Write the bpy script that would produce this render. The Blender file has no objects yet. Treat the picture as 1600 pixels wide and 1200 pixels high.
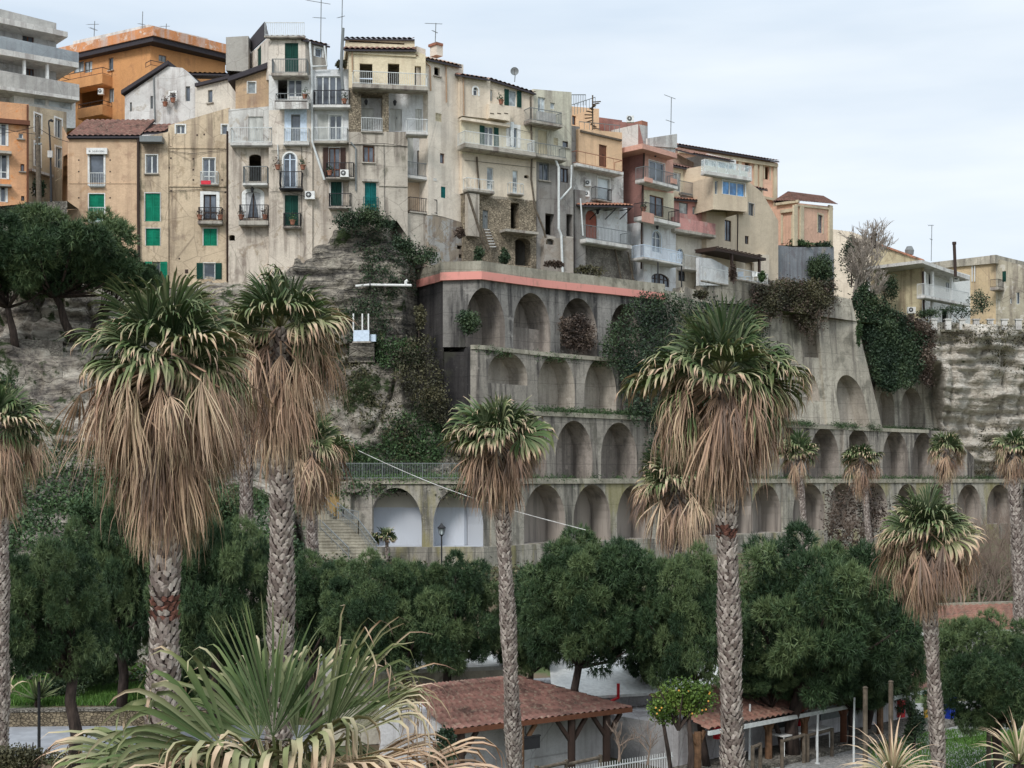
import bpy, math, random
import numpy as np
from mathutils import Vector, noise
R = math.radians
sc = bpy.context.scene
COL = sc.collection
# ---------------------------------------------------------------- camera
FPX = 2133.0; HZ = 750.0; CZ = 10.0
cd = bpy.data.cameras.new('camera'); cam = bpy.data.objects.new('camera', cd); COL.objects.link(cam)
cam.location = (0, 0, CZ); cam.rotation_euler = (R(90), 0, 0)
cd.sensor_width = 36; cd.lens = 36 * FPX / 1600; cd.shift_y = (HZ - 600) / 1600
cd.clip_start = 0.3; cd.clip_end = 5000
sc.camera = cam
# ---------------------------------------------------------------- sun + sky
SUN_EL, SUN_AZ = 42, 205       # degrees; azimuth of the light source, clockwise from +Y
sd = bpy.data.lights.new('sun', 'SUN'); sd.energy = 1.5; sd.angle = R(15); sd.color = (1.0, .975, .945)
so = bpy.data.objects.new('sun', sd); COL.objects.link(so)
_d = Vector((math.sin(R(SUN_AZ)) * math.cos(R(SUN_EL)), math.cos(R(SUN_AZ)) * math.cos(R(SUN_EL)), math.sin(R(SUN_EL))))
so.rotation_euler = _d.to_track_quat('Z', 'Y').to_euler(); so.location = (0, -20, 60)
w = bpy.data.worlds.new('World'); sc.world = w; w.use_nodes = True
nt = w.node_tree; nt.nodes.clear()
def wn(t, **k):
    n = nt.nodes.new(t)
    for a, b in k.items(): setattr(n, a, b)
    return n
sky = wn('ShaderNodeTexSky', sky_type='NISHITA', sun_disc=False, sun_elevation=R(SUN_EL), sun_rotation=R(SUN_AZ))
sky.air_density = 1.0; sky.dust_density = 2.0
bg1 = wn('ShaderNodeBackground'); bg1.inputs[1].default_value = .10
nt.links.new(sky.outputs[0], bg1.inputs[0])
tc = wn('ShaderNodeTexCoord'); mp = wn('ShaderNodeMapping'); mp.inputs['Scale'].default_value = (1.6, 1.6, 9)
mp.inputs['Rotation'].default_value = (0, R(6), 0)
nz = wn('ShaderNodeTexNoise'); nz.inputs['Scale'].default_value = 1.7; nz.inputs['Detail'].default_value = 5; nz.inputs['Roughness'].default_value = .5
cr = wn('ShaderNodeValToRGB')
cr.color_ramp.elements[0].position = .3; cr.color_ramp.elements[0].color = (.49, .57, .66, 1)
cr.color_ramp.elements[1].position = .72; cr.color_ramp.elements[1].color = (.69, .735, .775, 1)
sx = wn('ShaderNodeSeparateXYZ'); mr = wn('ShaderNodeMapRange')
mr.inputs[1].default_value = .30; mr.inputs[2].default_value = .95; mr.inputs[3].default_value = .93; mr.inputs[4].default_value = 1.7
bg2 = wn('ShaderNodeBackground'); ms = wn('ShaderNodeMixShader'); ms.inputs[0].default_value = .94
ow = wn('ShaderNodeOutputWorld')
L = nt.links.new
L(tc.outputs['Generated'], mp.inputs[0]); L(mp.outputs[0], nz.inputs[0]); L(nz.outputs[0], cr.inputs[0]); L(cr.outputs[0], bg2.inputs[0])
L(tc.outputs['Generated'], sx.inputs[0]); L(sx.outputs[2], mr.inputs[0]); L(mr.outputs[0], bg2.inputs[1])
L(bg1.outputs[0], ms.inputs[1]); L(bg2.outputs[0], ms.inputs[2]); L(ms.outputs[0], ow.inputs[0])
sc.view_settings.view_transform = 'Standard'; sc.view_settings.look = 'None'
sc.view_settings.exposure = 0.6; sc.view_settings.gamma = 1.0

# ---------------------------------------------------------------- helpers
def P(px, py, Y): return Vector(((px - 800) / FPX * Y, Y, CZ + (HZ - py) / FPX * Y))
def X_(px, Y): return (px - 800) / FPX * Y
def Z_(py, Y): return CZ + (HZ - py) / FPX * Y
ORG = {}
def thing(name, label, cat, loc, group=None):
    o = bpy.data.objects.new(name, None); COL.objects.link(o); o.location = loc; o.empty_display_size = .3
    o['label'] = label; o['category'] = cat
    if group: o['group'] = group
    ORG[o.name] = Vector(loc)
    return o
def tag(o, label=None, cat=None, group=None, kind=None):
    if label: o['label'] = label
    if cat: o['category'] = cat
    if group: o['group'] = group
    if kind: o['kind'] = kind
    return o
def link_mesh(name, me, mats, parent=None, smooth=False, local=False, loc=None):
    for m in (mats if isinstance(mats, (list, tuple)) else [mats]): me.materials.append(m)
    o = bpy.data.objects.new(name, me); COL.objects.link(o)
    if parent is not None:
        org = ORG[parent.name]; ORG[o.name] = org; o.parent = parent
        if not local: me.transform(__import__('mathutils').Matrix.Translation(-org))
    elif loc is not None:
        ORG[o.name] = Vector(loc); o.location = loc
        if not local: me.transform(__import__('mathutils').Matrix.Translation(-Vector(loc)))
    else: ORG[o.name] = Vector((0, 0, 0))
    if smooth: me.polygons.foreach_set('use_smooth', [True] * len(me.polygons))
    return o
class MB:
    def __init__(s): s.v = []; s.f = []; s.m = []
    def face(s, pts, mi=0):
        n = len(s.v); s.v.extend([tuple(p) for p in pts]); s.f.append(tuple(range(n, n + len(pts)))); s.m.append(mi)
    def hexa(s, c, mi=0):      # c: 4 bottom, 4 top
        n = len(s.v); s.v.extend([tuple(p) for p in c])
        for q in ((0, 3, 2, 1), (4, 5, 6, 7), (0, 1, 5, 4), (1, 2, 6, 5), (2, 3, 7, 6), (3, 0, 4, 7)):
            s.f.append(tuple(n + i for i in q)); s.m.append(mi)
    def box(s, x0, y0, z0, x1, y1, z1, mi=0):
        s.hexa([(x0, y0, z0), (x1, y0, z0), (x1, y1, z0), (x0, y1, z0), (x0, y0, z1), (x1, y0, z1), (x1, y1, z1), (x0, y1, z1)], mi)
    def beam(s, a, b, w, h=None, mi=0):
        a = Vector(a); b = Vector(b); h = h or w; d = (b - a).normalized()
        up = Vector((0, 0, 1)) if abs(d.z) < .95 else Vector((0, 1, 0))
        sd_ = d.cross(up).normalized() * w / 2; u = sd_.cross(d).normalized() * h / 2
        s.hexa([a - sd_ - u, a + sd_ - u, b + sd_ - u, b - sd_ - u, a - sd_ + u, a + sd_ + u, b + sd_ + u, b - sd_ + u], mi)
    def tube(s, pts, rad, n=6, mi=0, cap=True):
        pts = [Vector(p) for p in pts]
        if not hasattr(rad, '__len__'): rad = [rad] * len(pts)
        base = len(s.v); prev = None
        for i, p in enumerate(pts):
            d = (pts[min(i + 1, len(pts) - 1)] - pts[max(i - 1, 0)]).normalized()
            ref = prev if prev is not None else (Vector((1, 0, 0)) if abs(d.x) < .8 else Vector((0, 1, 0)))
            a = (ref - d * ref.dot(d)).normalized(); b = d.cross(a); prev = a
            for k in range(n):
                t = 2 * math.pi * k / n
                s.v.append(tuple(p + (a * math.cos(t) + b * math.sin(t)) * rad[i]))
        for i in range(len(pts) - 1):
            for k in range(n):
                k2 = (k + 1) % n
                s.f.append((base + i * n + k, base + i * n + k2, base + (i + 1) * n + k2, base + (i + 1) * n + k)); s.m.append(mi)
        if cap:
            s.f.append(tuple(base + k for k in range(n))[::-1]); s.m.append(mi)
            s.f.append(tuple(base + (len(pts) - 1) * n + k for k in range(n))); s.m.append(mi)
    def build(s, name, mats, parent=None, smooth=False, local=False, loc=None):
        me = bpy.data.meshes.new(name); me.from_pydata(s.v, [], s.f)
        if any(s.m): me.polygons.foreach_set('material_index', s.m)
        me.update()
        return link_mesh(name, me, mats, parent, smooth, local, loc)
def np_mesh(name, V, F, attr=None):
    me = bpy.data.meshes.new(name); V = np.asarray(V, dtype=np.float32); F = np.asarray(F, dtype=np.int32)
    k = F.shape[1]
    me.vertices.add(len(V)); me.vertices.foreach_set('co', V.ravel())
    me.loops.add(F.size); me.loops.foreach_set('vertex_index', F.ravel())
    me.polygons.add(len(F)); me.polygons.foreach_set('loop_start', np.arange(0, F.size, k, dtype=np.int32))
    if attr:
        for nme, a in attr.items():
            at = me.attributes.new(nme, 'FLOAT', 'POINT'); at.data.foreach_set('value', np.asarray(a, dtype=np.float32))
    me.update(calc_edges=True); me.validate()
    return me
# ---------------------------------------------------------------- materials
def lin(c):
    return tuple(((x / 255) / 12.92 if x <= 10 else (((x / 255) + .055) / 1.055) ** 2.4) for x in c)
class NT:
    def __init__(s, name):
        s.m = bpy.data.materials.new(name); s.m.use_nodes = True; s.t = s.m.node_tree; s.b = s.t.nodes['Principled BSDF']
        s.b.inputs['Specular IOR Level'].default_value = .25
        g = s.t.nodes.new('ShaderNodeNewGeometry'); s.g = g; s.pos = g.outputs['Position']; s.rnd = g.outputs['Random Per Island']; s.nrm = g.outputs['Normal']
    def l(s, a, b): s.t.links.new(a, b)
    def set(s, inp, v):
        if hasattr(v, 'is_output') or isinstance(v, bpy.types.NodeSocket): s.l(v, inp)
        else:
            if isinstance(v, (tuple, list)) and len(v) == 3 and inp.type == 'RGBA': v = (*v, 1)
            inp.default_value = v
    def map(s, src, sc_=(1, 1, 1), loc=(0, 0, 0), rot=(0, 0, 0)):
        n = s.t.nodes.new('ShaderNodeMapping'); s.l(src, n.inputs[0]); n.inputs['Scale'].default_value = sc_; n.inputs['Location'].default_value = loc; n.inputs['Rotation'].default_value = rot
        return n.outputs[0]
    def noise(s, src, scale, detail=4, rough=.55, dist=0):
        n = s.t.nodes.new('ShaderNodeTexNoise'); s.l(src, n.inputs[0]); n.inputs['Scale'].default_value = scale; n.inputs['Detail'].default_value = detail
        n.inputs['Roughness'].default_value = rough; n.inputs['Distortion'].default_value = dist
        return n.outputs[0]
    def vor(s, src, scale, feat='F1', out=0, rnd=1):
        n = s.t.nodes.new('ShaderNodeTexVoronoi'); n.feature = feat; s.l(src, n.inputs['Vector']); n.inputs['Scale'].default_value = scale; n.inputs['Randomness'].default_value = rnd
        return n.outputs[out]
    def rng(s, v, a, b, c=0, d=1, smooth=True):
        n = s.t.nodes.new('ShaderNodeMapRange'); n.interpolation_type = 'SMOOTHSTEP' if smooth else 'LINEAR'
        s.l(v, n.inputs[0]); n.inputs[1].default_value = a; n.inputs[2].default_value = b; n.inputs[3].default_value = c; n.inputs[4].default_value = d
        return n.outputs[0]
    def mix(s, f, a, b, mode='MIX'):
        n = s.t.nodes.new('ShaderNodeMix'); n.data_type = 'RGBA'; n.blend_type = mode
        s.set(n.inputs[0], f); s.set(n.inputs[6], a); s.set(n.inputs[7], b)
        return n.outputs[2]
    def math(s, op, a, b=0.0):
        n = s.t.nodes.new('ShaderNodeMath'); n.operation = op; s.set(n.inputs[0], a); s.set(n.inputs[1], b)
        return n.outputs[0]
    def sep(s, v, i):
        n = s.t.nodes.new('ShaderNodeSeparateXYZ'); s.l(v, n.inputs[0]); return n.outputs[i]
    def ramp(s, v, stops):
        n = s.t.nodes.new('ShaderNodeValToRGB'); s.l(v, n.inputs[0]); e = n.color_ramp.elements
        e[0].position = stops[0][0]; e[0].color = (*stops[0][1], 1); e[1].position = stops[-1][0]; e[1].color = (*stops[-1][1], 1)
        for p_, c in stops[1:-1]:
            q = e.new(p_); q.color = (*c, 1)
        return n.outputs[0]
    def attr(s, name):
        n = s.t.nodes.new('ShaderNodeAttribute'); n.attribute_name = name; return n.outputs['Fac']
    def bump(s, h, st, dist=.05):
        n = s.t.nodes.new('ShaderNodeBump'); s.l(h, n.inputs['Height']); n.inputs['Strength'].default_value = st; n.inputs['Distance'].default_value = dist
        s.l(n.outputs[0], s.b.inputs['Normal'])
    def done(s, col, rough=.85, metal=0):
        s.set(s.b.inputs['Base Color'], col); s.set(s.b.inputs['Roughness'], rough); s.b.inputs['Metallic'].default_value = metal
        return s.m
def mul(c, k): return tuple(min(1, x * k) for x in c)
WALLK = .98
def wallmat(name, rgb, dirt=(112, 100, 92), streak=.55, flake=None, famt=.5, moss=0, big=.35, seed=0):
    n = NT(name); base = mul(lin(rgb), WALLK); dirt = (dirt[0] + 4, dirt[1] - 1, dirt[2] + 4)
    p = n.map(n.pos, loc=(seed * 3.7, seed * 1.3, seed * 2.1))
    n1 = n.noise(p, .33, 5, .6); n4 = n.noise(p, 9, 4, .7)
    c = n.mix(n.rng(n1, .32, .68), mul(base, 1 - big * .55), mul(base, 1.05))
    if flake:
        n3 = n.noise(p, 1.0, 7, .62, .4)
        t = .66 - famt * .3
        c = n.mix(n.math('MULTIPLY', n.rng(n3, t, t + .06), .75), c, mul(lin(flake), WALLK))
        n3b = n.noise(n.map(p, loc=(9, 4, 2)), .75, 7, .65)
        c = n.mix(n.math('MULTIPLY', n.rng(n3b, .56, .66), .42), c, mul(lin(dirt), 1.05))
    s1 = n.noise(n.map(p, (1.7, 1.7, .11)), 1.0, 6, .62); s2 = n.noise(n.map(p, (.5, .5, .35)), 1.0, 3)
    f = n.math('MULTIPLY', n.rng(s1, .45, .62), n.rng(s2, .34, .56))
    c = n.mix(n.math('MULTIPLY', f, min(1, streak * .82)), c, mul(lin(dirt), .78))
    cr_ = n.rng(n.vor(p, .42, 'DISTANCE_TO_EDGE'), 0, .012)
    c = n.mix(n.math('MULTIPLY', n.math('SUBTRACT', 1.0, cr_), streak * .6), c, mul(lin(dirt), .5))
    if moss:
        f = n.rng(n.noise(n.map(p, (.6, .6, .3), loc=(3, 7, 1)), 1.0, 6, .65), .56, .66)
        c = n.mix(n.math('MULTIPLY', f, moss), c, (.055, .062, .032))
    c = n.mix(n.math('MULTIPLY', n.rng(n4, .35, .75), .22), c, mul(lin(dirt), .9))
    hh = n.math('ADD', n4, n.math('MULTIPLY', n.noise(p, 1.6, 5, .6), 2.5))
    n.bump(hh, .55, .05)
    return n.done(c, .9)
def plain(name, rgb, rough=.6, metal=0, var=.15, k=1.0, scale=6):
    n = NT(name); base = mul(lin(rgb), k)
    c = n.mix(n.rng(n.noise(n.pos, scale, 4), .3, .7), mul(base, 1 - var), mul(base, 1 + var * .4))
    return n.done(c, rough, metal)
def louvre(name, rgb):
    n = NT(name); base = lin(rgb)
    z = n.sep(n.pos, 2)
    wv = n.math('FRACT', n.math('MULTIPLY', z, 14.0))
    c = n.mix(n.rng(n.noise(n.map(n.pos, (1, 1, .4)), 2.2, 4), .3, .75), mul(base, .72), mul(base, 1.1))
    n.bump(wv, .6, .03)
    return n.done(c, .55)
M = {}
M['white'] = plain('white_paint', (222, 222, 218), .6)
M['white_metal'] = plain('white_metal', (205, 208, 206), .45)
M['grey_metal'] = plain('grey_metal', (120, 124, 124), .5)
M['dark_metal'] = plain('dark_metal', (44, 44, 46), .5)
M['darkwood'] = plain('dark_wood', (58, 44, 38), .6)
M['brownwood'] = plain('brown_wood', (104, 66, 48), .65)
M['redwood'] = plain('red_door_paint', (150, 84, 66), .6)
M['timber'] = plain('timber', (112, 84, 62), .8, var=.4)
M['oldtimber'] = plain('weathered_timber', (100, 90, 78), .85, var=.4)
M['green'] = louvre('green_shutter_paint', (20, 140, 108))
M['dgreen'] = louvre('dark_green_shutter_paint', (28, 74, 64))
M['teal'] = louvre('teal_shutter_paint', (20, 112, 110))
M['brown'] = louvre('brown_shutter_paint', (84, 64, 58))
M['cream_sh'] = louvre('cream_shutter_paint', (214, 202, 172))
M['white_sh'] = louvre('white_shutter_paint', (206, 206, 200))
M['slab'] = wallmat('balcony_concrete', (178, 172, 160), streak=.8, moss=.3)
M['slab_white'] = wallmat('balcony_white_concrete', (214, 212, 206), streak=.5)
M['terracotta'] = plain('terracotta', (152, 104, 84), .8)
M['tanpipe'] = plain('tan_pipe', (168, 138, 112), .7)
M['red_cloth'] = plain('red_cloth', (206, 60, 72), .8)
M['blue_paint'] = plain('pale_blue_paint', (202, 216, 230), .4)
M['red_paint'] = plain('red_paint', (200, 40, 48), .4)
M['pink_paint'] = None
def glassmat(name, tint=(30, 36, 44), r=.12):
    n = NT(name)
    c = n.mix(n.rng(n.noise(n.pos, .8, 3), .35, .65), mul(lin(tint), .6), mul(lin(tint), 2.2))
    n.b.inputs['Specular IOR Level'].default_value = .9
    return n.done(c, r)
M['glass'] = glassmat('window_glass', (66, 72, 80)); M['glass_blue'] = glassmat('blue_window_film', (70, 130, 190)); M['glass_pale'] = glassmat('pale_curtained_glass', (150, 158, 160), .2)
M['curtain'] = plain('white_curtain', (190, 190, 190), .9)
n = NT('balcony_glass_panel'); n.b.inputs['Transmission Weight'].default_value = .75; n.b.inputs['IOR'].default_value = 1.1; M['rail_glass'] = n.done((.82, .9, .92), .08)
n = NT('plastic_panel'); n.b.inputs['Transmission Weight'].default_value = .3; M['screen'] = n.done((.72, .8, .86), .3)

def tilemat(name, a, b, dark=(70, 52, 46)):
    n = NT(name)
    v = n.vor(n.pos, 3.6, out=1); f = n.noise(n.pos, 1.1, 5, .65)
    c = n.mix(n.sep(v, 0), lin(a), lin(b)); c = n.mix(n.rng(f, .48, .7), c, lin(dark))
    c = n.mix(n.math('MULTIPLY', n.rng(n.noise(n.pos, 7, 3), .5, .7), .4), c, lin((150, 140, 120)))
    return n.done(c, .85)
M['tile'] = tilemat('red_roof_tiles', (128, 92, 82), (100, 74, 66))
M['tile_old'] = tilemat('weathered_roof_tiles', (178, 122, 96), (140, 100, 84), (92, 78, 66))
M['tile_orange'] = tilemat('orange_roof_tiles', (146, 106, 92), (122, 90, 78), (96, 80, 72))
M['slate'] = plain('dark_roof_felt', (62, 58, 62), .8)

def stonemat(name, rgb, rgb2, sc_=2.2, moss=.2):
    n = NT(name)
    v = n.vor(n.map(n.pos, (1, 1, 1.5)), sc_, 'DISTANCE_TO_EDGE'); vc = n.vor(n.map(n.pos, (1, 1, 1.5)), sc_, out=1)
    f = n.noise(n.pos, 1.2, 6, .65)
    c = n.mix(n.sep(vc, 0), lin(rgb), lin(rgb2)); c = n.mix(n.rng(v, .0, .07), mul(lin(rgb2), .45), c)
    c = n.mix(n.rng(f, .45, .7), c, mul(lin(rgb2), .6))
    c = n.mix(n.math('MULTIPLY', n.rng(n.noise(n.map(n.pos, (1, 1, .5), loc=(5, 2, 8)), .8, 6, .65), .55, .64), moss), c, (.05, .055, .03))
    n.bump(n.math('ADD', n.rng(v, 0, .12), f), .8, .12)
    return n.done(c, .95)
M['rubble'] = stonemat('rubble_stone', (172, 158, 136), (138, 126, 108), 5.0)
M['rubble_grey'] = stonemat('grey_rubble_stone', (150, 144, 132), (118, 112, 104), 6.0, .35)
def concmat(name, rgb, dark, amt=.6, moss=.25, yellow=0, seed=0):
    n = NT(name); p = n.map(n.pos, loc=(seed * 5.1, seed, seed * 2.3))
    f1 = n.noise(p, .16, 5, .6); f2 = n.noise(n.map(p, (1.3, 1.3, .09)), 1.0, 6, .65); f3 = n.noise(p, 5, 6, .75)
    f5 = n.noise(n.map(p, loc=(6, 2, 9)), .9, 7, .7)
    c = n.mix(n.rng(f1, .35, .65), mul(lin(rgb), .8), mul(lin(rgb), 1.12))
    c = n.mix(n.math('MULTIPLY', n.rng(f2, .44, .66), amt), c, lin(dark))
    c = n.mix(n.rng(f3, .4, .8, 0, .5), c, mul(lin(dark), .8))
    c = n.mix(n.rng(f5, .54, .6, 0, .55), c, mul(lin(rgb), .55)); c = n.mix(n.rng(f5, .40, .34, 0, .5), c, mul(lin(rgb), 1.35))
    z = n.math('FRACT', n.math('MULTIPLY', n.sep(n.pos, 2), .62))
    c = n.mix(n.math('MULTIPLY', n.rng(z, .965, .985), .45), c, mul(lin(dark), .6))
    if yellow:
        c = n.mix(n.math('MULTIPLY', n.rng(n.noise(n.map(p, (.5, .5, .12), loc=(2, 9, 4)), 1.0, 5, .6), .5, .62), yellow), c, lin((142, 134, 86)))
    c = n.mix(n.math('MULTIPLY', n.rng(n.noise(n.map(p, loc=(1, 8, 3)), .45, 6, .65), .56, .66), moss), c, (.05, .05, .035))
    n.bump(n.math('ADD', f3, n.math('MULTIPLY', n.noise(p, 22, 3, .7), .6)), .8, .05)
    return n.done(c, .95)
M['conc_top'] = concmat('soot_stained_concrete', (140, 136, 130), (56, 54, 54), .95, .4, 0, 9)
M['conc'] = concmat('stained_concrete', (160, 153, 142), (66, 62, 60), .95, .4)
M['conc_y'] = concmat('lichen_concrete', (160, 154, 142), (72, 70, 66), .9, .3, .6, 1)
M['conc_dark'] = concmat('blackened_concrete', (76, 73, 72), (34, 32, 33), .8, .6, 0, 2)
M['conc_light'] = concmat('pale_concrete', (176, 169, 154), (98, 92, 86), .8, .45, 0, 3)
M['niche'] = concmat('niche_concrete', (156, 147, 138), (90, 84, 80), .7, .15, 0, 4)
M['niche_light'] = concmat('pale_niche_concrete', (184, 175, 162), (118, 112, 104), .55, .05, 0, 5)
n = None
# niche back painted pale blue-white in its lower part
n = NT('whitewashed_concrete'); z = n.sep(n.pos, 2); e = n.noise(n.pos, .9, 4)
zz = n.math('ADD', z, n.math('MULTIPLY', e, .12)); f = n.rng(zz, 8.0, 8.1)
c = n.mix(f, lin((188, 192, 198)), lin((186, 180, 165))); c = n.mix(n.rng(n.noise(n.map(n.pos, (1, 1, .25)), 1.3, 6, .65), .5, .8, 0, .5), c, lin((140, 136, 130)))
M['niche_white'] = n.done(c, .9)
M['coping'] = concmat('coping_concrete', (168, 162, 146), (108, 102, 88), .6, .45, 0, 6)
n = NT('pink_band_paint'); c = n.mix(n.rng(n.noise(n.pos, .7, 6, .7), .5, .72), lin((214, 146, 134)), lin((176, 130, 116)))
c = n.mix(n.rng(n.noise(n.map(n.pos, (2, 2, .3)), 1, 5, .7), .55, .75, 0, .6), c, lin((120, 100, 88))); M['pinkband'] = n.done(c, .85)

n = NT('partly_whitewashed_concrete'); z = n.sep(n.pos, 2); x = n.sep(n.pos, 0); e = n.noise(n.pos, .9, 4)
wx = n.math('MULTIPLY', n.rng(n.math('ADD', z, n.math('MULTIPLY', e, .12)), 8.1, 8.0), n.rng(x, -1.5, -1.6))
c = n.mix(n.rng(n.noise(n.map(n.pos, (1.3, 1.3, .1)), 1.0, 6, .65), .44, .66, 0, .7), lin((156, 147, 138)), lin((90, 84, 80)))
M['niche_low'] = n.done(n.mix(wx, c, lin((180, 183, 188))), .9)
def rockmat(name, stops, strata=1.5, veg=.3, vegc=((.028, .05, .018), (.06, .075, .03)), seed=0):
    n = NT(name); p = n.map(n.pos, loc=(seed * 11, seed * 3, seed * 7))
    wob = n.noise(p, .25, 4)
    f1 = n.noise(n.map(p, (.22, .22, strata), rot=(R(4), R(3), 0)), 1.0, 8, .68, .8)
    f2 = n.noise(p, 2.6, 8, .7); f3 = n.noise(p, .22, 5, .6)
    v = n.math('ADD', n.math('MULTIPLY', f1, .55), n.math('ADD', n.math('MULTIPLY', f2, .3), n.math('MULTIPLY', f3, .3)))
    c = n.ramp(v, stops)
    if veg:
        m1 = n.noise(n.map(p, loc=(4, 4, 4)), .42, 7, .68); m2 = n.noise(p, 3.5, 5, .7)
        t = .66 - veg * .3
        c = n.mix(n.rng(m1, t, t + .07), c, n.mix(m2, vegc[0], vegc[1]))
    crk = n.rng(n.vor(n.map(p, (1, 1, 1.6)), .9, 'DISTANCE_TO_EDGE'), 0, .06)
    n.bump(n.math('ADD', n.math('ADD', f1, f2), n.math('MULTIPLY', crk, .3)), 1.0, .35)
    return n.done(c, .95)
T = lin
M['rock_left'] = rockmat('beige_cliff_rock', [(.42, T((48, 43, 40))), (.51, T((112, 105, 98))), (.58, T((162, 153, 140))), (.66, T((200, 192, 178)))], 1.0, .45)
M['rock_mid'] = rockmat('grey_cliff_rock', [(.44, T((40, 37, 36))), (.53, T((94, 90, 84))), (.60, T((150, 142, 130))), (.68, T((192, 184, 168)))], 2.4, .25, seed=1)
M['rock_hill'] = rockmat('overgrown_hill_rock', [(.42, T((44, 41, 38))), (.51, T((100, 94, 86))), (.59, T((150, 142, 130))), (.68, T((186, 178, 164)))], .5, .5, seed=2)
M['rock_right'] = rockmat('pale_layered_cliff_rock', [(.40, T((92, 84, 76))), (.48, T((166, 156, 142))), (.55, T((200, 191, 177))), (.66, T((222, 215, 203)))], 3.2, .06, seed=3)
M['bark'] = None
n = NT('pine_bark'); v = n.noise(n.map(n.pos, (3, 3, .8)), 2, 6, .7); M['bark'] = n.done(n.ramp(v, [(.35, (.018, .014, .012)), (.6, (.07, .05, .042)), (.75, (.13, .10, .085))]), .95)
n = NT('palm_boot'); c = n.ramp(n.rnd, [(0, T((118, 104, 98))), (.5, T((158, 146, 138))), (1, T((200, 188, 178)))]); c = n.mix(n.rng(n.noise(n.pos, 14, 4, .7), .4, .8, 0, .5), c, T((88, 72, 66))); M['boot'] = n.done(c, .9)
n = NT('palm_fibre'); M['fibre'] = n.done(n.ramp(n.noise(n.map(n.pos, (1, 1, .5)), 20, 4, .7), [(.35, (.015, .010, .009)), (.7, (.09, .06, .05))]), .95)
n = NT('palm_red_boot'); c = n.ramp(n.rnd, [(0, T((88, 58, 50))), (1, T((134, 92, 80)))]); M['redboot'] = n.done(c, .9)
def palmleaf(name):
    n = NT(name); a = n.attr('v'); r_ = n.rnd
    v = n.math('ADD', a, n.math('MULTIPLY', n.math('SUBTRACT', r_, .5), .16))
    c = n.ramp(v, [(0, (.026, .056, .018)), (.2, (.058, .10, .030)), (.38, (.14, .165, .06)), (.50, (.28, .265, .14)), (.62, (.55, .41, .27)), (.78, (.44, .275, .18)), (.9, (.27, .165, .115)), (1, (.13, .08, .06))])
    c = n.mix(n.math('MULTIPLY', r_, .45), c, n.mix(.5, c, (.30, .27, .22)))
    n.b.inputs['Specular IOR Level'].default_value = .2
    return n.done(c, .7)
M['palm'] = palmleaf('palm_leaf')
def leafmat(name, a, b, c_, rough=.6):
    n = NT(name); r1 = n.attr('v')
    v = n.math('ADD', n.math('MULTIPLY', n.rnd, .35), n.math('MULTIPLY', r1, .65))
    n.b.inputs['Specular IOR Level'].default_value = .3
    return n.done(n.ramp(v, [(.1, a), (.5, b), (.9, c_)]), rough)
M['pine'] = leafmat('pine_needles', (.019, .042, .018), (.052, .092, .038), (.13, .175, .072))
M['ivy'] = leafmat('dark_ivy_leaves', (.016, .032, .018), (.034, .06, .03), (.07, .10, .045))
M['scrub'] = leafmat('green_scrub_leaves', (.020, .040, .016), (.042, .082, .03), (.085, .135, .05))
M['olive'] = leafmat('dull_scrub_leaves', (.03, .03, .018), (.07, .068, .036), (.13, .115, .06))
M['dry'] = leafmat('dry_brown_twigs', (.04, .028, .022), (.09, .062, .048), (.16, .12, .09))
M['grassy'] = leafmat('grass_blades', (.035, .08, .015), (.07, .16, .025), (.13, .24, .05))
M['citrus'] = leafmat('citrus_leaves', (.03, .06, .012), (.075, .13, .02), (.15, .21, .04))
M['twig'] = plain('bare_twigs', (128, 112, 100), .9)
M['twig_pale'] = plain('pale_bare_branches', (156, 146, 136), .9)
# ---------------------------------------------------------------- facade frame
class Fac:
    def __init__(s, px0, Y0, px1, Y1):
        s.A = Vector((X_(px0, Y0), Y0, 0)); B = Vector((X_(px1, Y1), Y1, 0)); s.len = (B - s.A).length
        s.u = (B - s.A).normalized(); s.n = Vector((s.u.y, -s.u.x, 0))
    def uz(s, px, py, o=0.0):
        A = s.A + s.n * o; dx = (px - 800) / FPX
        den = dx * s.u.y - s.u.x             # cross(d,u) with d=(dx,1)
        Y = (A.x * s.u.y - A.y * s.u.x) / den
        t = (dx * Y - A.x) * s.u.x + (Y - A.y) * s.u.y
        return t, CZ + (HZ - py) / FPX * Y
    def p(s, u, z, o=0.0):
        q = s.A + s.u * u + s.n * o; return Vector((q.x, q.y, z))
    def box(s, mb, u0, u1, z0, z1, o0, o1, mi=0):    # o0 back, o1 front
        a, b = min(o0, o1), max(o0, o1)
        mb.hexa([s.p(u0, z0, b), s.p(u1, z0, b), s.p(u1, z0, a), s.p(u0, z0, a), s.p(u0, z1, b), s.p(u1, z1, b), s.p(u1, z1, a), s.p(u0, z1, a)], mi)
def interp(prof, x):
    if x <= prof[0][0]: return prof[0][1]
    for (a, b), (c, d) in zip(prof, prof[1:]):
        if x <= c: return b + (d - b) * (x - a) / (c - a) if c > a else d
    return prof[-1][1]
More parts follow.
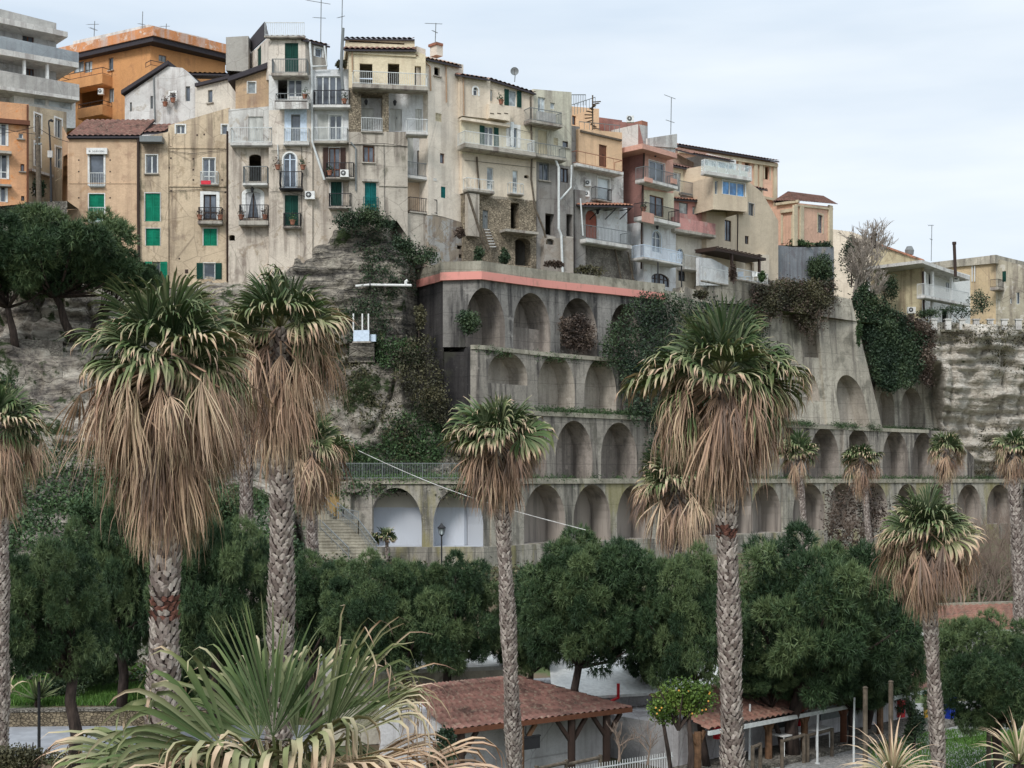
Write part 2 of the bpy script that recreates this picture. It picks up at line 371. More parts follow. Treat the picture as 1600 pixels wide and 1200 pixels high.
def sheet(mb, pos, u0, u1, zb, zt, holes, rev=.25, mi=0, rmi=0, floor=True, maxstep=None):
    """wall sheet with real openings. pos(u,z,o); zb/zt profiles [(u,z)..]; holes (u0,u1,z0,z1,archrise)"""
    cuts = {u0, u1}
    for a, b in list(zb) + list(zt):
        if u0 < a < u1: cuts.add(a)
    H = []
    for h in holes:
        a, b, z0, z1, ar = h
        a = max(a, u0 + 1e-3); b = min(b, u1 - 1e-3)
        if b <= a: continue
        H.append((a, b, z0, z1, ar)); cuts.update((a, b))
        if ar:
            for k in range(1, 14): cuts.add(a + (b - a) * (1 - math.cos(math.pi * k / 14)) / 2)
    if maxstep:
        k = int((u1 - u0) / maxstep)
        for i in range(1, k): cuts.add(u0 + (u1 - u0) * i / k)
    cuts = sorted(cuts)
    def top(h, u):
        a, b, z0, z1, ar = h
        if not ar: return z1
        t = max(0, 1 - ((2 * u - a - b) / (b - a)) ** 2)
        return z1 - ar + ar * math.sqrt(t)
    for a, b in zip(cuts, cuts[1:]):
        if b - a < 1e-6: continue
        m = (a + b) / 2
        ca, cb = interp(zb, a), interp(zb, b)
        for h in sorted([h for h in H if h[0] < m < h[1]], key=lambda h: h[2]):
            ta, tb = top(h, a), top(h, b)
            if h[2] > ca: mb.face([pos(a, ca, 0), pos(b, cb, 0), pos(b, h[2], 0), pos(a, h[2], 0)], mi)
            if floor: mb.face([pos(a, h[2], 0), pos(b, h[2], 0), pos(b, h[2], -rev), pos(a, h[2], -rev)], rmi)
            mb.face([pos(a, ta, -rev), pos(b, tb, -rev), pos(b, tb, 0), pos(a, ta, 0)], rmi)
            if a == h[0]: mb.face([pos(a, h[2], -rev), pos(a, ta, -rev), pos(a, ta, 0), pos(a, h[2], 0)], rmi)
            if b == h[1]: mb.face([pos(b, h[2], 0), pos(b, tb, 0), pos(b, tb, -rev), pos(b, h[2], -rev)], rmi)
            ca, cb = ta, tb
        za, zb_ = interp(zt, a), interp(zt, b)
        if za > ca or zb_ > cb: mb.face([pos(a, ca, 0), pos(b, cb, 0), pos(b, max(zb_, cb), 0), pos(a, max(za, ca), 0)], mi)
    return cuts
# ================================================================ STRUCTURE: ground, cliffs, arcades
def gz(x, y):
    def sm(t): t = max(0, min(1, t)); return t * t * (3 - 2 * t)
    z = 3.6 * sm((y - 62) / 28)
    if x < -6: z += .7 * sm((y - 55.6) / .3) * sm((-8 - x) / 2)
    return z
n = NT('ground_soil'); f = n.noise(n.pos, .35, 6, .6); g = n.noise(n.pos, 4, 5, .7)
c = n.mix(n.rng(f, .42, .56), mul(T((118, 102, 84)), .7), n.mix(g, (.05, .075, .025), (.10, .13, .05))); c = n.mix(n.rng(g, .5, .8, 0, .5), c, (.05, .04, .03))
n.bump(g, .5, .05); M['soil'] = n.done(c, .95)
n = NT('gravel'); f = n.vor(n.pos, 18, out=1); g = n.noise(n.pos, .8, 5)
c = n.mix(n.sep(f, 0), T((112, 112, 110)), T((168, 166, 162))); c = n.mix(n.rng(g, .45, .7, 0, .5), c, T((96, 96, 92))); M['gravel'] = n.done(c, .95)
mb = MB(); xs = list(range(-320, -60, 20)) + [-60 + 2 * i for i in range(66)] + list(range(72, 420, 20)); ys = [-150, -80, -30, 0, 20, 35] + [40 + i for i in range(0, 15)] + [55.6, 55.9] + [57 + i * 1.5 for i in range(40)] + [125, 150, 190]
for y in ys:
    for x in xs: mb.v.append((x, y, gz(x, y) - (.03 if 30 < y < 60 else 0) + .10 * noise.noise((x * .2, y * .2, 0)) * (1 if y > 62 else 0)))
nx = len(xs)
for j in range(len(ys) - 1):
    for i in range(nx - 1): mb.f.append((j * nx + i, j * nx + i + 1, (j + 1) * nx + i + 1, (j + 1) * nx + i)); mb.m.append(0)
tag(mb.build('ground', M['soil'], smooth=True), kind='structure')
# plateau on which the town stands
mb = MB(); mb.face([(-900, 109, 26), (-12, 109, 26), (-12, 1200, 26), (-900, 1200, 26)]); mb.face([(-12, 109, 26), (20, 124, 26), (20, 1200, 26), (-12, 1200, 26)]); mb.face([(20, 124, 26), (44, 146, 26), (44, 1200, 26), (20, 1200, 26)]); mb.face([(44, 146, 26), (62, 151, 26), (1200, 300, 26), (1200, 1200, 26), (44, 1200, 26)])
tag(mb.build('plateau', M['soil']), kind='structure')

# cliffs: cross sections (z -> Y) at successive px, interpolated and roughened
def cliff(name, cols, mat, px0, px1, nu, z0, z1, nz_, amp=1.0, seed=0, strat=.5):
    keys = sorted(cols); zs = [z0 + (z1 - z0) * j / nz_ for j in range(nz_ + 1)]
    V = []
    for j, z in enumerate(zs):
        for i in range(nu + 1):
            px = px0 + (px1 - px0) * i / nu
            ys_ = [interp(cols[k], z) for k in keys]
            Y = interp(list(zip(keys, ys_)), px)
            x = X_(px, Y)
            q = Vector((x * .22 + seed, z * .22, seed))
            d = noise.fractal(q, 1.0, 2.0, 5) * 1.6 * amp + strat * noise.noise(Vector((x * .06 + seed, z * 1.6 + 1.2 * noise.noise(Vector((x * .12, z * .2, seed))), 3))) * amp + .55 * amp * noise.noise(Vector((x * .7, z * .8, seed + 2))) + .25 * noise.noise(Vector((x * 1.4, z * 1.4, seed)))
            st_ = noise.noise(Vector((x * .10 + seed, z * 2.3 + .6 * noise.noise(Vector((x * .15, z * .3, 8))), 5))); d += strat * .4 * (1 - 2 * abs(st_)) * amp * .6
            ck = 1 - abs(noise.noise(Vector((x * .32 + seed, z * .13, 11)))) * 2.2; d -= max(0, ck - .78) * 3.2 * amp
            V.append((x, Y - d, z + .3 * noise.noise(Vector((x * .4, 7, z * .4)))))
    F = [(j * (nu + 1) + i, j * (nu + 1) + i + 1, (j + 1) * (nu + 1) + i + 1, (j + 1) * (nu + 1) + i) for j in range(nz_) for i in range(nu)]
    me = np_mesh(name, V, F); o = link_mesh(name, me, mat, smooth=False); tag(o, kind='structure'); return V
# left: the high rock with its garden ledge, then the slope down behind the pines
CL = {-500: [(0, 62), (6, 74), (10, 82), (14, 86), (18, 89), (19.2, 90), (19.4, 97), (22, 98), (28, 100)],
      0: [(0, 62), (6, 76), (10, 84), (14, 88), (18, 90), (19.2, 90.5), (19.4, 97.5), (22, 98.5), (28, 100)],
      200: [(0, 64), (6, 78), (10, 86), (14, 90), (18, 93), (20, 97), (22, 101), (24, 102.6), (25.4, 106.5), (28, 106.5)],
      330: [(0, 66), (6, 80), (10, 89), (14, 94), (18, 98), (20, 101), (24.6, 103.1), (26.0, 106.5), (28, 106.5)],
      430: [(0, 68), (6, 83), (9.9, 94), (10.1, 97), (14, 99), (18, 101), (20, 102.5), (24.8, 103.2), (26.4, 106.5), (28, 106.5)]}
VL = cliff('cliff', CL, M['rock_left'], -520, 445, 330, -1, 27.5, 110, 1.0, 1, .9)
# middle: hillside above the fence and the rock below the houses
CM = {430: [(9.0, 99), (10.4, 98.2), (12, 99), (16, 101), (20, 102.5), (24, 103.3), (28.2, 104.2)],
      560: [(9.0, 98.6), (10.2, 99), (12, 99.6), (15, 101), (20, 102.5), (24, 102.9), (29.3, 103.4)],
      628: [(9.0, 98.4), (10.2, 99.2), (12, 99.8), (15, 101.3), (20, 102.6), (24, 103), (29.3, 103.6)],
      655: [(9.0, 98.4), (10.2, 99.2), (12, 100.2), (14.5, 102.3), (19, 106.2), (24, 107), (29.3, 107)],
      745: [(9.0, 98.6), (10.2, 100.6), (12, 101.8), (14, 104), (19, 107), (28, 108)]}
cliff('cliff', {430: [(-1, 95), (6, 95), (8, 97.5), (10.4, 99.2)], 470: [(-1, 97), (6, 97), (8, 98.8), (10.4, 99.3)], 575: [(-1, 99.6), (6, 99.6), (10.4, 100.2)]}, M['rock_left'], 428, 575, 60, -1, 10.3, 40, .6, 31, .5)
VM = cliff('hillside', CM, M['rock_hill'], 425, 745, 150, 9.0, 20.4, 70, .8, 5, .3)
CM2 = {k: [(z, y) for z, y in v] for k, v in CM.items()}
CM2[430] = [(19, 102.3), (25.2, 103.3), (26.6, 106.5), (31, 106.5)]; CM2[462] = [(19, 102.3), (26.8, 103.2), (28.2, 106.5), (31, 106.5)]; CM2[495] = [(19, 102.4), (27.6, 103.2), (29, 106), (31, 106.5)]; CM2[522] = [(19, 102.4), (24, 102.8), (28.9, 103.2), (30, 106), (31, 106)]
CM2[560] = [(19, 102.4), (25, 102.6), (29.6, 103.1), (30.6, 106)]; CM2[605] = [(19, 102.4), (25, 102.7), (29.2, 103.3), (30.4, 106)]; CM2[628] = [(19, 102.4), (25, 103), (27.2, 103.6), (28.4, 106.5), (31, 107)]
VM2 = cliff('rock_face', CM2, M['rock_mid'], 425, 720, 150, 20.2, 30.4, 70, .38, 9, .7)
# behind the arcades and up to the right-hand town
ARC = [(540, 98), (560, 98), (750, 98), (850, 103.6), (950, 108.5), (1030, 113), (1130, 119), (1290, 131), (1400, 139), (1500, 145.5), (1620, 153)]
CR = {700: [(0, 104), (28, 106)], 1030: [(0, 119), (28, 121)], 1130: [(0, 126), (20, 126), (27, 124)], 1290: [(0, 138), (20, 139), (32, 139.5)], 1400: [(0, 148), (21, 149), (23, 144), (27, 142.5)], 1442: [(0, 152), (21.5, 152), (22.8, 144.4), (26.6, 143.4)],
      1474: [(0, 150), (10, 150), (15, 147.5), (20, 145), (26.6, 143.6)], 1620: [(0, 158), (10, 157), (12, 152), (20, 150), (26.6, 148)], 1900: [(0, 175), (10, 173), (20, 165), (27.5, 162)]}
VR = cliff('cliff', CR, M['rock_right'], 700, 1900, 420, -1, 26.6, 120, 1.1, 20, .8)

def arcpos(setback, batter=.05, zref=10, pl=ARC):
    def pos(u, z, o):
        Ya, Yb = interp(pl, u - 45), interp(pl, u + 45); d = Vector((X_(u + 45, Yb) - X_(u - 45, Ya), Yb - Ya)).normalized(); nn = Vector((d.y, -d.x))
        Y = interp(pl, u) + setback * 1.3 + ((z - zref) * batter * 1.2 if o > -.5 else 0); x = X_(u, Y)
        return Vector((x + nn.x * o, Y + nn.y * o, z))
    return pos
def zat(u, py, sb=0): return Z_(py, interp(ARC, u) + sb * 1.3)
def arcade(label, px0, px1, zb, zt, setback, arches, mats, coping=True, whites=(), fills=(), D=5, rev=2.1, ztp=None):
    pos = arcpos(setback, .05, zb)
    c = pos((px0 + px1) / 2, zb, 0); t = thing('arcaded_wall', label, 'retaining wall', (c.x, c.y, zb), 'tiers of the arcaded retaining wall')
    mb = MB(); holes = []
    for (cx, hw, pt, pb) in arches:
        z1 = zat(cx, pt, setback); z0 = zb + .02 if pb is None else zat(cx, pb, setback)
        holes.append((cx - hw, cx + hw, z0, z1, min((z1 - z0) * .78, (z1 - zb) * .62)))
    ztop = ztp or [(px0, zt), (px1, zt)]
    cuts = sheet(mb, pos, px0, px1, [(px0, zb), (px1, zb)], ztop, holes, rev, 0, 1, True, 12)
    for a, b in zip(cuts, cuts[1:]):   # ledge on top
        za, zb2 = interp(ztop, a), interp(ztop, b)
        mb.face([pos(a, za, 0), pos(b, zb2, 0), pos(b, zb2, -D), pos(a, za, -D)], 0)
    for u in (px0, px1):
        z2 = interp(ztop, u)
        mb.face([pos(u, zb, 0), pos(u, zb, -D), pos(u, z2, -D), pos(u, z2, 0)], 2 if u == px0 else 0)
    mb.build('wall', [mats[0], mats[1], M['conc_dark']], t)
    for i, (cx, hw, pt, pb) in enumerate(arches):
        z1 = zat(cx, pt, setback)
        bk = MB(); a, b = cx - hw - 6, cx + hw + 6; k = 6
        for j in range(k):
            ua, ub = a + (b - a) * j / k, a + (b - a) * (j + 1) / k
            bk.face([pos(ua, zb, -rev), pos(ub, zb, -rev), pos(ub, z1 + .3, -rev), pos(ua, z1 + .3, -rev)], 0)
        bk.build('niche_back', M['niche_white'] if i in whites else mats[1], t)
    for (a, b, z0, z1, o0, o1) in fills:
        fm = MB(); k = 4
        for j in range(k):
            ua, ub = a + (b - a) * j / k, a + (b - a) * (j + 1) / k
            fm.hexa([pos(ua, z0, o1), pos(ub, z0, o1), pos(ub, z0, o0), pos(ua, z0, o0), pos(ua, z1, o1), pos(ub, z1, o1), pos(ub, z1, o0), pos(ua, z1, o0)])
        fm.build('parapet', mats[1], t)
    return t, pos
def strips(t, pos, u0, u1, z0, z1, o0, o1, mat, name, step=10, ztop=None):
    mb = MB(); k = max(1, int((u1 - u0) / step))
    for j in range(k):
        ua, ub = u0 + (u1 - u0) * j / k, u0 + (u1 - u0) * (j + 1) / k
        if callable(z0): a0, b0, a1, b1 = z0(ua), z0(ub), z1(ua), z1(ub)
        else: a0 = b0 = z0; a1 = b1 = z1
        mb.hexa([pos(ua, a0, o1), pos(ub, b0, o1), pos(ub, b0, o0), pos(ua, a0, o0), pos(ua, a1, o1), pos(ub, b1, o1), pos(ub, b1, o0), pos(ua, a1, o0)])
    return mb.build(name, mat, t)
# tier 4 (bottom)
A4 = [(618, 41, 762, None), (716, 39, 764, None)] + [(c_, h_, p_, None) for c_, h_, p_ in
      [(851, 32, 757), (925, 29, 757), (990, 26, 758), (1052, 25, 758), (1108, 23, 758), (1155, 21, 757), (1197, 23, 757), (1264, 25, 755), (1317, 23, 755), (1367, 20, 755), (1418, 19, 756), (1466, 18, 757), (1514, 19, 757), (1562, 20, 757), (1610, 19, 757)]]
t4, p4 = arcade('lowest arcade tier with two whitewashed niches, behind the pine tops', 545, 1640, 5.2, 10.0, 0, A4[:2] + A4[2:], (M['conc_y'], M['niche_low']), whites=(0, 1), D=6)
strips(t4, p4, 540, 1640, 9.72, 10.12, -.02, .14, M['coping'], 'ledge')
strips(t4, p4, 530, 1640, 3.0, 5.2, -.5, .55, M['conc_y'], 'plinth')
for u in (770, 1090, 1225, 1292): strips(t4, p4, u - 4, u + 4, 5.2, 9.72, -.02, .10, M['conc_light'], 'pier', 8)
# painted light blue pier pair edges / the yellow stained return wall at left
# tier 3
A3 = [(c_, h_, p_, None) for c_, h_, p_ in [(832, 22, 662), (897, 29, 657), (967, 28, 660), (1172, 24, 666), (1232, 21, 667), (1288, 23, 668), (1341, 21, 670), (1399, 20, 673), (1443, 18, 676), (1490, 17, 679)]]
t3, p3 = arcade('second lowest arcade tier with tall shadowed niches and mossy ledge', 812, 1522, 10.0, 15.2, 1.1, A3, (M['conc'], M['niche']), D=4.5, ztp=[(812, 15.3), (1300, 15.4), (1480, 15.2), (1500, 14), (1522, 12.5)])
strips(t3, p3, 812, 1450, 14.95, 15.3, -.02, .12, M['coping'], 'ledge')
for u in (1013, 1030, 1215, 1318): strips(t3, p3, u - 4, u + 4, 10.15, 14.9, -.02, .35, M['conc'], 'pier', 8)
# tier 2
A2 = [(793, 31, 550, 600), (869, 29, 553, None), (938, 25, 560, None), (1000, 24, 564, None)]
t2, p2 = arcade('third arcade tier with ivy spilling over its right end', 735, 1075, 15.3, 19.9, 2.3, A2, (M['conc'], M['niche_light']), D=4, fills=[], rev=1.9)
strips(t2, p2, 735, 1060, 19.7, 20.02, -.02, .12, M['coping'], 'ledge')
# tier 1
A1 = [(758, 31, 449, None), (831, 29, 457, None), (904, 29, 465, None), (976, 24, 474, None)]
t1, p1 = arcade('top arcade tier below the long pink painted band', 692, 1036, 19.95, 25.1, 3.2, A1, (M['conc_top'], M['niche']), D=4, fills=[(800, 862, 20.0, 22.0, -1.4, -1.2)], ztp=[(692, 25.2), (1036, 25.8)], rev=2.4)
zl = lambda k: (lambda u: k + (u - 692) / 344 * .55)
strips(t1, p1, 688, 1036, zl(24.95), zl(25.55), -1.0, .30, M['pinkband'], 'painted_band')
strips(t1, p1, 688, 1036, zl(25.55), zl(26.35), -1.0, .22, M['coping'], 'coping')
# dark returns on the left of tiers 1 and 2 (turn back into the hill)
def ret(label, px, Y0, px1, Y1, z0, z1, mat, extra=None):
    F = Fac(px1, Y1, px, Y0); t = thing('return_wall', label, 'retaining wall', (X_(px, Y0), Y0, z0)); mb = MB()
    b = .05
    def pos(u, z, o): q = F.p(u, z, o); q.y += (z - z0) * .02; return q
    sheet(mb, pos, 0, F.len, [(0, z0), (F.len, z0)], [(0, z1), (F.len, z1)], [], maxstep=1)
    mb.face([pos(0, z1, 0), pos(F.len, z1, 0), pos(F.len, z1, -3), pos(0, z1, -3)]); mb.build('wall', mat, t)
    return t, F, pos
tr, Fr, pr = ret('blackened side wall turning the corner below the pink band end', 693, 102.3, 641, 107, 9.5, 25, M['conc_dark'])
mb = MB()
Fr.box(mb, -.2, Fr.len + .1, 24.95, 25.55, 0, .15); o_ = mb.build('painted_band', M['pinkband'], tr)
for v in o_.data.vertices: v.co.y += .25
mb = MB(); Fr.box(mb, -.2, Fr.len + .1, 25.55, 26.35, 0, .1); o_ = mb.build('coping', M['coping'], tr)
for v in o_.data.vertices: v.co.y += .25
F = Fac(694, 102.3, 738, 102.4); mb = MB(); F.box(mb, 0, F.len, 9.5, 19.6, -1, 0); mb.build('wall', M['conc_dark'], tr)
# left end of lowest tier: yellow stained wall and buttress
F = Fac(478, 98.6, 548, 98.4); t = thing('stained_wall', 'ochre stained retaining wall beside the concrete stairway', 'retaining wall', (X_(510, 98.5), 98.5, 5))
mb = MB(); sheet(mb, F.p, 0, F.len, [(0, 3), (F.len, 3)], [(0, 9.95), (F.len, 9.95)], []); mb.face([F.p(0, 9.95), F.p(F.len, 9.95), F.p(F.len, 9.95, -2), F.p(0, 9.95, -2)])
mb.build('wall', wallmat('ochre_stained_wall', (172, 146, 96), (90, 72, 54), .9, seed=7), t)
mb = MB(); u, _ = F.uz(548, 800); F.box(mb, u - .7, u + .1, 3, 9.9, -.5, .7); mb.build('buttress', M['conc_light'], t)
mb = MB(); u, _ = F.uz(562, 800, .2); F.box(mb, u - .3, u + .9, 3.2, 9.7, -.5, .2); mb.build('pier', M['conc'], t)

# ---------------- battered tower on the right
LE = [(15.2, 1228), (23.2, 1222), (29, 1214)]; RE = [(15.2, 1379), (22.6, 1352), (28.2, 1330), (29, 1327)]
YT = [(0, 131.5), (1, 136.5)]
def tpos(u, z, o):     # u 0..1 across the leaning face
    pxl, pxr = interp(LE, z), interp(RE, z); px = pxl + (pxr - pxl) * u
    Y = interp([(1214, 130.6), (1379, 138.5)], px) + (z - 15.2) * .10
    q = P(px, HZ, Y); q.z = z; q.x += .72 * o; q.y -= .7 * o
    return q
def tu(px, z): a, b = interp(LE, z), interp(RE, z); return (px - a) / (b - a)
tt = thing('battered_wall', 'tall leaning pale stone buttress wall with two niches, right of the arcades', 'retaining wall', tuple(tpos(.5, 15.2, 0)))
mb = MB(); zc = lambda px, py: Z_(py, interp([(1214, 133), (1379, 139)], px))
holes = [(tu(1309, 17.5), tu(1353, 17.5), 15.25, zc(1330, 587), 2.4), (tu(1246, 18), tu(1281, 18), zc(1265, 627), zc(1265, 585), 1.7), (tu(1252, 24), tu(1283, 24), zc(1268, 560), zc(1268, 485), 0)]
sheet(mb, tpos, 0, 1, [(0, 15.2), (1, 15.2)], [(0, 29), (1, 28.2)], holes, 1.6, 0, 1, maxstep=.08)
for a in range(10): mb.face([tpos(a / 10, 29 - .8 * a / 10, 0), tpos((a + 1) / 10, 29 - .8 * (a + 1) / 10, 0), tpos((a + 1) / 10, 29, -5), tpos(a / 10, 29, -5)])
zz = [15.2 + i * 1.3 for i in range(11)]
for a, b in zip(zz, zz[1:]):
    b = min(b, 28.2); mb.face([tpos(1, a, 0), tpos(1, a, -6), tpos(1, b, -6), tpos(1, b, 0)]); mb.face([tpos(0, a, 0), tpos(0, b, 0), tpos(0, b, -6), tpos(0, a, -6)])
mb.build('wall', [M['conc_light'], M['niche_light']], tt)
for h in holes:
    b_ = MB(); b_.face([tpos(h[0] - .05, h[2] - .1, -1.6), tpos(h[1] + .05, h[2] - .1, -1.6), tpos(h[1] + .05, h[3] + .2, -1.6), tpos(h[0] - .05, h[3] + .2, -1.6)]); b_.build('niche_back', M['niche_light'], tt)
mb = MB()
for a, b in zip(zz, zz[1:]):
    b = min(b, 26.5)
    if b > a: u0, u1 = tu(1287, a), tu(1306, a); mb.hexa([tpos(u0, a, .0), tpos(u1, a, .0), tpos(u1, a, -.3), tpos(u0, a, -.3), tpos(u0, b, .0), tpos(u1, b, .0), tpos(u1, b, -.3), tpos(u0, b, -.3)])
mb = MB(); mb.hexa([tpos(tu(1290, 15.3), 15.3, .22), tpos(tu(1307, 15.3), 15.3, .22), tpos(tu(1307, 15.3), 15.3, -.1), tpos(tu(1290, 15.3), 15.3, -.1), tpos(tu(1272, 27), 26.4, .22), tpos(tu(1288, 27), 26.4, .22), tpos(tu(1288, 27), 26.4, -.1), tpos(tu(1272, 27), 26.4, -.1)])
mb.build('pilaster', M['conc_light'], tt)
# row of niches right of the tower
RB = [(1375, 141.5), (1460, 149)]
def rpos(u, z, o):
    Y = interp(RB, u) + (z - 15.2) * .12; q = P(u, HZ, Y); q.z = z; q.x += .66 * o; q.y -= .75 * o; return q
tn = thing('niche_wall', 'small pale wall of two niches beneath the hanging ivy, right of the tall buttress', 'retaining wall', tuple(rpos(1420, 15, 0)))
mb = MB(); hs = [(1372, 1398, 15.25, 19.6, 2.2), (1408, 1441, 15.25, 19.9, 2.4)]
sheet(mb, rpos, 1368, 1462, [(1368, 15), (1470, 15)], [(1368, 21.5), (1440, 21.5), (1447, 21), (1462, 15.5)], hs, 1.5, 0, 1, maxstep=12)
mb.build('wall', [M['conc_light'], M['niche_light']], tn)
for a, b, z0, z1, r_ in hs:
    b_ = MB(); b_.face([rpos(a - 3, z0, -1.5), rpos(b + 3, z0, -1.5), rpos(b + 3, z1 + .3, -1.5), rpos(a - 3, z1 + .3, -1.5)]); b_.build('niche_back', M['niche_light'], tn)
mb = MB(); k0, k1 = rpos(1440, 15, .5), rpos(1466, 15, .5); k2, k3 = rpos(1441, 22.5, 0), rpos(1447, 22.5, 0)
mb.hexa([k0, k1, rpos(1466, 15, -2), rpos(1440, 15, -2), k2, k3, rpos(1447, 22.5, -2), rpos(1441, 22.5, -2)]); mb.build('buttress', M['conc_light'], tn)
# grey wall under the chapel + terrace walls between pink band and tower
F = Fac(1030, 117.6, 1222, 130.4)
t = thing('terrace_wall', 'long mottled terrace wall under the white and beige houses', 'retaining wall', tuple(F.p(F.len / 2, 24)))
mb = MB(); pr_ = [(1030, 452), (1068, 458), (1070, 448), (1105, 458), (1110, 438), (1222, 438)]
zt = [F.uz(a, b) for a, b in pr_]
sheet(mb, F.p, 0, F.len, [(0, 15.3), (F.len, 15.3)], zt, [], maxstep=4); 
for a, b in zip(zt, zt[1:]): mb.face([F.p(a[0], a[1]), F.p(b[0], b[1]), F.p(b[0], b[1], -5), F.p(a[0], a[1], -5)])
mb.build('wall', M['conc_light'], t)
F = Fac(1214, 134.5, 1303, 139)
t = thing('terrace_wall', 'blue grey rendered wall carrying the pink chapel', 'retaining wall', tuple(F.p(F.len / 2, 28)))
mb = MB(); zt = [F.uz(1214, 383), F.uz(1240, 386), F.uz(1303, 386)]; sheet(mb, F.p, 0, F.len, [(0, 26), (F.len, 26)], zt, [])
mb.face([F.p(0, zt[0][1]), F.p(F.len, zt[2][1]), F.p(F.len, zt[2][1], -6), F.p(0, zt[0][1], -6)]); mb.face([F.p(0, 26), F.p(0, zt[0][1]), F.p(0, zt[0][1], -6), F.p(0, 26, -6)]); mb.face([F.p(F.len, 26), F.p(F.len, zt[2][1]), F.p(F.len, zt[2][1], -6), F.p(F.len, 26, -6)])
mb.build('wall', wallmat('blue_grey_render', (134, 138, 142), (92, 90, 88), .6, flake=(160, 152, 140), famt=.2, seed=3), t)
# upper-left garden wall + lower stone wall
F = Fac(-200, 100.5, 105, 101)
t = thing('garden_wall', 'old rubble wall below the orange house, behind the umbrella pine', 'stone wall', tuple(F.p(F.len / 2, 20)))
mb = MB(); zt = [F.uz(-200, 322), F.uz(105, 314)]
sheet(mb, F.p, 0, F.len, [(0, 19.2), (F.len, 19.2)], zt, [(*(F.uz(x0, 500)[0] for x0 in (a_, b_)), F.uz(20, 518)[1], F.uz(20, 498)[1], 0) for a_, b_ in ((-60, -20), (12, 55), (68, 100))], 1.2)
mb.face([F.p(0, zt[0][1]), F.p(F.len, zt[1][1]), F.p(F.len, zt[1][1], -3), F.p(0, zt[0][1], -3)]); mb.build('wall', M['rubble_grey'], t)
F = Fac(-200, 91.5, 98, 92)
t = thing('garden_wall', 'low stone retaining wall along the ledge under the umbrella pine trunk', 'stone wall', tuple(F.p(F.len / 2, 17)))
mb = MB(); sheet(mb, F.p, 0, F.len, [(0, 15.5), (F.len, 15.5)], [(0, 20.2), (F.len, 19.3)], []); mb.face([F.p(0, 20.2), F.p(F.len, 19.3), F.p(F.len, 19.3, -8), F.p(0, 20.2, -8)]); mb.build('wall', M['rubble_grey'], t)
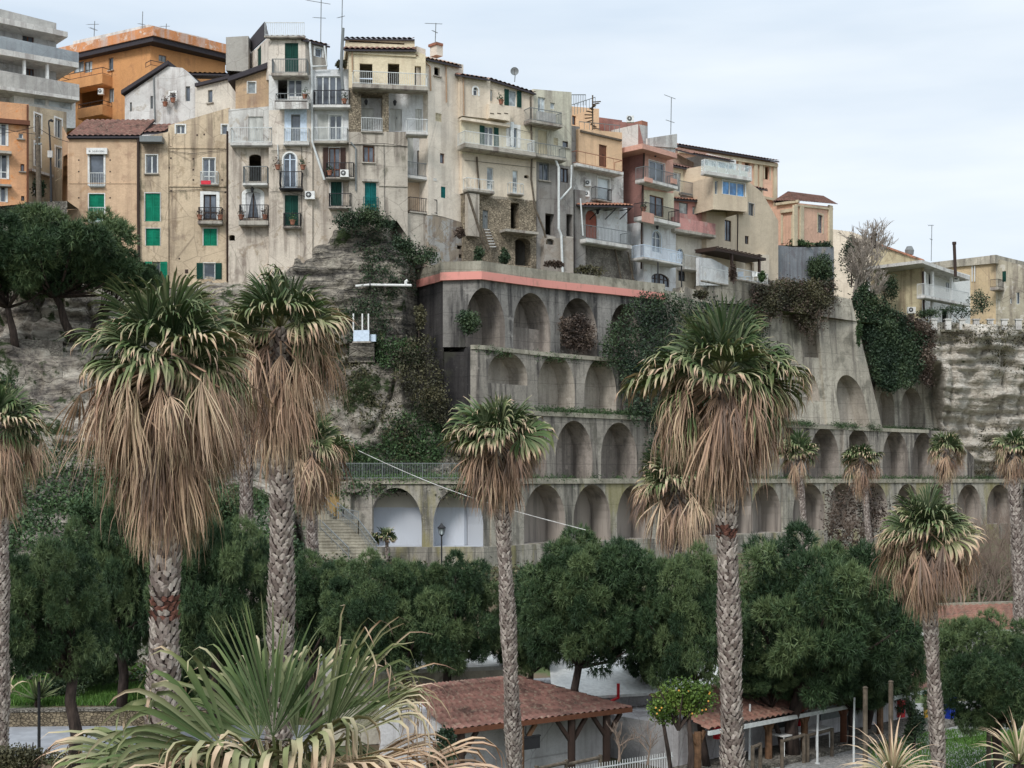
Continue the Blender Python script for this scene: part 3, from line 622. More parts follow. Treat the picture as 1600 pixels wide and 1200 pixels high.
# ================================================================ HOUSES
FRAMES = {'white': 'white_metal', 'dark': 'darkwood', 'brownf': 'brownwood', 'grey': 'grey_metal', 'blue': 'blue_paint'}
class House:
    def __init__(s, label, F, name='townhouse', cat='house', group='old houses along the clifftop', z=None):
        s.F = F; c = F.p(F.len / 2, 26 if z is None else z); s.t = thing(name, label, cat, tuple(c), group); s.wn = 0
    def fr(s, F=None): return F or s.F
    def wall(s, x0, x1, top, bot, mat, ops=(), D=8, F=None, name='wall', rev=.25, side=True, o=0.0):
        F = F or s.F; u0 = F.uz(x0, 0, o)[0]; u1 = F.uz(x1, 0, o)[0]
        zt = [F.uz(a, b, o) for a, b in top]; zb = [F.uz(a, b, o) for a, b in bot]
        holes = []; wins = []
        for op in ops:
            xa, ya, xb, yb, st = op[:5]; ex = op[5] if len(op) > 5 else {}
            ua, z1 = F.uz(xa, ya, o); ub, z0 = F.uz(xb, yb, o)
            if ub < ua: ua, ub = ub, ua
            ar = min((ub - ua) / 2, (z1 - z0) * .5) * ex.get('ar', 1) if ex.get('arch') else 0
            holes.append((ua, ub, z0, z1, ar)); wins.append((ua, ub, z0, z1, ar, st, ex))
        mb = MB(); pos = (lambda u, z, oo: F.p(u, z, oo + o))
        sheet(mb, pos, u0, u1, zb, zt, holes, rev)
        # sides, top, back
        def ztf(u): return interp(zt, u)
        def zbf(u): return interp(zb, u)
        if side and D:
            for u in (u0, u1):
                q = [pos(u, zbf(u), 0), pos(u, ztf(u), 0), pos(u, ztf(u), -D), pos(u, zbf(u), -D)]
                mb.face(q if u == u0 else q[::-1])
            us = sorted({u0, u1, *[a for a, b in zt if u0 < a < u1]})
            for a, b in zip(us, us[1:]):
                mb.face([pos(a, ztf(a), 0), pos(b, ztf(b), 0), pos(b, ztf(b), -D), pos(a, ztf(a), -D)])
            mb.face([pos(u0, min(zbf(u0), zbf(u1)), -D), pos(u0, ztf(u0), -D), pos(u1, ztf(u1), -D), pos(u1, min(zbf(u0), zbf(u1)), -D)])
        mb.build(name, mat, s.t)
        for w_ in wins: s.window(F, *w_, o=o)
        return s
    def window(s, F, ua, ub, z0, z1, ar, st, ex, o=0):
        if ex.get('trim'):
            mb = MB(); t_ = ex.get('tw', .14)
            if ar:
                pts = []
                zs = z1 - ar
                for k in range(13):
                    a = math.pi * k / 12; pts.append(((ua + ub) / 2 - math.cos(a) * (ub - ua) / 2, zs + math.sin(a) * ar, (ua + ub) / 2 - math.cos(a) * ((ub - ua) / 2 + t_), zs + math.sin(a) * (ar + t_)))
                pts = [(ua, z0, ua - t_, z0)] + pts + [(ub, z0, ub + t_, z0)]
                for p_, q_ in zip(pts, pts[1:]):
                    A_ = [F.p(p_[0], p_[1], o + .03), F.p(q_[0], q_[1], o + .03), F.p(q_[2], q_[3], o + .03), F.p(p_[2], p_[3], o + .03)]
                    mb.face(A_)
            else:
                F.box(mb, ua - t_, ua - .002, z0, z1 + t_, o - .02, o + .035); F.box(mb, ub + .002, ub + t_, z0, z1 + t_, o - .02, o + .035)
                F.box(mb, ua - .001, ub + .001, z1 + .002, z1 + t_ - .002, o - .02, o + .03)
            mb.build('surround', M[ex['trim']] if isinstance(ex['trim'], str) else ex['trim'], s.t)
        door = (z1 - z0) > 1.75 * (ub - ua) and (z1 - z0) > 1.7 and st != 'open'
        if ex.get('sill'):
            mb = MB(); F.box(mb, ua - .12, ub + .12, z0 - .09, z0 - .003, o - .05, o + .14); mb.build('sill', M['slab'], s.t)
        if st == 'open': return
        if st in ('green', 'dgreen', 'teal', 'brown', 'cream_sh', 'white_sh'):
            mb = MB(); m = (ua + ub) / 2
            nl = ex.get('leaves', 2); w_ = (ub - ua) / nl
            for k in range(nl):
                a = ua + k * w_ - (.03 if k == 0 else -.012); b = ua + (k + 1) * w_ + (.03 if k == nl - 1 else -.012)
                F.box(mb, a, b, z0 - .02, z1 + .02, o - .14, o - .09)
                F.box(mb, a, a + .09, z0 - .02, z1 + .02, o - .10, o - .06); F.box(mb, b - .09, b, z0 - .02, z1 + .02, o - .10, o - .06)
                for zz_ in (z0, (z0 + z1) / 2, z1 - .09): F.box(mb, a + .09, b - .09, zz_, zz_ + .09, o - .10, o - .062)
                zq = z0 + .14
                while zq < z1 - .12: F.box(mb, a + .085, b - .085, zq, zq + .045, o - .10, o - .072); zq += .11
            mb.build('shutter', M[st], s.t)
            if ex.get('trimg'): pass
            return
        if st in ('bdoor', 'rdoor', 'ddoor', 'wdoor', 'gdoor'):
            mb = MB(); mt = {'bdoor': 'brownwood', 'rdoor': 'redwood', 'ddoor': 'darkwood', 'wdoor': 'white_sh', 'gdoor': 'grey_metal'}[st]
            m = (ua + ub) / 2
            for a, b in ((ua - .03, m - .01), (m + .01, ub + .03)):
                if ar:
                    k = 8
                    for j in range(k):
                        p0 = a + (b - a) * j / k; p1_ = a + (b - a) * (j + 1) / k; F.box(mb, p0, p1_ + .001, z0 - .02, z1 + .02, o - .16, o - .11)
                else: F.box(mb, a, b, z0 - .02, z1 + .02, o - .16, o - .11)
                hh = (z1 - ar - z0)
                F.box(mb, a + .14, b - .14, z0 + .15, z0 + hh * .45, o - .12, o - .09); F.box(mb, a + .14, b - .14, z0 + hh * .52, z0 + hh * .93, o - .12, o - .09)
            d = mb.build('door', M[mt], s.t)
            h = MB(); F.box(h, m + .05, m + .08, z0 + .95, z0 + 1.08, o - .11, o - .04); h.build('handle', M['dark_metal'], d)
            return
        fm = M[FRAMES[st]]; nl = ex.get('n', 2 if (ub - ua) > .62 else 1); mb = MB(); f_ = .065
        back, fr_ = o - .20, o - .10
        F.box(mb, ua - .03, ua + f_, z0 - .02, z1 + .02, back, fr_); F.box(mb, ub - f_, ub + .03, z0 - .02, z1 + .02, back, fr_)
        F.box(mb, ua + f_, ub - f_, z0 - .02, z0 + (f_ if not door else .1), back, fr_ - .002)
        if not ar: F.box(mb, ua + f_, ub - f_, z1 - f_, z1 + .02, back, fr_ - .002)
        else:
            cx = (ua + ub) / 2; hw = (ub - ua) / 2
            for k in range(12):
                a0, a1 = math.pi * k / 12, math.pi * (k + 1) / 12
                q = []
                for a_, r1, r2 in ((a0, 1.06, .86), (a1, 1.06, .86)):
                    q.append((cx - math.cos(a_) * hw * r1, z1 - ar + math.sin(a_) * ar * r1)); q.append((cx - math.cos(a_) * hw * r2, z1 - ar + math.sin(a_) * ar * r2))
                mb.face([F.p(*q[0], fr_ - .002), F.p(*q[2], fr_ - .002), F.p(*q[3], fr_ - .002), F.p(*q[1], fr_ - .002)])
            F.box(mb, ua + f_, ub - f_, z1 - ar - .03, z1 - ar + .03, back, fr_ - .002)
        for k in range(1, nl):
            m = ua + (ub - ua) * k / nl; F.box(mb, m - f_ * .8, m + f_ * .8, z0, z1 - (0 if ar else f_), back, fr_ - .004)
        if door and not ex.get('plain'): F.box(mb, ua + f_, ub - f_, z0 + (z1 - z0) * .27, z0 + (z1 - z0) * .27 + .08, back, fr_ - .006)
        wo = mb.build('glazed_door' if door else 'window', fm, s.t)
        g = MB(); g.face([F.p(ua - .03, z0 - .02, o - .15), F.p(ub + .03, z0 - .02, o - .15), F.p(ub + .03, z1 + .02, o - .15), F.p(ua - .03, z1 + .02, o - .15)])
        g.build('pane', M[ex.get('g', 'glass')], wo)
        if ex.get('sh'):
            mt = M[ex['sh']]; w_ = (ub - ua) * ex.get('sw', .5)
            for sgn, e_ in ((-1, ua), (1, ub)):
                m2 = MB(); a, b = (e_ - w_ - .03, e_ - .03) if sgn < 0 else (e_ + .03, e_ + w_ + .03)
                F.box(m2, a, b, z0, z1, o + .01, o + .05)
                F.box(m2, a, a + .08, z0 - .002, z1 + .002, o + .05, o + .075); F.box(m2, b - .08, b, z0 - .002, z1 + .002, o + .05, o + .075)
                zq = z0 + .08
                while zq < z1 - .1: F.box(m2, a + .085, b - .085, zq, zq + .05, o + .05, o + .068); zq += .12
                m2.build('shutter', mt, wo)
        if ex.get('curtain'):
            cm_ = MB(); m = (ua + ub) / 2
            for sgn in (-1, 1):
                k = 6; e_ = ua if sgn < 0 else ub
                for j in range(k):
                    za, zb_ = z1 - (z1 - z0) * j / k, z1 - (z1 - z0) * (j + 1) / k
                    wa = abs(m - e_) * (1 - .75 * (j / k) ** .7); wb = abs(m - e_) * (1 - .75 * ((j + 1) / k) ** .7)
                    q = [F.p(e_, zb_, o - .05), F.p(e_ - sgn * wb, zb_, o - .05), F.p(e_ - sgn * wa, za, o - .05), F.p(e_, za, o - .05)]
                    cm_.face(q)
            cm_.build('curtain', M['curtain'], wo)
    def bal(s, x0, x1, yf, yr, pr=.85, slab=.16, rail='dark_metal', smat='slab', F=None, o=0.0, sp=.12, belly=0, brk=False, parapet=None, glass=None, sides=True):
        """balcony: floor at pixel row yf, rail top at yr, measured on the front plane"""
        F = F or s.F; ua, zf = F.uz(x0, yf, o + pr); ub, zr = F.uz(x1, yf, o + pr)
        zr = F.uz((x0 + x1) / 2, yr, o + pr)[1]; zf = F.uz((x0 + x1) / 2, yf, o + pr)[1]
        mb = MB(); F.box(mb, ua - .05, ub + .05, zf - slab, zf, o + .003, o + pr + .05)
        F.box(mb, ua - .02, ub + .02, zf - slab - .06, zf - slab + .002, o + .004, o + pr - .05)
        b = mb.build('balcony', M[smat] if isinstance(smat, str) else smat, s.t)
        r = MB()
        if parapet:
            F.box(r, ua, ub, zf + .002, zr, o + pr - .1, o + pr); F.box(r, ua, ua + .1, zf + .002, zr - .002, o + .003, o + pr - .1); F.box(r, ub - .1, ub, zf + .002, zr - .002, o + .003, o + pr - .1)
            r.build('parapet', parapet, b); 
        elif glass:
            n_ = max(1, int((ub - ua) / 1.3))
            F.box(r, ua, ub, zf + .02, zr - .04, o + pr - .03, o + pr - .015); F.box(r, ua, ua + .02, zf + .02, zr - .04, o + .01, o + pr - .04)
            r.build('glass_panel', M[glass], b); r = MB()
            for k in range(n_ + 1): u = ua + (ub - ua) * k / n_; F.box(r, u - .03, u + .03, zf, zr, o + pr - .05, o + pr)
            F.box(r, ua, ub, zr - .05, zr, o + pr - .055, o + pr + .005); F.box(r, ua - .002, ua + .05, zr - .05, zr, o + .003, o + pr); F.box(r, ub - .05, ub + .002, zr - .05, zr, o + .003, o + pr)
            r.build('railing', M[rail], b)
        else:
            t_ = .028
            def run(a, b_):
                a = Vector(a); b_ = Vector(b_); L_ = (b_ - a).length; k = max(1, int(L_ / sp))
                r.beam(a + Vector((0, 0, zr - zf)), b_ + Vector((0, 0, zr - zf)), .05); r.beam(a + Vector((0, 0, .08)), b_ + Vector((0, 0, .08)), .035)
                for i in range(k + 1):
                    p_ = a + (b_ - a) * i / k; w_ = .045 if i in (0, k) else t_
                    if belly:
                        h = zr - zf; q = [p_ + Vector((0, 0, .05)), p_ + s.F.n * belly + Vector((0, 0, h * .25)), p_ + s.F.n * belly * .6 + Vector((0, 0, h * .5)), p_ + Vector((0, 0, h))]
                        r.tube(q, t_ / 2, 4, cap=False)
                    else: r.tube([p_, p_ + Vector((0, 0, zr - zf))], w_ / 2, 4, cap=False)
            e = o + pr - .04
            run(F.p(ua, zf, e), F.p(ub, zf, e))
            if sides and pr > .25: run(F.p(ua, zf, o + .02), F.p(ua, zf, e)); run(F.p(ub, zf, o + .02), F.p(ub, zf, e))
            r.build('railing', M[rail], b)
        if brk:
            for u in (ua + .2, ub - .2):
                mb = MB(); mb.hexa([F.p(u - .05, zf - slab - .45, o), F.p(u + .05, zf - slab - .45, o), F.p(u + .05, zf - slab - .45, o + .03), F.p(u - .05, zf - slab - .45, o + .03), F.p(u - .05, zf - slab - .05, o), F.p(u + .05, zf - slab - .05, o), F.p(u + .05, zf - slab - .05, o + pr * .8), F.p(u - .05, zf - slab - .05, o + pr * .8)])
                mb.build('bracket', M[smat] if isinstance(smat, str) else smat, b)
        return b
    def box(s, x0, y0, x1, y1, o0, o1, mat, name='trim', F=None, skew=True):
        F = F or s.F; o_ = max(o0, o1); ua, z1 = F.uz(x0, y0, o_); ub, z0 = F.uz(x1, y1, o_)
        if x1 - x0 > 12: z0 = F.uz(x0, y1, o_)[1]
        mb = MB(); F.box(mb, ua, ub, z0, z1, o0, o1); return mb.build(name, M[mat] if isinstance(mat, str) else mat, s.t)
    def pipe(s, pts, r=.06, mat='white_metal', o=.1, F=None, name='drainpipe'):
        F = F or s.F; mb = MB(); mb.tube([F.p(*F.uz(a, b, o), o) for a, b in pts], r, 8); return mb.build(name, M[mat], s.t)
    def roof(s, x0, x1, ye0, ye1, D=5, rise=2.0, over=.35, mat='tile', F=None, o=0.0, name='roof', thick=.12, step=.4):
        """lean-to tiled roof: eave on the front at pixel rows ye0..ye1"""
        F = F or s.F; ua, za = F.uz(x0, ye0, o + over); ub, zb = F.uz(x1, ye1, o + over)
        L_ = ub - ua; nc = max(8, int(L_ / (step / 4))); nr = max(3, int((D + over) / .42)); V = []; Fc = []
        for j in range(nr):
            for e in (0, 1):
                f = (j + e) / nr; oo = o + over - (D + over) * f
                for i in range(nc + 1):
                    g = i / nc; z = za + (zb - za) * g + rise * f + (.11 * abs(math.sin(math.pi * g * L_ / step)) + (.045 if e == 0 else 0))
                    V.append(F.p(ua + L_ * g, z, oo))
        W = nc + 1
        for j in range(2 * nr - 1):
            for i in range(nc): Fc.append((j * W + i, j * W + i + 1, (j + 1) * W + i + 1, (j + 1) * W + i))
        me = np_mesh(name, V, Fc); ob = link_mesh(name, me, M[mat], s.t)
        mb = MB(); e = o + over - .03; b_ = o - D
        mb.hexa([F.p(ua, za - thick, e), F.p(ub, zb - thick, e), F.p(ub, zb + rise - thick, b_), F.p(ua, za + rise - thick, b_), F.p(ua, za + .01, e), F.p(ub, zb + .01, e), F.p(ub, zb + rise + .01, b_), F.p(ua, za + rise + .01, b_)])
        mb.build('eave', M['slate'], ob)
        return ob
def W(*a, **k): return wallmat(*a, **k)
G = 'old houses along the clifftop'
def corr(F, x0, y, x1): return
def sillrow(h, x0, x1, y, h_=3, o=.06, mat='slab', F=None): h.box(x0, y, x1, y + h_, 0.001, o, mat, 'string_course', F)

# --- H0/H1: orange + beige houses at the left edge
mO = W('orange_plaster', (218, 166, 124), (150, 122, 100), .35, flake=(216, 142, 84), famt=.35, seed=1)
h = House('orange plastered house cut by the left edge of the photo, white french windows', Fac(-90, 99, 46, 101), group=G)
h.wall(-90, 45, [(-90, 150), (45, 163)], [(-90, 330), (45, 318)], mO,
       [(-8, 192, 10, 228, 'white', {'trim': 'white'}), (-8, 240, 11, 280, 'white', {'trim': 'white'}), (-8, 290, 9, 316, 'white', {'trim': 'white'}), (29, 208, 36, 217, 'white', {'sill': 1}), (32, 256, 38, 268, 'brownf', {'sill': 1}), (33, 306, 38, 314, 'dark')], D=9)
h.box(-90, 177, 47, 184, 0, .35, 'brownwood', 'cornice'); h.box(-90, 228, 18, 232, 0, .7, 'slab', 'balcony'); h.box(-90, 281, 18, 284, 0, .6, 'slab', 'balcony')
h.pipe([(43, 164), (43, 316)], .07, 'brownwood')
h = House('beige building with tall white windows behind the wooden utility pole', Fac(45, 106, 104, 110), group=G)
h.wall(45, 104, [(45, 165), (104, 175)], [(45, 335), (104, 335)], W('beige_plaster', (206, 190, 162), seed=2),
       [(54, 177, 64, 210, 'white', {'trim': 'white'}), (86, 184, 96, 217, 'white', {'trim': 'white'}), (54, 222, 63, 262, 'white', {'trim': 'white'}), (87, 229, 96, 264, 'white', {'trim': 'white'}), (54, 288, 60, 304, 'white', {'trim': 'white'})], D=9)
h.box(50, 263, 84, 267, 0, .5, 'slab_white', 'balcony')
# --- H2 modern grey block
F = Fac(-110, 111, 124, 119)
h = House('modern grey apartment block with stacked solid terraces, upper left corner', F, 'apartment_building', 'apartment building', None)
mG = W('grey_render', (188, 186, 180), (120, 116, 110), .4, seed=4); mG2 = W('blue_grey_parapet', (160, 168, 172), (120, 122, 122), .4, seed=5)
h.wall(-110, 88, [(-110, -8), (88, 38)], [(-110, 230), (88, 200)], W('white_grey_render', (204, 204, 202), (140, 136, 130), .6, flake=(180, 176, 168), famt=.3, seed=6), [(35, 54, 53, 69, 'brownf', {'g': 'glass'}), (-30, 86, 0, 104, 'open'), (41, 106, 53, 120, 'brownf')], D=10, o=-2)
def sband(h, x0, x1, yt0, yt1, yb0, yb1, o0, o1, mat, name):
    F = h.F; mb = MB(); a = F.uz(x0, yt0, o1); b = F.uz(x1, yt1, o1); c_ = F.uz(x0, yb0, o1); d = F.uz(x1, yb1, o1)
    mb.hexa([F.p(c_[0], c_[1], o1), F.p(d[0], d[1], o1), F.p(d[0], d[1], o0), F.p(c_[0], c_[1], o0), F.p(a[0], a[1], o1), F.p(b[0], b[1], o1), F.p(b[0], b[1], o0), F.p(a[0], a[1], o0)])
    return mb.build(name, M[mat] if isinstance(mat, str) else mat, h.t)
sband(h, -110, 88, -14, 36, 6, 47, -8, -1.6, mG, 'roof_parapet'); sband(h, -110, 106, 2, 50, 12, 58, -8, .0, 'slab_white', 'roof_slab')
sband(h, -110, 123, 32, 82, 56, 98, -.15, .4, mG2, 'parapet'); sband(h, -110, 123, 56, 98, 66, 106, -6, .42, 'slab_white', 'floor_slab')
sband(h, -110, 124, 90, 132, 118, 152, -.15, .5, mG, 'parapet'); sband(h, -110, 124, 118, 152, 124, 157, -6, .52, 'slab_white', 'floor_slab')
for x in (37, 73, -5): h.box(x, 92, x + 3.5, 126, -.3, .1, 'white', 'column')
h.wall(22, 118, [(22, 138), (118, 158)], [(22, 200), (118, 200)], M['white'], [(53, 149, 72, 166, 'white', {'g': 'glass_pale', 'n': 1}), (76, 148, 112, 172, 'white', {'g': 'glass_pale', 'n': 1})], D=5, o=-.8)
# --- H3 orange apartment block
mOr = W('bright_orange_render', (212, 156, 104), (150, 110, 80), .25, flake=(206, 150, 96), famt=.0, big=.2, seed=8)
FL = Fac(88, 131, 235, 125); FR = Fac(235, 125, 352, 130)
h = House('bright orange flat roofed apartment block with corner facing the viewer', FL, 'apartment_building', 'apartment building', None)
h.wall(88, 235, [(88, 82), (235, 62)], [(88, 200), (235, 200)], mOr, [(115, 98, 131, 112, 'grey', {'g': 'glass_pale'}), (132, 97, 144, 112, 'grey', {'g': 'glass_pale'}), (170, 91, 177, 109, 'grey', {'sill': 1}), (125, 137, 161, 166, 'open'), (170, 139, 178, 159, 'grey', {'g': 'glass_pale'})], D=0, F=FL, side=False)
h.wall(235, 352, [(235, 62), (352, 92)], [(235, 200), (352, 200)], mOr, [(248, 85, 260, 98, 'grey', {'g': 'glass_pale'})], D=0, F=FR, side=False)
mb = MB(); c0, c1, c2 = FL.p(0, 30), FR.p(0, 30), FR.p(FR.len, 30); c3 = Vector((c2.x + c0.x - c1.x, c2.y + c0.y - c1.y, 30))
zt_ = Z_(62, 125); mb.face([Vector((c.x, c.y, zt_)) for c in (c0, c1, c2, c3)])
mb.face([Vector((c2.x, c2.y, 26)), Vector((c3.x, c3.y, 26)), Vector((c3.x, c3.y, zt_)), Vector((c2.x, c2.y, zt_))]); mb.face([Vector((c3.x, c3.y, 26)), Vector((c0.x, c0.y, 26)), Vector((c0.x, c0.y, zt_)), Vector((c3.x, c3.y, zt_))]); mb.build('wall', mOr, h.t)
mB = W('peeling_orange_fascia', (206, 136, 84), (206, 196, 182), .9, flake=(216, 200, 184), famt=.35, seed=9)
def ring(o1, z0, z1, mat, name):
    mb = MB(); cc = (c0 + c1 + c2 + c3) / 4
    q = []
    for c in (c0, c1, c2, c3):
        d = (c - cc); d.z = 0; q.append(c + d.normalized() * o1 * 1.3)
    mb.hexa([Vector((p_.x, p_.y, z0)) for p_ in q] + [Vector((p_.x, p_.y, z1)) for p_ in q]); mb.build(name, mat, h.t)
ring(1.1, zt_ - .55, zt_ - .1, M['slate'], 'soffit'); ring(1.3, zt_ - .1, zt_ + .75, mB, 'roof_fascia')
cc = (c0 + c1 + c2 + c3) / 4; mb = MB(); mb.hexa([Vector((cc.x + (c.x - cc.x) * .8, cc.y + (c.y - cc.y) * .8, zt_ + .75)) for c in (c0, c1, c2, c3)] + [Vector((cc.x + (c.x - cc.x) * .8, cc.y + (c.y - cc.y) * .8, zt_ + 1.75)) for c in (c0, c1, c2, c3)]); mb.build('roof_top', M['slab_white'], h.t)
h.bal(92, 160, 122, 112, 1.2, .9, 'dark_metal', mOr, F=FL, sp=1.2); h.bal(122, 160, 167, 160, 1.2, .9, 'dark_metal', mOr, F=FL, sp=1.2); h.bal(236, 262, 105, 97, 1.1, .8, 'dark_metal', mOr, F=FR, sp=1.2)
# --- H4 white houses behind
mW = W('white_flaking_plaster', (212, 210, 206), (140, 132, 122), .6, flake=(176, 168, 156), famt=.28, seed=10)
h = House('white gabled house with sagging dark eave in front of the orange block', Fac(190, 112, 306, 111), group=G)
h.wall(195, 306, [(195, 150), (262, 104), (285, 106), (306, 128)], [(195, 215), (306, 215)], mW, [(203, 160, 206, 174, 'grey'), (266, 145, 274, 158, 'white', {'trim': 'white'}), (235, 150, 239, 170, 'grey'), (290, 135, 297, 158, 'grey')], D=7)
sband(h, 189, 262, 141, 94, 147, 100, -6, .3, 'slate', 'roof_edge')
h.pipe([(240, 120), (242, 190)], .05, 'grey_metal')
h = House('cream house with orange pantile roof and dark eave left of the grey chimney block', Fac(304, 110.5, 374, 109), group=G)
h.wall(305, 372, [(305, 135), (372, 115)], [(305, 200), (372, 180)], W('cream_plaster', (214, 206, 192), seed=11), [(325, 141, 332, 160, 'grey', {'sill': 1})], D=7)
sband(h, 304, 374, 130, 114, 135, 118, -7, .3, 'slate', 'eave')
h.roof(262, 366, 114, 116, 6, 1.5, .3, 'tile_orange', F=Fac(255, 112, 370, 113), o=-.5)
# --- H6 red-roof house
mP = W('peach_plaster', (214, 184, 152), (150, 122, 98), .35, flake=(200, 164, 128), famt=.1, seed=12)
mP2 = W('stained_peach_plaster', (206, 186, 158), (112, 100, 84), .75, flake=(170, 150, 124), famt=.35, moss=.6, seed=13)
F = Fac(106, 104, 216, 104)
h = House('peach house with red tiled roof and green shutters at the left of the row', F, group=G)
h.wall(106, 216, [(106, 213), (216, 213)], [(106, 450), (216, 450)], mP, [(140, 241, 162, 290, 'grey', {'n': 1, 'trim': 'white', 'plain': 1}), (139, 303, 163, 346, 'green', {'trim': 'white', 'tw': .07}), (142, 476, 164, 492, 'white', {'n': 1}) if 0 else (141, 404, 162, 420, 'white')], D=6)
F2 = Fac(97, 109, 106, 104)
h.wall(97, 106, [(97, 196), (106, 213)], [(97, 450), (106, 450)], mP, [], D=0, F=F2, side=False)
h.roof(104, 218, 213, 213, 4.2, 2.4, .3, 'tile'); h.roof(218, 256, 208, 207, 3.4, 1.55, .2, 'tile', o=-1)
sillrow(h, 108, 212, 285.5, 1.4, .04, mP); h.box(135, 231, 167, 240.5, .0, .25, 'white', 'sign_box')
h.bal(140, 162, 290, 270, .22, .05, 'white_metal', 'white_metal'); h.bal(138, 165, 346, 324, .22, .05, 'white_metal', 'white_metal')
h.box(106, 213, 216, 217, 0, .12, 'slate', 'gutter')
h.pipe([(216, 214), (216, 330), (217, 410)], .11, 'darkwood', .12)
# shop sign lettering: faint grey marks as on the photo
mb = MB()
for k, wd in enumerate((2.4, 0, 1.6, 1.3, 1.6, .8, 1.5, 2.2, 1.0)):
    if wd:
        for q in range(2):
            x = 139 + k * 2.8 + q * .9; a = F.uz(x, 234.4 + (q * 1.3), .26); b = F.uz(x + wd * (.3 if q == 0 else .6), 237.6 - q * .8, .26); F.box(mb, a[0], b[0], b[1], a[1], .25, .262)
mb.build('sign_lettering', M['grey_metal'], h.t)
for x in (123, 172):
    for y in (250, 268, 286, 309):
        h.box(x - 1, y - 1, x + 1, y + 1, .0, .02, 'darkwood', 'hole_shade_mark')  # dark plates stand in for the shade inside the beam holes
for i, y in enumerate((245, 262, 277)):
    a0 = F2.uz(98, y)[0]
    mb = MB(); Fq = Fac(88 - i * 2, 106.5, 104, 104.2)
    for k in range(8):
        s0, s1 = k / 8, (k + 1) / 8
        A_ = lambda s_, b_: P(104 - (14 + i * 2) * s_ * b_ - 1, y - 4 + (9 * b_ + (1.2 * math.sin(s_ * 18) if b_ == 1 else 0)), 105.5 - 1.8 * s_)
    pts = [[P(104 - (13 + i * 2) * b_ + 1.5 * math.sin(k * 1.2) * 0, y - 4 + 9 * b_ + (1.1 * (k % 2) if b_ == 1 else 0), 108 - .35 * k) for k in range(12)] for b_ in (0, .5, 1)]
    for r0, r1 in zip(pts, pts[1:]):
        for k in range(11): mb.face([r0[k], r0[k + 1], r1[k + 1], r1[k]])
    mb.build('awning', M['cream_sh'], h.t)
# --- H7/H8 peach+ochre stained house
F = Fac(216, 104.2, 358, 104.4)
h = House('long stained ochre house with mossy parapet and green closed shutters', F, group=G)
h.wall(217, 263, [(217, 215), (263, 206)], [(217, 450), (263, 450)], mP2, [(228, 242, 246, 271, 'white', {'trim': 'white', 'tw': .06, 'sill': 1}), (227, 302, 250, 346, 'green', {'trim': 'slab_white', 'tw': .08}), (228, 357, 250, 384, 'green', {'trim': 'slab_white', 'tw': .06}), (238, 409, 250, 437, 'grey', {'sh': 'green', 'sw': .9})], o=.15, D=8.15)
h.wall(263, 358, [(263, 196), (358, 168)], [(263, 450), (358, 450)], mP2, [(275, 195.5, 289, 209, 'white', {'trim': 'white', 'tw': .1}), (346.5, 195, 355.5, 210, 'white', {'trim': 'white', 'tw': .08}), (317, 247, 336, 287, 'white', {'trim': 'white', 'tw': .05}), (318, 304, 338, 343, 'dark', {'trim': 'white', 'tw': .25}), (318, 357, 339, 384, 'green', {'trim': 'slab_white', 'tw': .06}), (318, 411, 336, 436, 'white', {'sh': 'dgreen', 'sw': .55, 'n': 1, 'trim': 'white', 'tw': .05})], D=8)
for x, y in ((267, 230), (267, 247), (264, 262), (302, 248), (302, 265), (302, 281), (347, 281), (308, 211), (319, 210), (267, 298), (352, 300), (280, 404)): h.box(x - 1.1, y - 1.3, x + 1.1, y + 1.3, 0, .02, 'darkwood', 'hole_shade_mark')  # small dark plates painted as shade in wall holes, none cut
h.box(289, 421, 294, 427, 0, .02, 'darkwood', 'vent_shade_mark')  # dark plate in place of the shade inside an uncut vent
h.box(218, 212, 253, 221, .15, .9, 'grey_metal', 'awning_box'); sillrow(h, 263, 356, 230, 1.6, .06, mP2); sillrow(h, 263, 356, 289.5, 2, .08, mP2)
h.bal(313, 340, 288, 268, .35, .05, 'white_metal', 'slab', sp=.1); h.bal(310, 346, 345, 324, .6, .22, 'dark_metal', 'slab', belly=.15)
h.box(314, 282, 329, 288, .37, .42, 'red_cloth', 'red_towel')
h.pipe([(355, 205), (355, 440)], .07, 'darkwood')
for q in ([(218, 297), (260, 299), (310, 296), (356, 300)], [(264, 236), (300, 240), (356, 234)]): h.pipe(q, .016, 'dark_metal', .08, name='cable')
# --- H9
mGr = W('grey_beige_plaster', (210, 198, 182), (108, 98, 84), .7, flake=(172, 156, 134), famt=.3, moss=.4, seed=15)
mWf = W('flaking_whitewash', (220, 218, 212), (120, 112, 100), .85, flake=(178, 168, 152), famt=.33, seed=16)
F = Fac(357, 104, 426, 104)
h = House('narrow house with slate gable edge, whitewashed balcony storey and black arched door', F, group=G)
h.wall(368, 422, [(368, 122), (422, 102)], [(368, 172), (422, 166)], W('tan_plaster', (192, 164, 132), (140, 116, 96), .6, flake=(170, 150, 128), famt=.3, seed=17), [(387, 128, 399.5, 146, 'white', {'n': 1, 'g': 'glass_pale', 'trim': 'white', 'tw': .06})], D=7, o=-.2)
h.wall(357, 423, [(357, 171), (423, 166)], [(357, 223), (423, 223)], mWf, [(388, 182, 411, 222, 'wdoor', {})], D=7)
h.wall(357, 425, [(357, 223), (425, 223)], [(357, 445), (425, 445)], mGr, [(389, 241, 408, 283, 'open', {'arch': 1, 'ar': .5}), (384, 300, 407, 341, 'dark', {'arch': 1, 'ar': .25, 'trim': 'white', 'tw': .3, 'curtain': 1, 'plain': 1}), (358, 367, 367, 376, 'open', {'arch': 1, 'ar': .5})], D=7)
sband(h, 356, 426, 120, 94, 127, 103, -6, .2, 'slate', 'roof_edge')
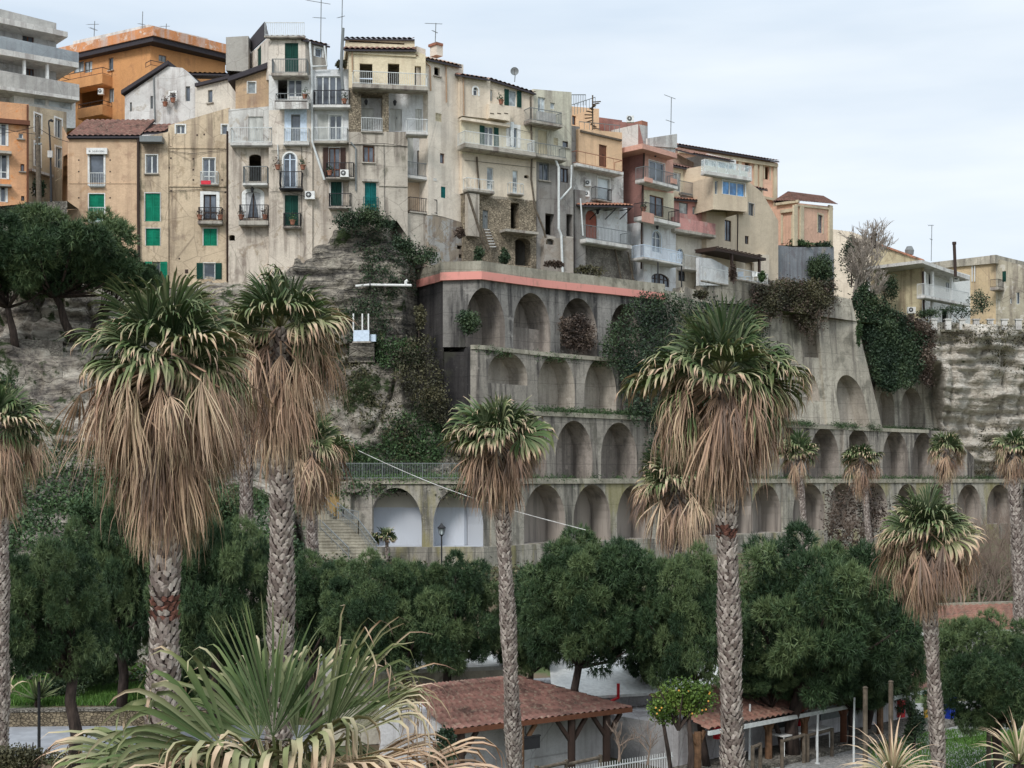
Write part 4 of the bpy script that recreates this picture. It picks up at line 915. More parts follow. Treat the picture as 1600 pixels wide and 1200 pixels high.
h.bal(361, 424, 223, 199, .7, .2, 'white_metal', 'slab_white', sp=.16); h.bal(380, 417, 286, 260, .75, .16, 'grey_metal', 'slab_white'); h.bal(374, 418, 345, 320, .75, .3, 'dark_metal', 'slab', belly=.1)
h.pipe([(421, 100), (421, 222)], .05, 'grey_metal')
h.wall(353, 388, [(353, 58), (388, 56)], [(353, 110), (388, 112)], W('grey_chimney_render', (168, 164, 156), (120, 114, 104), .6, seed=18), [], D=2.5, F=Fac(353, 108, 388, 108), name='chimney_block')
# --- H10 tall tower
mT = W('pale_stained_plaster', (222, 212, 198), (134, 118, 104), .7, flake=(176, 164, 148), famt=.28, seed=19)
F = Fac(420, 103.4, 488, 103.4)
h = House('tallest narrow house with railed roof terrace and dark green top door', F, group=G)
h.wall(420, 477, [(420, 56), (477, 57)], [(420, 118), (477, 118)], mT, [(445, 67, 466, 112, 'dgreen')], D=7)
h.wall(388, 420, [(388, 87), (420, 57)], [(388, 125), (420, 125)], mT, [(402, 78, 408, 100, 'dgreen')], D=0, F=Fac(388, 110, 420, 103.4), side=False)
Fq = Fac(388, 110, 420, 103.4); a = Fq.uz(388, 84); b = Fq.uz(418, 56); c_ = Fq.uz(388, 64); d = Fq.uz(413, 34)
mb = MB(); mb.hexa([Fq.p(a[0], a[1], -.1), Fq.p(b[0], b[1], -.1), Fq.p(b[0], b[1], 0), Fq.p(a[0], a[1], 0), Fq.p(c_[0], c_[1], -.1), Fq.p(d[0], d[1], -.1), Fq.p(d[0], d[1], 0), Fq.p(c_[0], c_[1], 0)]); mb.build('screen_wall', M['slate'], h.t)
h.wall(420, 488, [(420, 117), (488, 117)], [(420, 172), (488, 172)], W('white_render', (220, 220, 216), (150, 140, 126), .55, flake=(196, 190, 178), famt=.2, seed=20), [(434, 124, 449, 156, 'open'), (450, 124, 472, 151, 'white', {})], D=7)
h.wall(420, 488, [(420, 172), (488, 172)], [(420, 226), (488, 226)], mT, [(455, 179, 469, 221, 'grey', {'n': 1, 'plain': 1, 'trim': 'blue_paint', 'tw': .5})], D=7)
h.wall(420, 488, [(420, 226), (488, 226)], [(420, 445), (488, 445)], mGr, [(443, 239, 462.5, 293, 'blue', {'arch': 1, 'trim': 'white', 'tw': .12, 'plain': 1}), (445, 305, 466, 352, 'dgreen', {'trim': 'slab', 'tw': .1})], D=7)
h.bal(425, 479, 114, 92, .9, .2, 'grey_metal', 'slab'); h.bal(431, 480, 156, 146, .9, .15, 'grey_metal', 'slab_white', sp=.3); h.box(429, 157, 482, 170, .8, .95, mWf, 'parapet')
h.bal(444, 482, 222, 200, .35, .2, 'white_metal', 'slab_white'); h.bal(437, 471, 293, 268, .75, .1, 'dark_metal', 'dark_metal', belly=.2); h.bal(443, 469, 354, 333, .5, .08, 'dark_metal', 'slab')
h.bal(414, 475, 56, 35, .1, .12, 'white_metal', 'slab', o=.3, sides=False, sp=.14)
h.roof(421, 476, 58, 58, .5, .15, .3, 'tile')
h.pipe([(434, 226), (435, 262)], .04, 'white_metal')
for q in ([(424, 236), (450, 233), (486, 238)], [(422, 300), (445, 298), (487, 310)], [(471, 225), (471, 350)]): h.pipe(q, .016, 'dark_metal', .08, name='cable')
# --- H11
F = Fac(487, 103.6, 541, 103.6)
h = House('white house with four pane balcony window, little hipped turret above', F, group=G)
h.wall(478, 511, [(478, 62), (511, 70)], [(478, 118), (511, 110)], W('grey_turret_render', (176, 172, 162), (130, 120, 108), .5, seed=21), [(492.5, 74.5, 503, 90, 'blue', {'trim': 'white', 'tw': .14, 'n': 1})], D=4, F=Fac(477, 103.3, 515, 104.5))
h.roof(476, 516, 62, 72, 3, 1.0, .3, 'tile_old', F=Fac(477, 103.3, 515, 104.5))
mWr = W('bright_white_render', (224, 226, 226), (150, 144, 134), .5, flake=(190, 184, 172), famt=.15, seed=22)
h.wall(488, 546, [(488, 109), (546, 108)], [(488, 166), (546, 166)], mWr, [(494, 119, 535, 163, 'white', {'n': 4, 'plain': 1})], D=7)
h.wall(488, 546, [(488, 166), (546, 166)], [(488, 224), (546, 224)], mWr, [(515, 180, 534, 219, 'white', {'plain': 1, 'trim': 'white', 'tw': .1}), (496, 179, 514, 219, 'white_sh', {'leaves': 1})], D=7)
h.wall(488, 548, [(488, 224), (548, 224)], [(488, 445), (548, 445)], mGr, [(514, 231, 531, 278, 'brownf', {'sh': 'brown', 'sw': .5, 'trim': 'white', 'tw': .06}), (517, 283, 534, 322, 'dgreen', {'trim': 'slab_white', 'tw': .1})], D=7)
h.bal(490, 546, 164, 141, .8, .18, 'dark_metal', 'slab_white'); h.bal(491, 542, 220, 199, .55, .16, 'white_metal', 'slab'); h.bal(510, 552, 277, 254, .9, .1, 'dark_metal', 'slab'); h.bal(514, 548, 323, 302, .7, .1, 'dark_metal', 'slab')
h.pipe([(475, 58), (484, 66), (487, 105), (488, 222), (507, 281)], .09, 'white_metal', .3); h.pipe([(507, 72), (511, 103), (488, 104)], .07, 'white_metal', .35)
# --- H12
F = Fac(536, 103, 668, 104)
mC = W('cream_plaster_upper', (222, 208, 178), (164, 146, 116), .35, seed=23); mCo = W('grey_cement_render', (190, 181, 167), (98, 92, 80), .75, flake=(190, 184, 170), famt=.12, moss=.6, seed=24)
h = House('cream topped house on two rubble pillars with twin tiled roofs', F, group=G)
h.wall(540, 648, [(540, 60), (648, 62)], [(540, 82), (648, 82)], mC, [(545, 63, 632, 70, 'dark', {'n': 5})], D=5, F=F, o=-2.2)
h.roof(538, 648, 60, 61, 2.2, .7, .2, 'tile_old', o=-2.2); h.roof(538, 651, 77, 78, 2.2, .9, .35, 'tile')
h.wall(545, 665, [(545, 80), (650, 80), (665, 86)], [(545, 137), (665, 140)], mC, [(562, 99, 582, 133, 'open'), (606, 99, 624, 133, 'open'), (648, 103, 658, 134, 'open')], D=7)
sillrow(h, 545, 650, 81, 2.5, .12, mC)
h.wall(545, 564.5, [(545, 137), (565, 137)], [(545, 206), (565, 206)], M['rubble'], [], D=6, name='pillar'); h.wall(597.5, 607.5, [(597, 137), (608, 137)], [(597, 206), (608, 206)], M['rubble'], [], D=1.4, name='pillar')
h.wall(564, 668, [(564, 137), (668, 139)], [(564, 207), (668, 208)], mWr, [(565.5, 169, 584, 205, 'wdoor'), (609.5, 170, 628, 205, 'wdoor'), (649, 170, 659, 206, 'wdoor')], D=4, o=-1.3)
h.box(564, 137, 598, 146, -1.2, -.05, 'rubble', 'lintel')
h.bal(552, 668, 133, 113, 1.0, .28, 'white_metal', 'slab', sp=.14)
h.bal(565, 597, 205, 184, .1, .1, 'white_metal', 'slab', sides=False); h.bal(636, 668, 206, 186, .9, .2, 'white_metal', 'slab_white')
h.wall(545, 637, [(545, 206), (637, 206)], [(545, 345), (620, 345), (637, 370)], mCo, [(568, 228, 584, 254, 'brownf', {'trim': 'darkwood', 'tw': .05, 'sill': 1}), (570, 285, 588, 329, 'teal', {'trim': 'slab', 'tw': .05})], D=7)
sillrow(h, 545, 637, 222, 3, .08, mCo); h.box(566, 279, 591, 283, 0, .25, 'slab', 'hood'); h.bal(568, 591, 330, 308, .25, .06, 'teal', 'slab')
sillrow(h, 592, 637, 288, 2.5, .08, mCo); h.pipe([(536, 44), (533, 105), (536, 140)], .12, 'grey_metal', .3, name='flue'); h.pipe([(548, 222), (556, 232), (556, 298)], .06, 'grey_metal'); h.pipe([(550, 80), (551, 112)], .05, 'tanpipe')
for q in ([(546, 226), (600, 224), (636, 229)], [(600, 224), (601, 330)]): h.pipe(q, .016, 'dark_metal', .08, name='cable')
# recess bay next to it
F = Fac(634, 104.0, 684, 105.4)
h = House('set back white and beige bay with two dark doors between cement wall and cream tower', F, group=G)
h.wall(634, 684, [(634, 207), (684, 209)], [(634, 285), (684, 285)], mWr, [(652, 235, 665, 277, 'ddoor'), (636, 212, 645, 262, 'open', {'arch': 1}) if 0 else (637, 213, 646, 262, 'white_sh', {'arch': 1, 'leaves': 1})], D=6, o=-.9)
h.wall(634, 684, [(634, 285), (684, 285)], [(634, 340), (684, 340)], W('pinkish_cream_plaster', (214, 190, 164), seed=25), [(657, 296, 668.5, 332, 'bdoor')], D=6, o=-.9)
h.wall(634, 684, [(634, 333), (684, 333)], [(634, 402), (684, 410)], mCo, [], D=6)
h.bal(636, 681, 276, 255, .9, .2, 'grey_metal', 'slab_white', o=-.9); h.bal(641, 683, 332, 310, .95, .1, 'dark_metal', 'slab', o=-.9, sp=.16)
# --- H13 cream tower
F = Fac(669, 104.8, 724, 107.2)
mCr = W('cream_yellow_plaster', (228, 217, 201), (156, 144, 126), .35, big=.2, seed=26)
h = House('slim cream tower house with sloping tiled eave and few small windows', F, group=G)
h.wall(669, 724, [(669, 88), (724, 101)], [(669, 336), (690, 338), (724, 348)], mCr, [(678.5, 104, 687.5, 120, 'open', {'sill': 1}), (680.5, 176, 690, 191, 'cream_sh', {}), (687.5, 239, 694.5, 256, 'brownf', {}), (689, 291, 696.5, 310, 'teal', {'leaves': 1})], D=7)
h.wall(650, 670, [(650, 80), (670, 90)], [(650, 140), (670, 145)], mCr, [], D=0, F=Fac(650, 104.1, 670, 104.8), side=False)
h.wall(651, 665, [(651, 72), (665, 77)], [(651, 90), (665, 95)], mCr, [], D=3, o=-2)
h.roof(660, 722, 90, 104, 3.4, 1.2, .35, 'tile_old'); h.box(682, 68, 692, 88, -2.4, -1.6, mCr, 'chimney'); h.box(681.5, 65, 692.5, 72, -2.5, -1.5, 'terracotta', 'chimney_pot')
h.wall(669, 724, [(669, 337), (690, 339), (724, 348)], [(669, 416), (724, 418)], W('flaking_base_render', (170, 168, 162), (110, 100, 88), .7, flake=(150, 134, 112), famt=.6, moss=.5, seed=27), [(714, 383, 722, 390, 'open'), (717, 397, 724, 404, 'open')], D=7, o=.15)
h.pipe([(650, 85), (662, 95), (672, 104), (673, 142)], .06, 'tanpipe', .15); h.pipe([(697, 100), (698, 160)], .05, 'tanpipe')
# --- H14 yellow house
F = Fac(722, 106.6, 838, 110.0)
mY = W('pale_yellow_plaster', (227, 213, 192), (152, 140, 122), .35, big=.2, seed=28); mY2 = W('light_yellow_plaster', (223, 214, 188), (152, 143, 124), .3, big=.15, seed=29)
h = House('pale yellow house with dark green shutters and long white balcony', F, group=G)
h.wall(722, 766, [(722, 116), (766, 123)], [(722, 181), (766, 186)], mY, [(739.5, 136, 746.5, 150, 'white', {'arch': 1, 'n': 1, 'trim': 'white', 'tw': .14})], D=7, o=.3)
h.wall(766, 834, [(766, 123), (834, 144)], [(766, 186), (834, 200)], mY, [(765.5, 140, 769.5, 158, 'white', {'n': 1, 'g': 'glass_pale'}), (795, 140, 807, 167, 'white', {'sh': 'dgreen', 'sw': .55, 'n': 1, 'g': 'glass_pale'})], D=7)
h.wall(722, 836, [(722, 182), (766, 186), (836, 200)], [(722, 240), (836, 247)], mY2, [(757, 197, 771, 229, 'white', {'sh': 'dgreen', 'sw': .5}), (796, 199, 808, 231, 'blue', {'trim': 'white', 'tw': .3})], D=7)
h.wall(722, 838, [(722, 240), (838, 247)], [(722, 302), (738, 302), (770, 310), (838, 316)], mY, [(761, 261, 771, 297, 'white', {'n': 1, 'g': 'glass_pale'}), (801, 266, 809, 303, 'white', {'n': 1, 'g': 'glass_pale'}), (819, 273, 826, 279, 'open', {'arch': 1})], D=7)
h.wall(724, 838, [(724, 300), (838, 314)], [(724, 420), (838, 424)], M['rubble'], [(754, 328, 763, 358, 'gdoor'), (798, 316, 811, 358, 'open'), (805, 371, 829, 416, 'open', {'arch': 1, 'ar': .5})], D=7, rev=.9)
h.box(731, 301, 749, 368, .02, .5, mCo, 'cement_pier')
h.box(722, 183, 797, 187, 0, .5, mY, 'ledge'); h.box(765, 161, 797, 184, .0, .75, mY, 'parapet'); h.roof(720, 765, 117, 124, 3, 1.1, .4, 'tile_orange', o=.3); h.roof(765, 838, 123, 146, 3, .9, .35, 'tile_old')
h.bal(727, 836, 231, 212, 1.25, .3, 'white_metal', 'slab'); h.bal(730, 772, 297, 280, .6, .16, 'white_metal', 'slab', sp=.3); h.bal(798, 818, 303, 286, .5, .06, 'white_metal', 'slab', sp=.3)
h.box(798, 190, 803, 228, .3, .35, 'white_metal', 'folded_blind'); h.box(790, 357, 842, 361, 0, 1.0, 'slab', 'ledge')
for x in (766, 777, 788): h.box(x, 176, x + 6, 178.5, .75, .77, 'oldtimber', 'scupper')
h.pipe([(724, 118), (725, 180)], .05, 'tanpipe', .4); h.pipe([(745, 245), (749, 300)], .07, 'oldtimber', .12); h.pipe([(829, 150), (831, 240), (830, 280), (836, 325), (850, 360), (862, 418)], .08, 'oldtimber', .3); h.pipe([(731, 302), (754, 375), (764, 395)], .1, 'oldtimber', 1.2)
# ladder
mb = MB(); a0, a1 = F.p(*F.uz(755, 357, .6), .6), F.p(*F.uz(765, 388, 1.1), 1.1); b0, b1 = F.p(*F.uz(763, 357, .6), .6), F.p(*F.uz(775, 388, 1.1), 1.1)
lt = thing('wooden_ladder', 'pale wooden steps leaning against the rubble base of the yellow house', 'ladder', tuple(a1))
mb.beam(a0, a1, .1, .1); mb.beam(b0, b1, .1, .1); mb.build('rail', M['oldtimber'], lt)
for k in range(7): r_ = MB(); r_.beam(a0.lerp(a1, (k + .5) / 7), b0.lerp(b1, (k + .5) / 7), .24, .06); r_.build('step', M['white'] if 0 else M['slab_white'], lt)
for q in ([(726, 190), (780, 196), (834, 208)], [(726, 250), (800, 258), (836, 262)]): h.pipe(q, .014, 'dark_metal', .08, name='cable')
# --- H15
F = Fac(832, 109.9, 895, 112.0)
mPg = W('mottled_pale_plaster', (210, 206, 186), (130, 124, 110), .65, flake=(190, 184, 168), famt=.42, seed=30); mDg = W('dark_cement_render', (150, 146, 140), (96, 90, 84), .7, flake=(128, 122, 114), famt=.3, seed=31)
h = House('mottled pale house with two small bowed balconies above dark grey render', F, group=G)
h.wall(833, 893, [(833, 139), (893, 144)], [(833, 252), (893, 262)], mPg, [(840.5, 151, 852, 190, 'white', {'g': 'glass_pale'}), (860, 160, 867, 171, 'white', {'n': 1, 'g': 'glass_pale'}), (840.5, 203, 854.5, 246, 'cream_sh', {}), (865, 215, 872, 228, 'cream_sh', {'leaves': 1}), (879, 220, 888, 231, 'dark', {'n': 1, 'sill': 1})], D=7)
h.wall(833, 896, [(833, 251), (896, 261)], [(833, 425), (896, 425)], mDg, [(842.5, 254, 857.5, 283, 'grey', {'sill': 1, 'sh': None}), (876, 262, 888, 286, 'darkx' if 0 else 'dark', {}), (852, 333, 866, 368, 'open'), (885, 334, 903 - 8, 370, 'open')], D=7, rev=.6)
h.box(851, 368, 868, 371.5, 0, .3, 'slab', 'sill'); h.box(884, 369, 896, 373, 0, .3, 'slab', 'sill'); h.wall(850, 896, [(850, 372), (896, 372)], [(850, 428), (896, 432)], W('bulging_base_render', (168, 160, 150), (116, 104, 90), .5, flake=(150, 140, 128), famt=.5, seed=33), [(853, 372.2, 866, 383, 'open', {'arch': 1})], D=2, o=.5)
h.bal(829, 878, 191, 172, 1.0, .2, 'grey_metal', 'slab', sp=.14); h.bal(834, 884, 244, 226, .95, .18, 'grey_metal', 'slab', sp=.16); h.box(839, 173, 868, 190, .9, .93, 'slab_white', 'reed_screen')
h.pipe([(868, 250), (873, 262), (873, 358), (877, 368), (879, 426)], .1, 'white_metal', .75); h.pipe([(893, 258), (892, 293), (875, 312)], .08, 'white_metal', .4); h.pipe([(907, 310), (911, 368)], .06, 'white_metal', 1.2)
# --- H16 peach house
F = Fac(893, 113.2, 975, 117.2)
mPe = W('soft_peach_plaster', (232, 196, 158), (170, 146, 122), .4, big=.25, seed=34); mFl = W('peeling_white_render', (216, 214, 208), (160, 154, 146), .4, flake=(150, 146, 142), famt=.42, seed=35)
h = House('peach house with spiral stair terrace, red arched door and big bare balcony', F, group=G)
h.wall(893, 936, [(893, 166), (936, 170)], [(893, 206), (936, 206)], mPe, [(894, 180, 900, 196, 'brownf')], D=4, o=-3)
h.wall(893, 906, [(893, 196), (906, 198)], [(893, 262), (906, 262)], mDg, [], D=5, o=-.3); 
h.wall(904, 972, [(904, 201), (972, 207)], [(904, 264), (972, 268)], mPe, [(936, 225, 948.5, 262, 'bdoor')], D=6)
h.wall(896, 974, [(896, 264), (974, 268)], [(896, 326), (974, 330)], mFl, [(934, 277, 952, 313, 'white', {'g': 'glass_pale', 'n': 1, 'plain': 1, 'trim': 'white'})], D=6)
h.wall(914, 980, [(914, 322), (980, 325)], [(914, 378), (980, 380)], mWr, [(914.5, 327, 933, 374, 'rdoor', {'arch': 1})], D=6)
h.wall(898, 915, [(898, 296), (915, 298)], [(898, 432), (915, 432)], mDg, [], D=6, o=.6)
h.wall(904, 990, [(904, 378), (990, 382)], [(904, 440), (1000, 445)], M['rubble_grey'], [], D=4, o=.3)
h.bal(901, 973, 262, 243, 1.0, .22, 'terracotta', 'slab_white', sp=.9); h.bal(931, 956, 313, 294, .5, .06, 'dark_metal', 'slab'); h.bal(916, 986, 378, 357, 1.3, .28, 'grey_metal', 'slab_white', sp=.16)
h.roof(912, 990, 321, 322, 0.4, .5, 1.5, 'tile_old'); h.box(908, 203, 972, 206, -.1, .15, 'oldtimber', 'eave_trim')
for x in (921, 945, 968):
    mb = MB(); u, z = F.uz(x, 330); mb.beam(F.p(u, z - .7, .05), F.p(u, z, 1.3), .06); mb.beam(F.p(u, z + .02, .05), F.p(u, z + .02, 1.4), .06); mb.build('bracket', M['dark_metal'], h.t)
h.pipe([(960, 385), (971, 438)], .07, 'oldtimber', .5); h.pipe([(981, 394), (990, 438)], .07, 'oldtimber', .6)
h.wall(935, 972, [(935, 183), (972, 188)], [(935, 207), (972, 207)], W('faded_red_parapet', (166, 116, 104), (120, 100, 92), .5, flake=(150, 130, 118), famt=.3, seed=36), [], D=3, o=-4)
# roof terrace rail + spiral stair
r_ = MB()
for xa, ya, xb, yb in ((893, 148, 915, 148), (893, 164, 930, 152), (905, 190, 968, 196)):
    a = F.p(*F.uz(xa, ya, -1), -1); b = F.p(*F.uz(xb, yb, -1), -1); r_.beam(a, b, .06)
    for k in range(9): p_ = a.lerp(b, k / 8); r_.beam(p_, p_ - Vector((0, 0, .9)), .04)
r_.build('terrace_railing', M['grey_metal'], h.t)
sp = MB(); c_ = F.p(*F.uz(926, 204, -.8), -.8); sp.tube([c_ - Vector((0, 0, .1)), c_ + Vector((0, 0, 3.0))], .06, 6)
for k in range(12): a_ = k * .55; sp.beam(c_ + Vector((0, 0, .22 * k)), c_ + Vector((math.cos(a_) * .7, math.sin(a_) * .7, .22 * k)), .22, .04)
sp.build('spiral_stair', M['oldtimber'], h.t)
# --- H17 red-brown sided house
mRb = W('red_brown_plaster', (150, 112, 104), (110, 84, 80), .5, flake=(136, 104, 98), famt=.3, big=.3, seed=37); mPk = W('salmon_plaster', (212, 166, 148), (160, 124, 110), .3, seed=38)
FS = Fac(972, 123.5, 1006, 118); F = Fac(1006, 118, 1060, 121.6)
h = House('narrow stacked salmon, yellow and white house with tall red brown side wall', F, group=G)
_a = F.p(-.03, 0, .02); _b = F.p(-.03, 0, -7.5); _q = lambda v: 800 + v.x / v.y * FPX; FS = Fac(_q(_b), _b.y, _q(_a), _a.y); _l, _r = _q(_b), _q(_a)
h.wall(_l, _r, [(_l, 186), (_r - 8, 192), (_r, 226)], [(_l, 455), (_r, 455)], mRb, [], D=0, F=FS, side=False, name='side_wall')
h.wall(1006, 1052, [(1006, 226), (1052, 236)], [(1006, 297), (1052, 302)], mPk, [(1014, 250, 1038, 288, 'blue', {'n': 2, 'trim': 'white', 'tw': .08})], D=6)
h.wall(1006, 1053, [(1006, 296), (1053, 302)], [(1006, 348), (1053, 350)], mY2, [(1015, 304, 1037, 340, 'brownf', {})], D=6)
h.wall(1005, 1056, [(1005, 346), (1056, 349)], [(1005, 456), (1056, 462)], mWr, [(1019, 359, 1033, 396, 'white', {'arch': 1, 'trim': 'blue_paint', 'tw': .06}), (1018, 425, 1046, 449, 'dark', {'arch': 1, 'n': 4, 'ar': .9})], D=6)
h.bal(1009, 1058, 285, 266, 1.1, .25, 'grey_metal', 'slab_white'); h.bal(1008, 1062, 343, 322, 1.2, .3, 'dark_metal', 'slab_white'); h.bal(1006, 1066, 407, 388, 1.3, .15, 'blue_paint', 'slab_white', sp=.11)
h.box(1008, 276, 1020, 286, 1.1, 1.2, mPk, 'parapet'); h.box(1049, 278, 1058, 288, 1.1, 1.2, mPk, 'parapet'); h.box(1004, 330, 1022, 346, 1.2, 1.3, mPk, 'parapet')
h.box(1004, 224, 1058, 232, -5, 1.1, mPk, 'roof_slab')
h.wall(997, 1012, [(997, 194), (1012, 197)], [(997, 226), (1012, 228)], M['slab_white'], [], D=3, o=-.6); h.wall(1012, 1058, [(1012, 216), (1058, 209)], [(1012, 228), (1058, 231)], M['slab_white'], [], D=.2, o=.3, name='terrace_parapet')
h.box(1003, 188, 1012, 200, -2.5, -1.5, 'terracotta', 'chimney')
for x in (1028, 1065):
    h.pipe([(x, 410), (x, 449)], .06, 'dark_metal', 1.25, name='iron_post')
h.pipe([(1007, 226), (1003, 330), (1002, 420)], .08, 'darkwood', .15)
# --- H18
F = Fac(1052, 122, 1108, 125)
mPi = W('faded_pink_plaster', (206, 152, 144), (150, 120, 114), .5, flake=(200, 178, 168), famt=.3, seed=40); mCw = W('warm_white_render', (222, 214, 198), (160, 148, 128), .4, seed=41)
h = House('pink walled house with pink solid balcony below a yellow set back storey', F, group=G)
h.wall(1050, 1104, [(1050, 262), (1104, 268)], [(1050, 318), (1104, 318)], mY2, [(1051, 268, 1064, 300, 'white', {'g': 'glass_pale'}), (1083, 282, 1089, 296, 'brownf', {})], D=5, o=-2)
h.wall(1050, 1100, [(1050, 236), (1100, 262)], [(1050, 258), (1100, 272)], W('beige_pink_gable', (200, 172, 152), seed=42), [], D=2, o=-4)
h.roof(1050, 1100, 258, 269, 1.8, .9, .4, 'tile', o=-2); h.roof(1052, 1106, 311, 315, .5, .3, .35, 'tile_old', o=0)
h.wall(1052, 1104, [(1052, 313), (1104, 317)], [(1052, 350), (1104, 352)], mPi, [(1061, 315, 1075, 335, 'grey', {'n': 1, 'g': 'glass_pale'}), (1082, 322, 1091, 336, 'grey', {'n': 1, 'g': 'glass_pale'})], D=5)
h.wall(1052, 1108, [(1052, 350), (1108, 352)], [(1052, 462), (1108, 464)], mCw, [(1058, 388, 1068, 405, 'blue', {'arch': 1}), (1060, 420, 1071, 440, 'dark', {'arch': 1})], D=5)
h.bal(1054, 1118, 362, 344, 1.1, .25, 'white', 'slab', parapet=mPi); h.bal(1070, 1098, 420, 400, .9, .12, 'white_metal', 'slab_white', sp=.16)
mb = MB(); a = F.uz(1062, 300, -.5); b = F.uz(1104, 292, -.5)
Fg = F
h.bal(1062, 1103, 306, 286, .1, .1, 'grey_metal', 'slab', o=-.4, sides=False)
h.box(1066, 300, 1097, 312, -.6, -.35, mDg, 'grey_parapet')
# --- H19 bay house
F = Fac(1104, 124, 1218, 132.6)
mBe = W('beige_render', (206, 190, 166), (160, 144, 122), .25, big=.2, seed=43)
h = House('beige house with projecting box bay, blue window film and glass balcony', F, group=G)
h.wall(1104, 1150, [(1104, 330), (1150, 332)], [(1104, 440), (1150, 444)], mBe, [(1132.5, 343, 1142.5, 378, 'dark', {'n': 2, 'plain': 1})], D=6)
h.wall(1150, 1216, [(1150, 268), (1190, 300), (1216, 345)], [(1150, 444), (1216, 446)], mBe, [(1170, 317, 1178, 338, 'grey', {'trim': 'slab_white', 'tw': .08}), (1164, 368, 1170, 382, 'dark'), (1190, 424 - 20, 1196, 424, 'grey')], D=5, o=-.6)
h.wall(1102, 1168, [(1102, 258), (1168, 268)], [(1102, 328), (1168, 334)], mBe, [], D=5, o=-.1)
FB = Fac(1101, 121.2, 1168, 123.8)
h.wall(1114, 1168, [(1114, 275), (1168, 279)], [(1114, 327), (1168, 331)], mBe, [(1117, 282, 1122, 304, 'white', {'n': 1}), (1129, 282, 1164, 308, 'white', {'n': 3, 'g': 'glass_blue', 'trim': 'white', 'tw': .1})], D=4, F=FB, name='bay')
h.wall(1101, 1114, [(1101, 275), (1114, 275)], [(1101, 322), (1114, 327)], mBe, [], D=0, F=Fac(1101, 124.5, 1114, 121.7), side=False, name='bay_side')
h.bal(1101, 1174, 272, 254, .5, .3, 'white_metal', 'slab_white', F=FB, o=.1, glass='rail_glass')
h.wall(1106, 1150, [(1106, 240), (1150, 250)], [(1106, 275), (1150, 278)], M['white'], [(1112, 250, 1120, 272, 'white', {'g': 'glass_pale'}), (1123, 251, 1146, 273, 'white', {'g': 'glass'})], D=3, o=-2.5)
h.roof(1083, 1148, 240, 252, 3, 1.3, .5, 'tile_orange', o=-2.5)
h.box(1116, 245, 1146, 254, -2.2, .2, 'tile_old', 'porch_roof') if 0 else None
h.pipe([(1153, 332), (1152, 395)], .06, 'darkwood')
# pergola
t = thing('pergola', 'dark timber pergola over the terrace below the beige bay house', 'pergola', tuple(F.p(*F.uz(1150, 440, 2), 2)))
mb = MB(); F.box(mb, F.uz(1118, 396, 2.2)[0], F.uz(1197, 396, 2.2)[0], F.uz(1150, 397.5, 2.2)[1], F.uz(1150, 393.5, 2.2)[1], 0, 2.2)
for k in range(12): u = F.uz(1118, 396, 2.2)[0] + k * .62; F.box(mb, u, u + .1, F.uz(1150, 393.5, 2.2)[1] + .005, F.uz(1150, 391.8, 2.2)[1], -.1, 2.5)
mb.build('roof', M['darkwood'], t)
for x in (1144, 1187):
    mb = MB(); u, z = F.uz(x, 440, 2.1); F.box(mb, u - .1, u + .1, z, F.uz(x, 397, 2.1)[1] - .01, 1.95, 2.15); mb.build('post', M['darkwood'], t)
h.wall(1150, 1202, [(1150, 396), (1202, 398)], [(1150, 444), (1202, 446)], mY, [(1164, 408, 1178, 438, 'open')], D=1, o=-.2)
h.bal(1152, 1200, 440, 424, .15, .1, 'white_metal', 'slab', o=2.1, sides=False, sp=.16); h.bal(1097, 1138, 441, 420, .15, .1, 'white_metal', 'slab', o=2.1, sides=False, sp=.2)
h.wall(1092, 1138, [(1092, 402), (1112, 404), (1138, 418)], [(1092, 446), (1138, 446)], mWr, [], D=.3, o=1.2, name='garden_wall')
# --- H20 church-like
F = Fac(1062, 134, 1217, 140.5)
mSa = W('salmon_orange_render', (224, 182, 156), (170, 144, 124), .4, big=.25, seed=44); mSt = W('stone_trim', (204, 190, 162), (150, 136, 112), .5, seed=45)
h = House('long salmon church building with stone pilasters and low tiled roof', F, 'church_building', 'church', None)
h.wall(1062, 1215, [(1062, 229), (1215, 254)], [(1062, 400), (1215, 400)], mSa, [(1164, 253, 1171.5, 269, 'open'), (1195, 260, 1202, 281, 'open', {'trim': mSt, 'tw': .2}), (1196, 331, 1205, 372, 'dark', {'trim': mSt, 'tw': .2})], D=10)
h.roof(1060, 1218, 226, 252, 5, 1.6, .6, 'tile_orange')
sband(h, 1062, 1216, 232, 256, 238, 261, 0, .3, mSt, 'cornice')
for x in (1154, 1179, 1187, 1209): h.box(x, 252 + (x - 1150) * .12, x + 5, 400, .001, .18, mSt, 'pilaster')
sband(h, 1168, 1216, 301, 311, 305, 315, 0, .25, mSt, 'string_course')
h.wall(1166, 1191, [(1166, 290), (1191, 295)], [(1166, 345), (1191, 380)], mBe, [], D=1, o=2.5)
h.roof(1166, 1200, 291, 297, 2, .8, .4, 'tile', o=2.5)
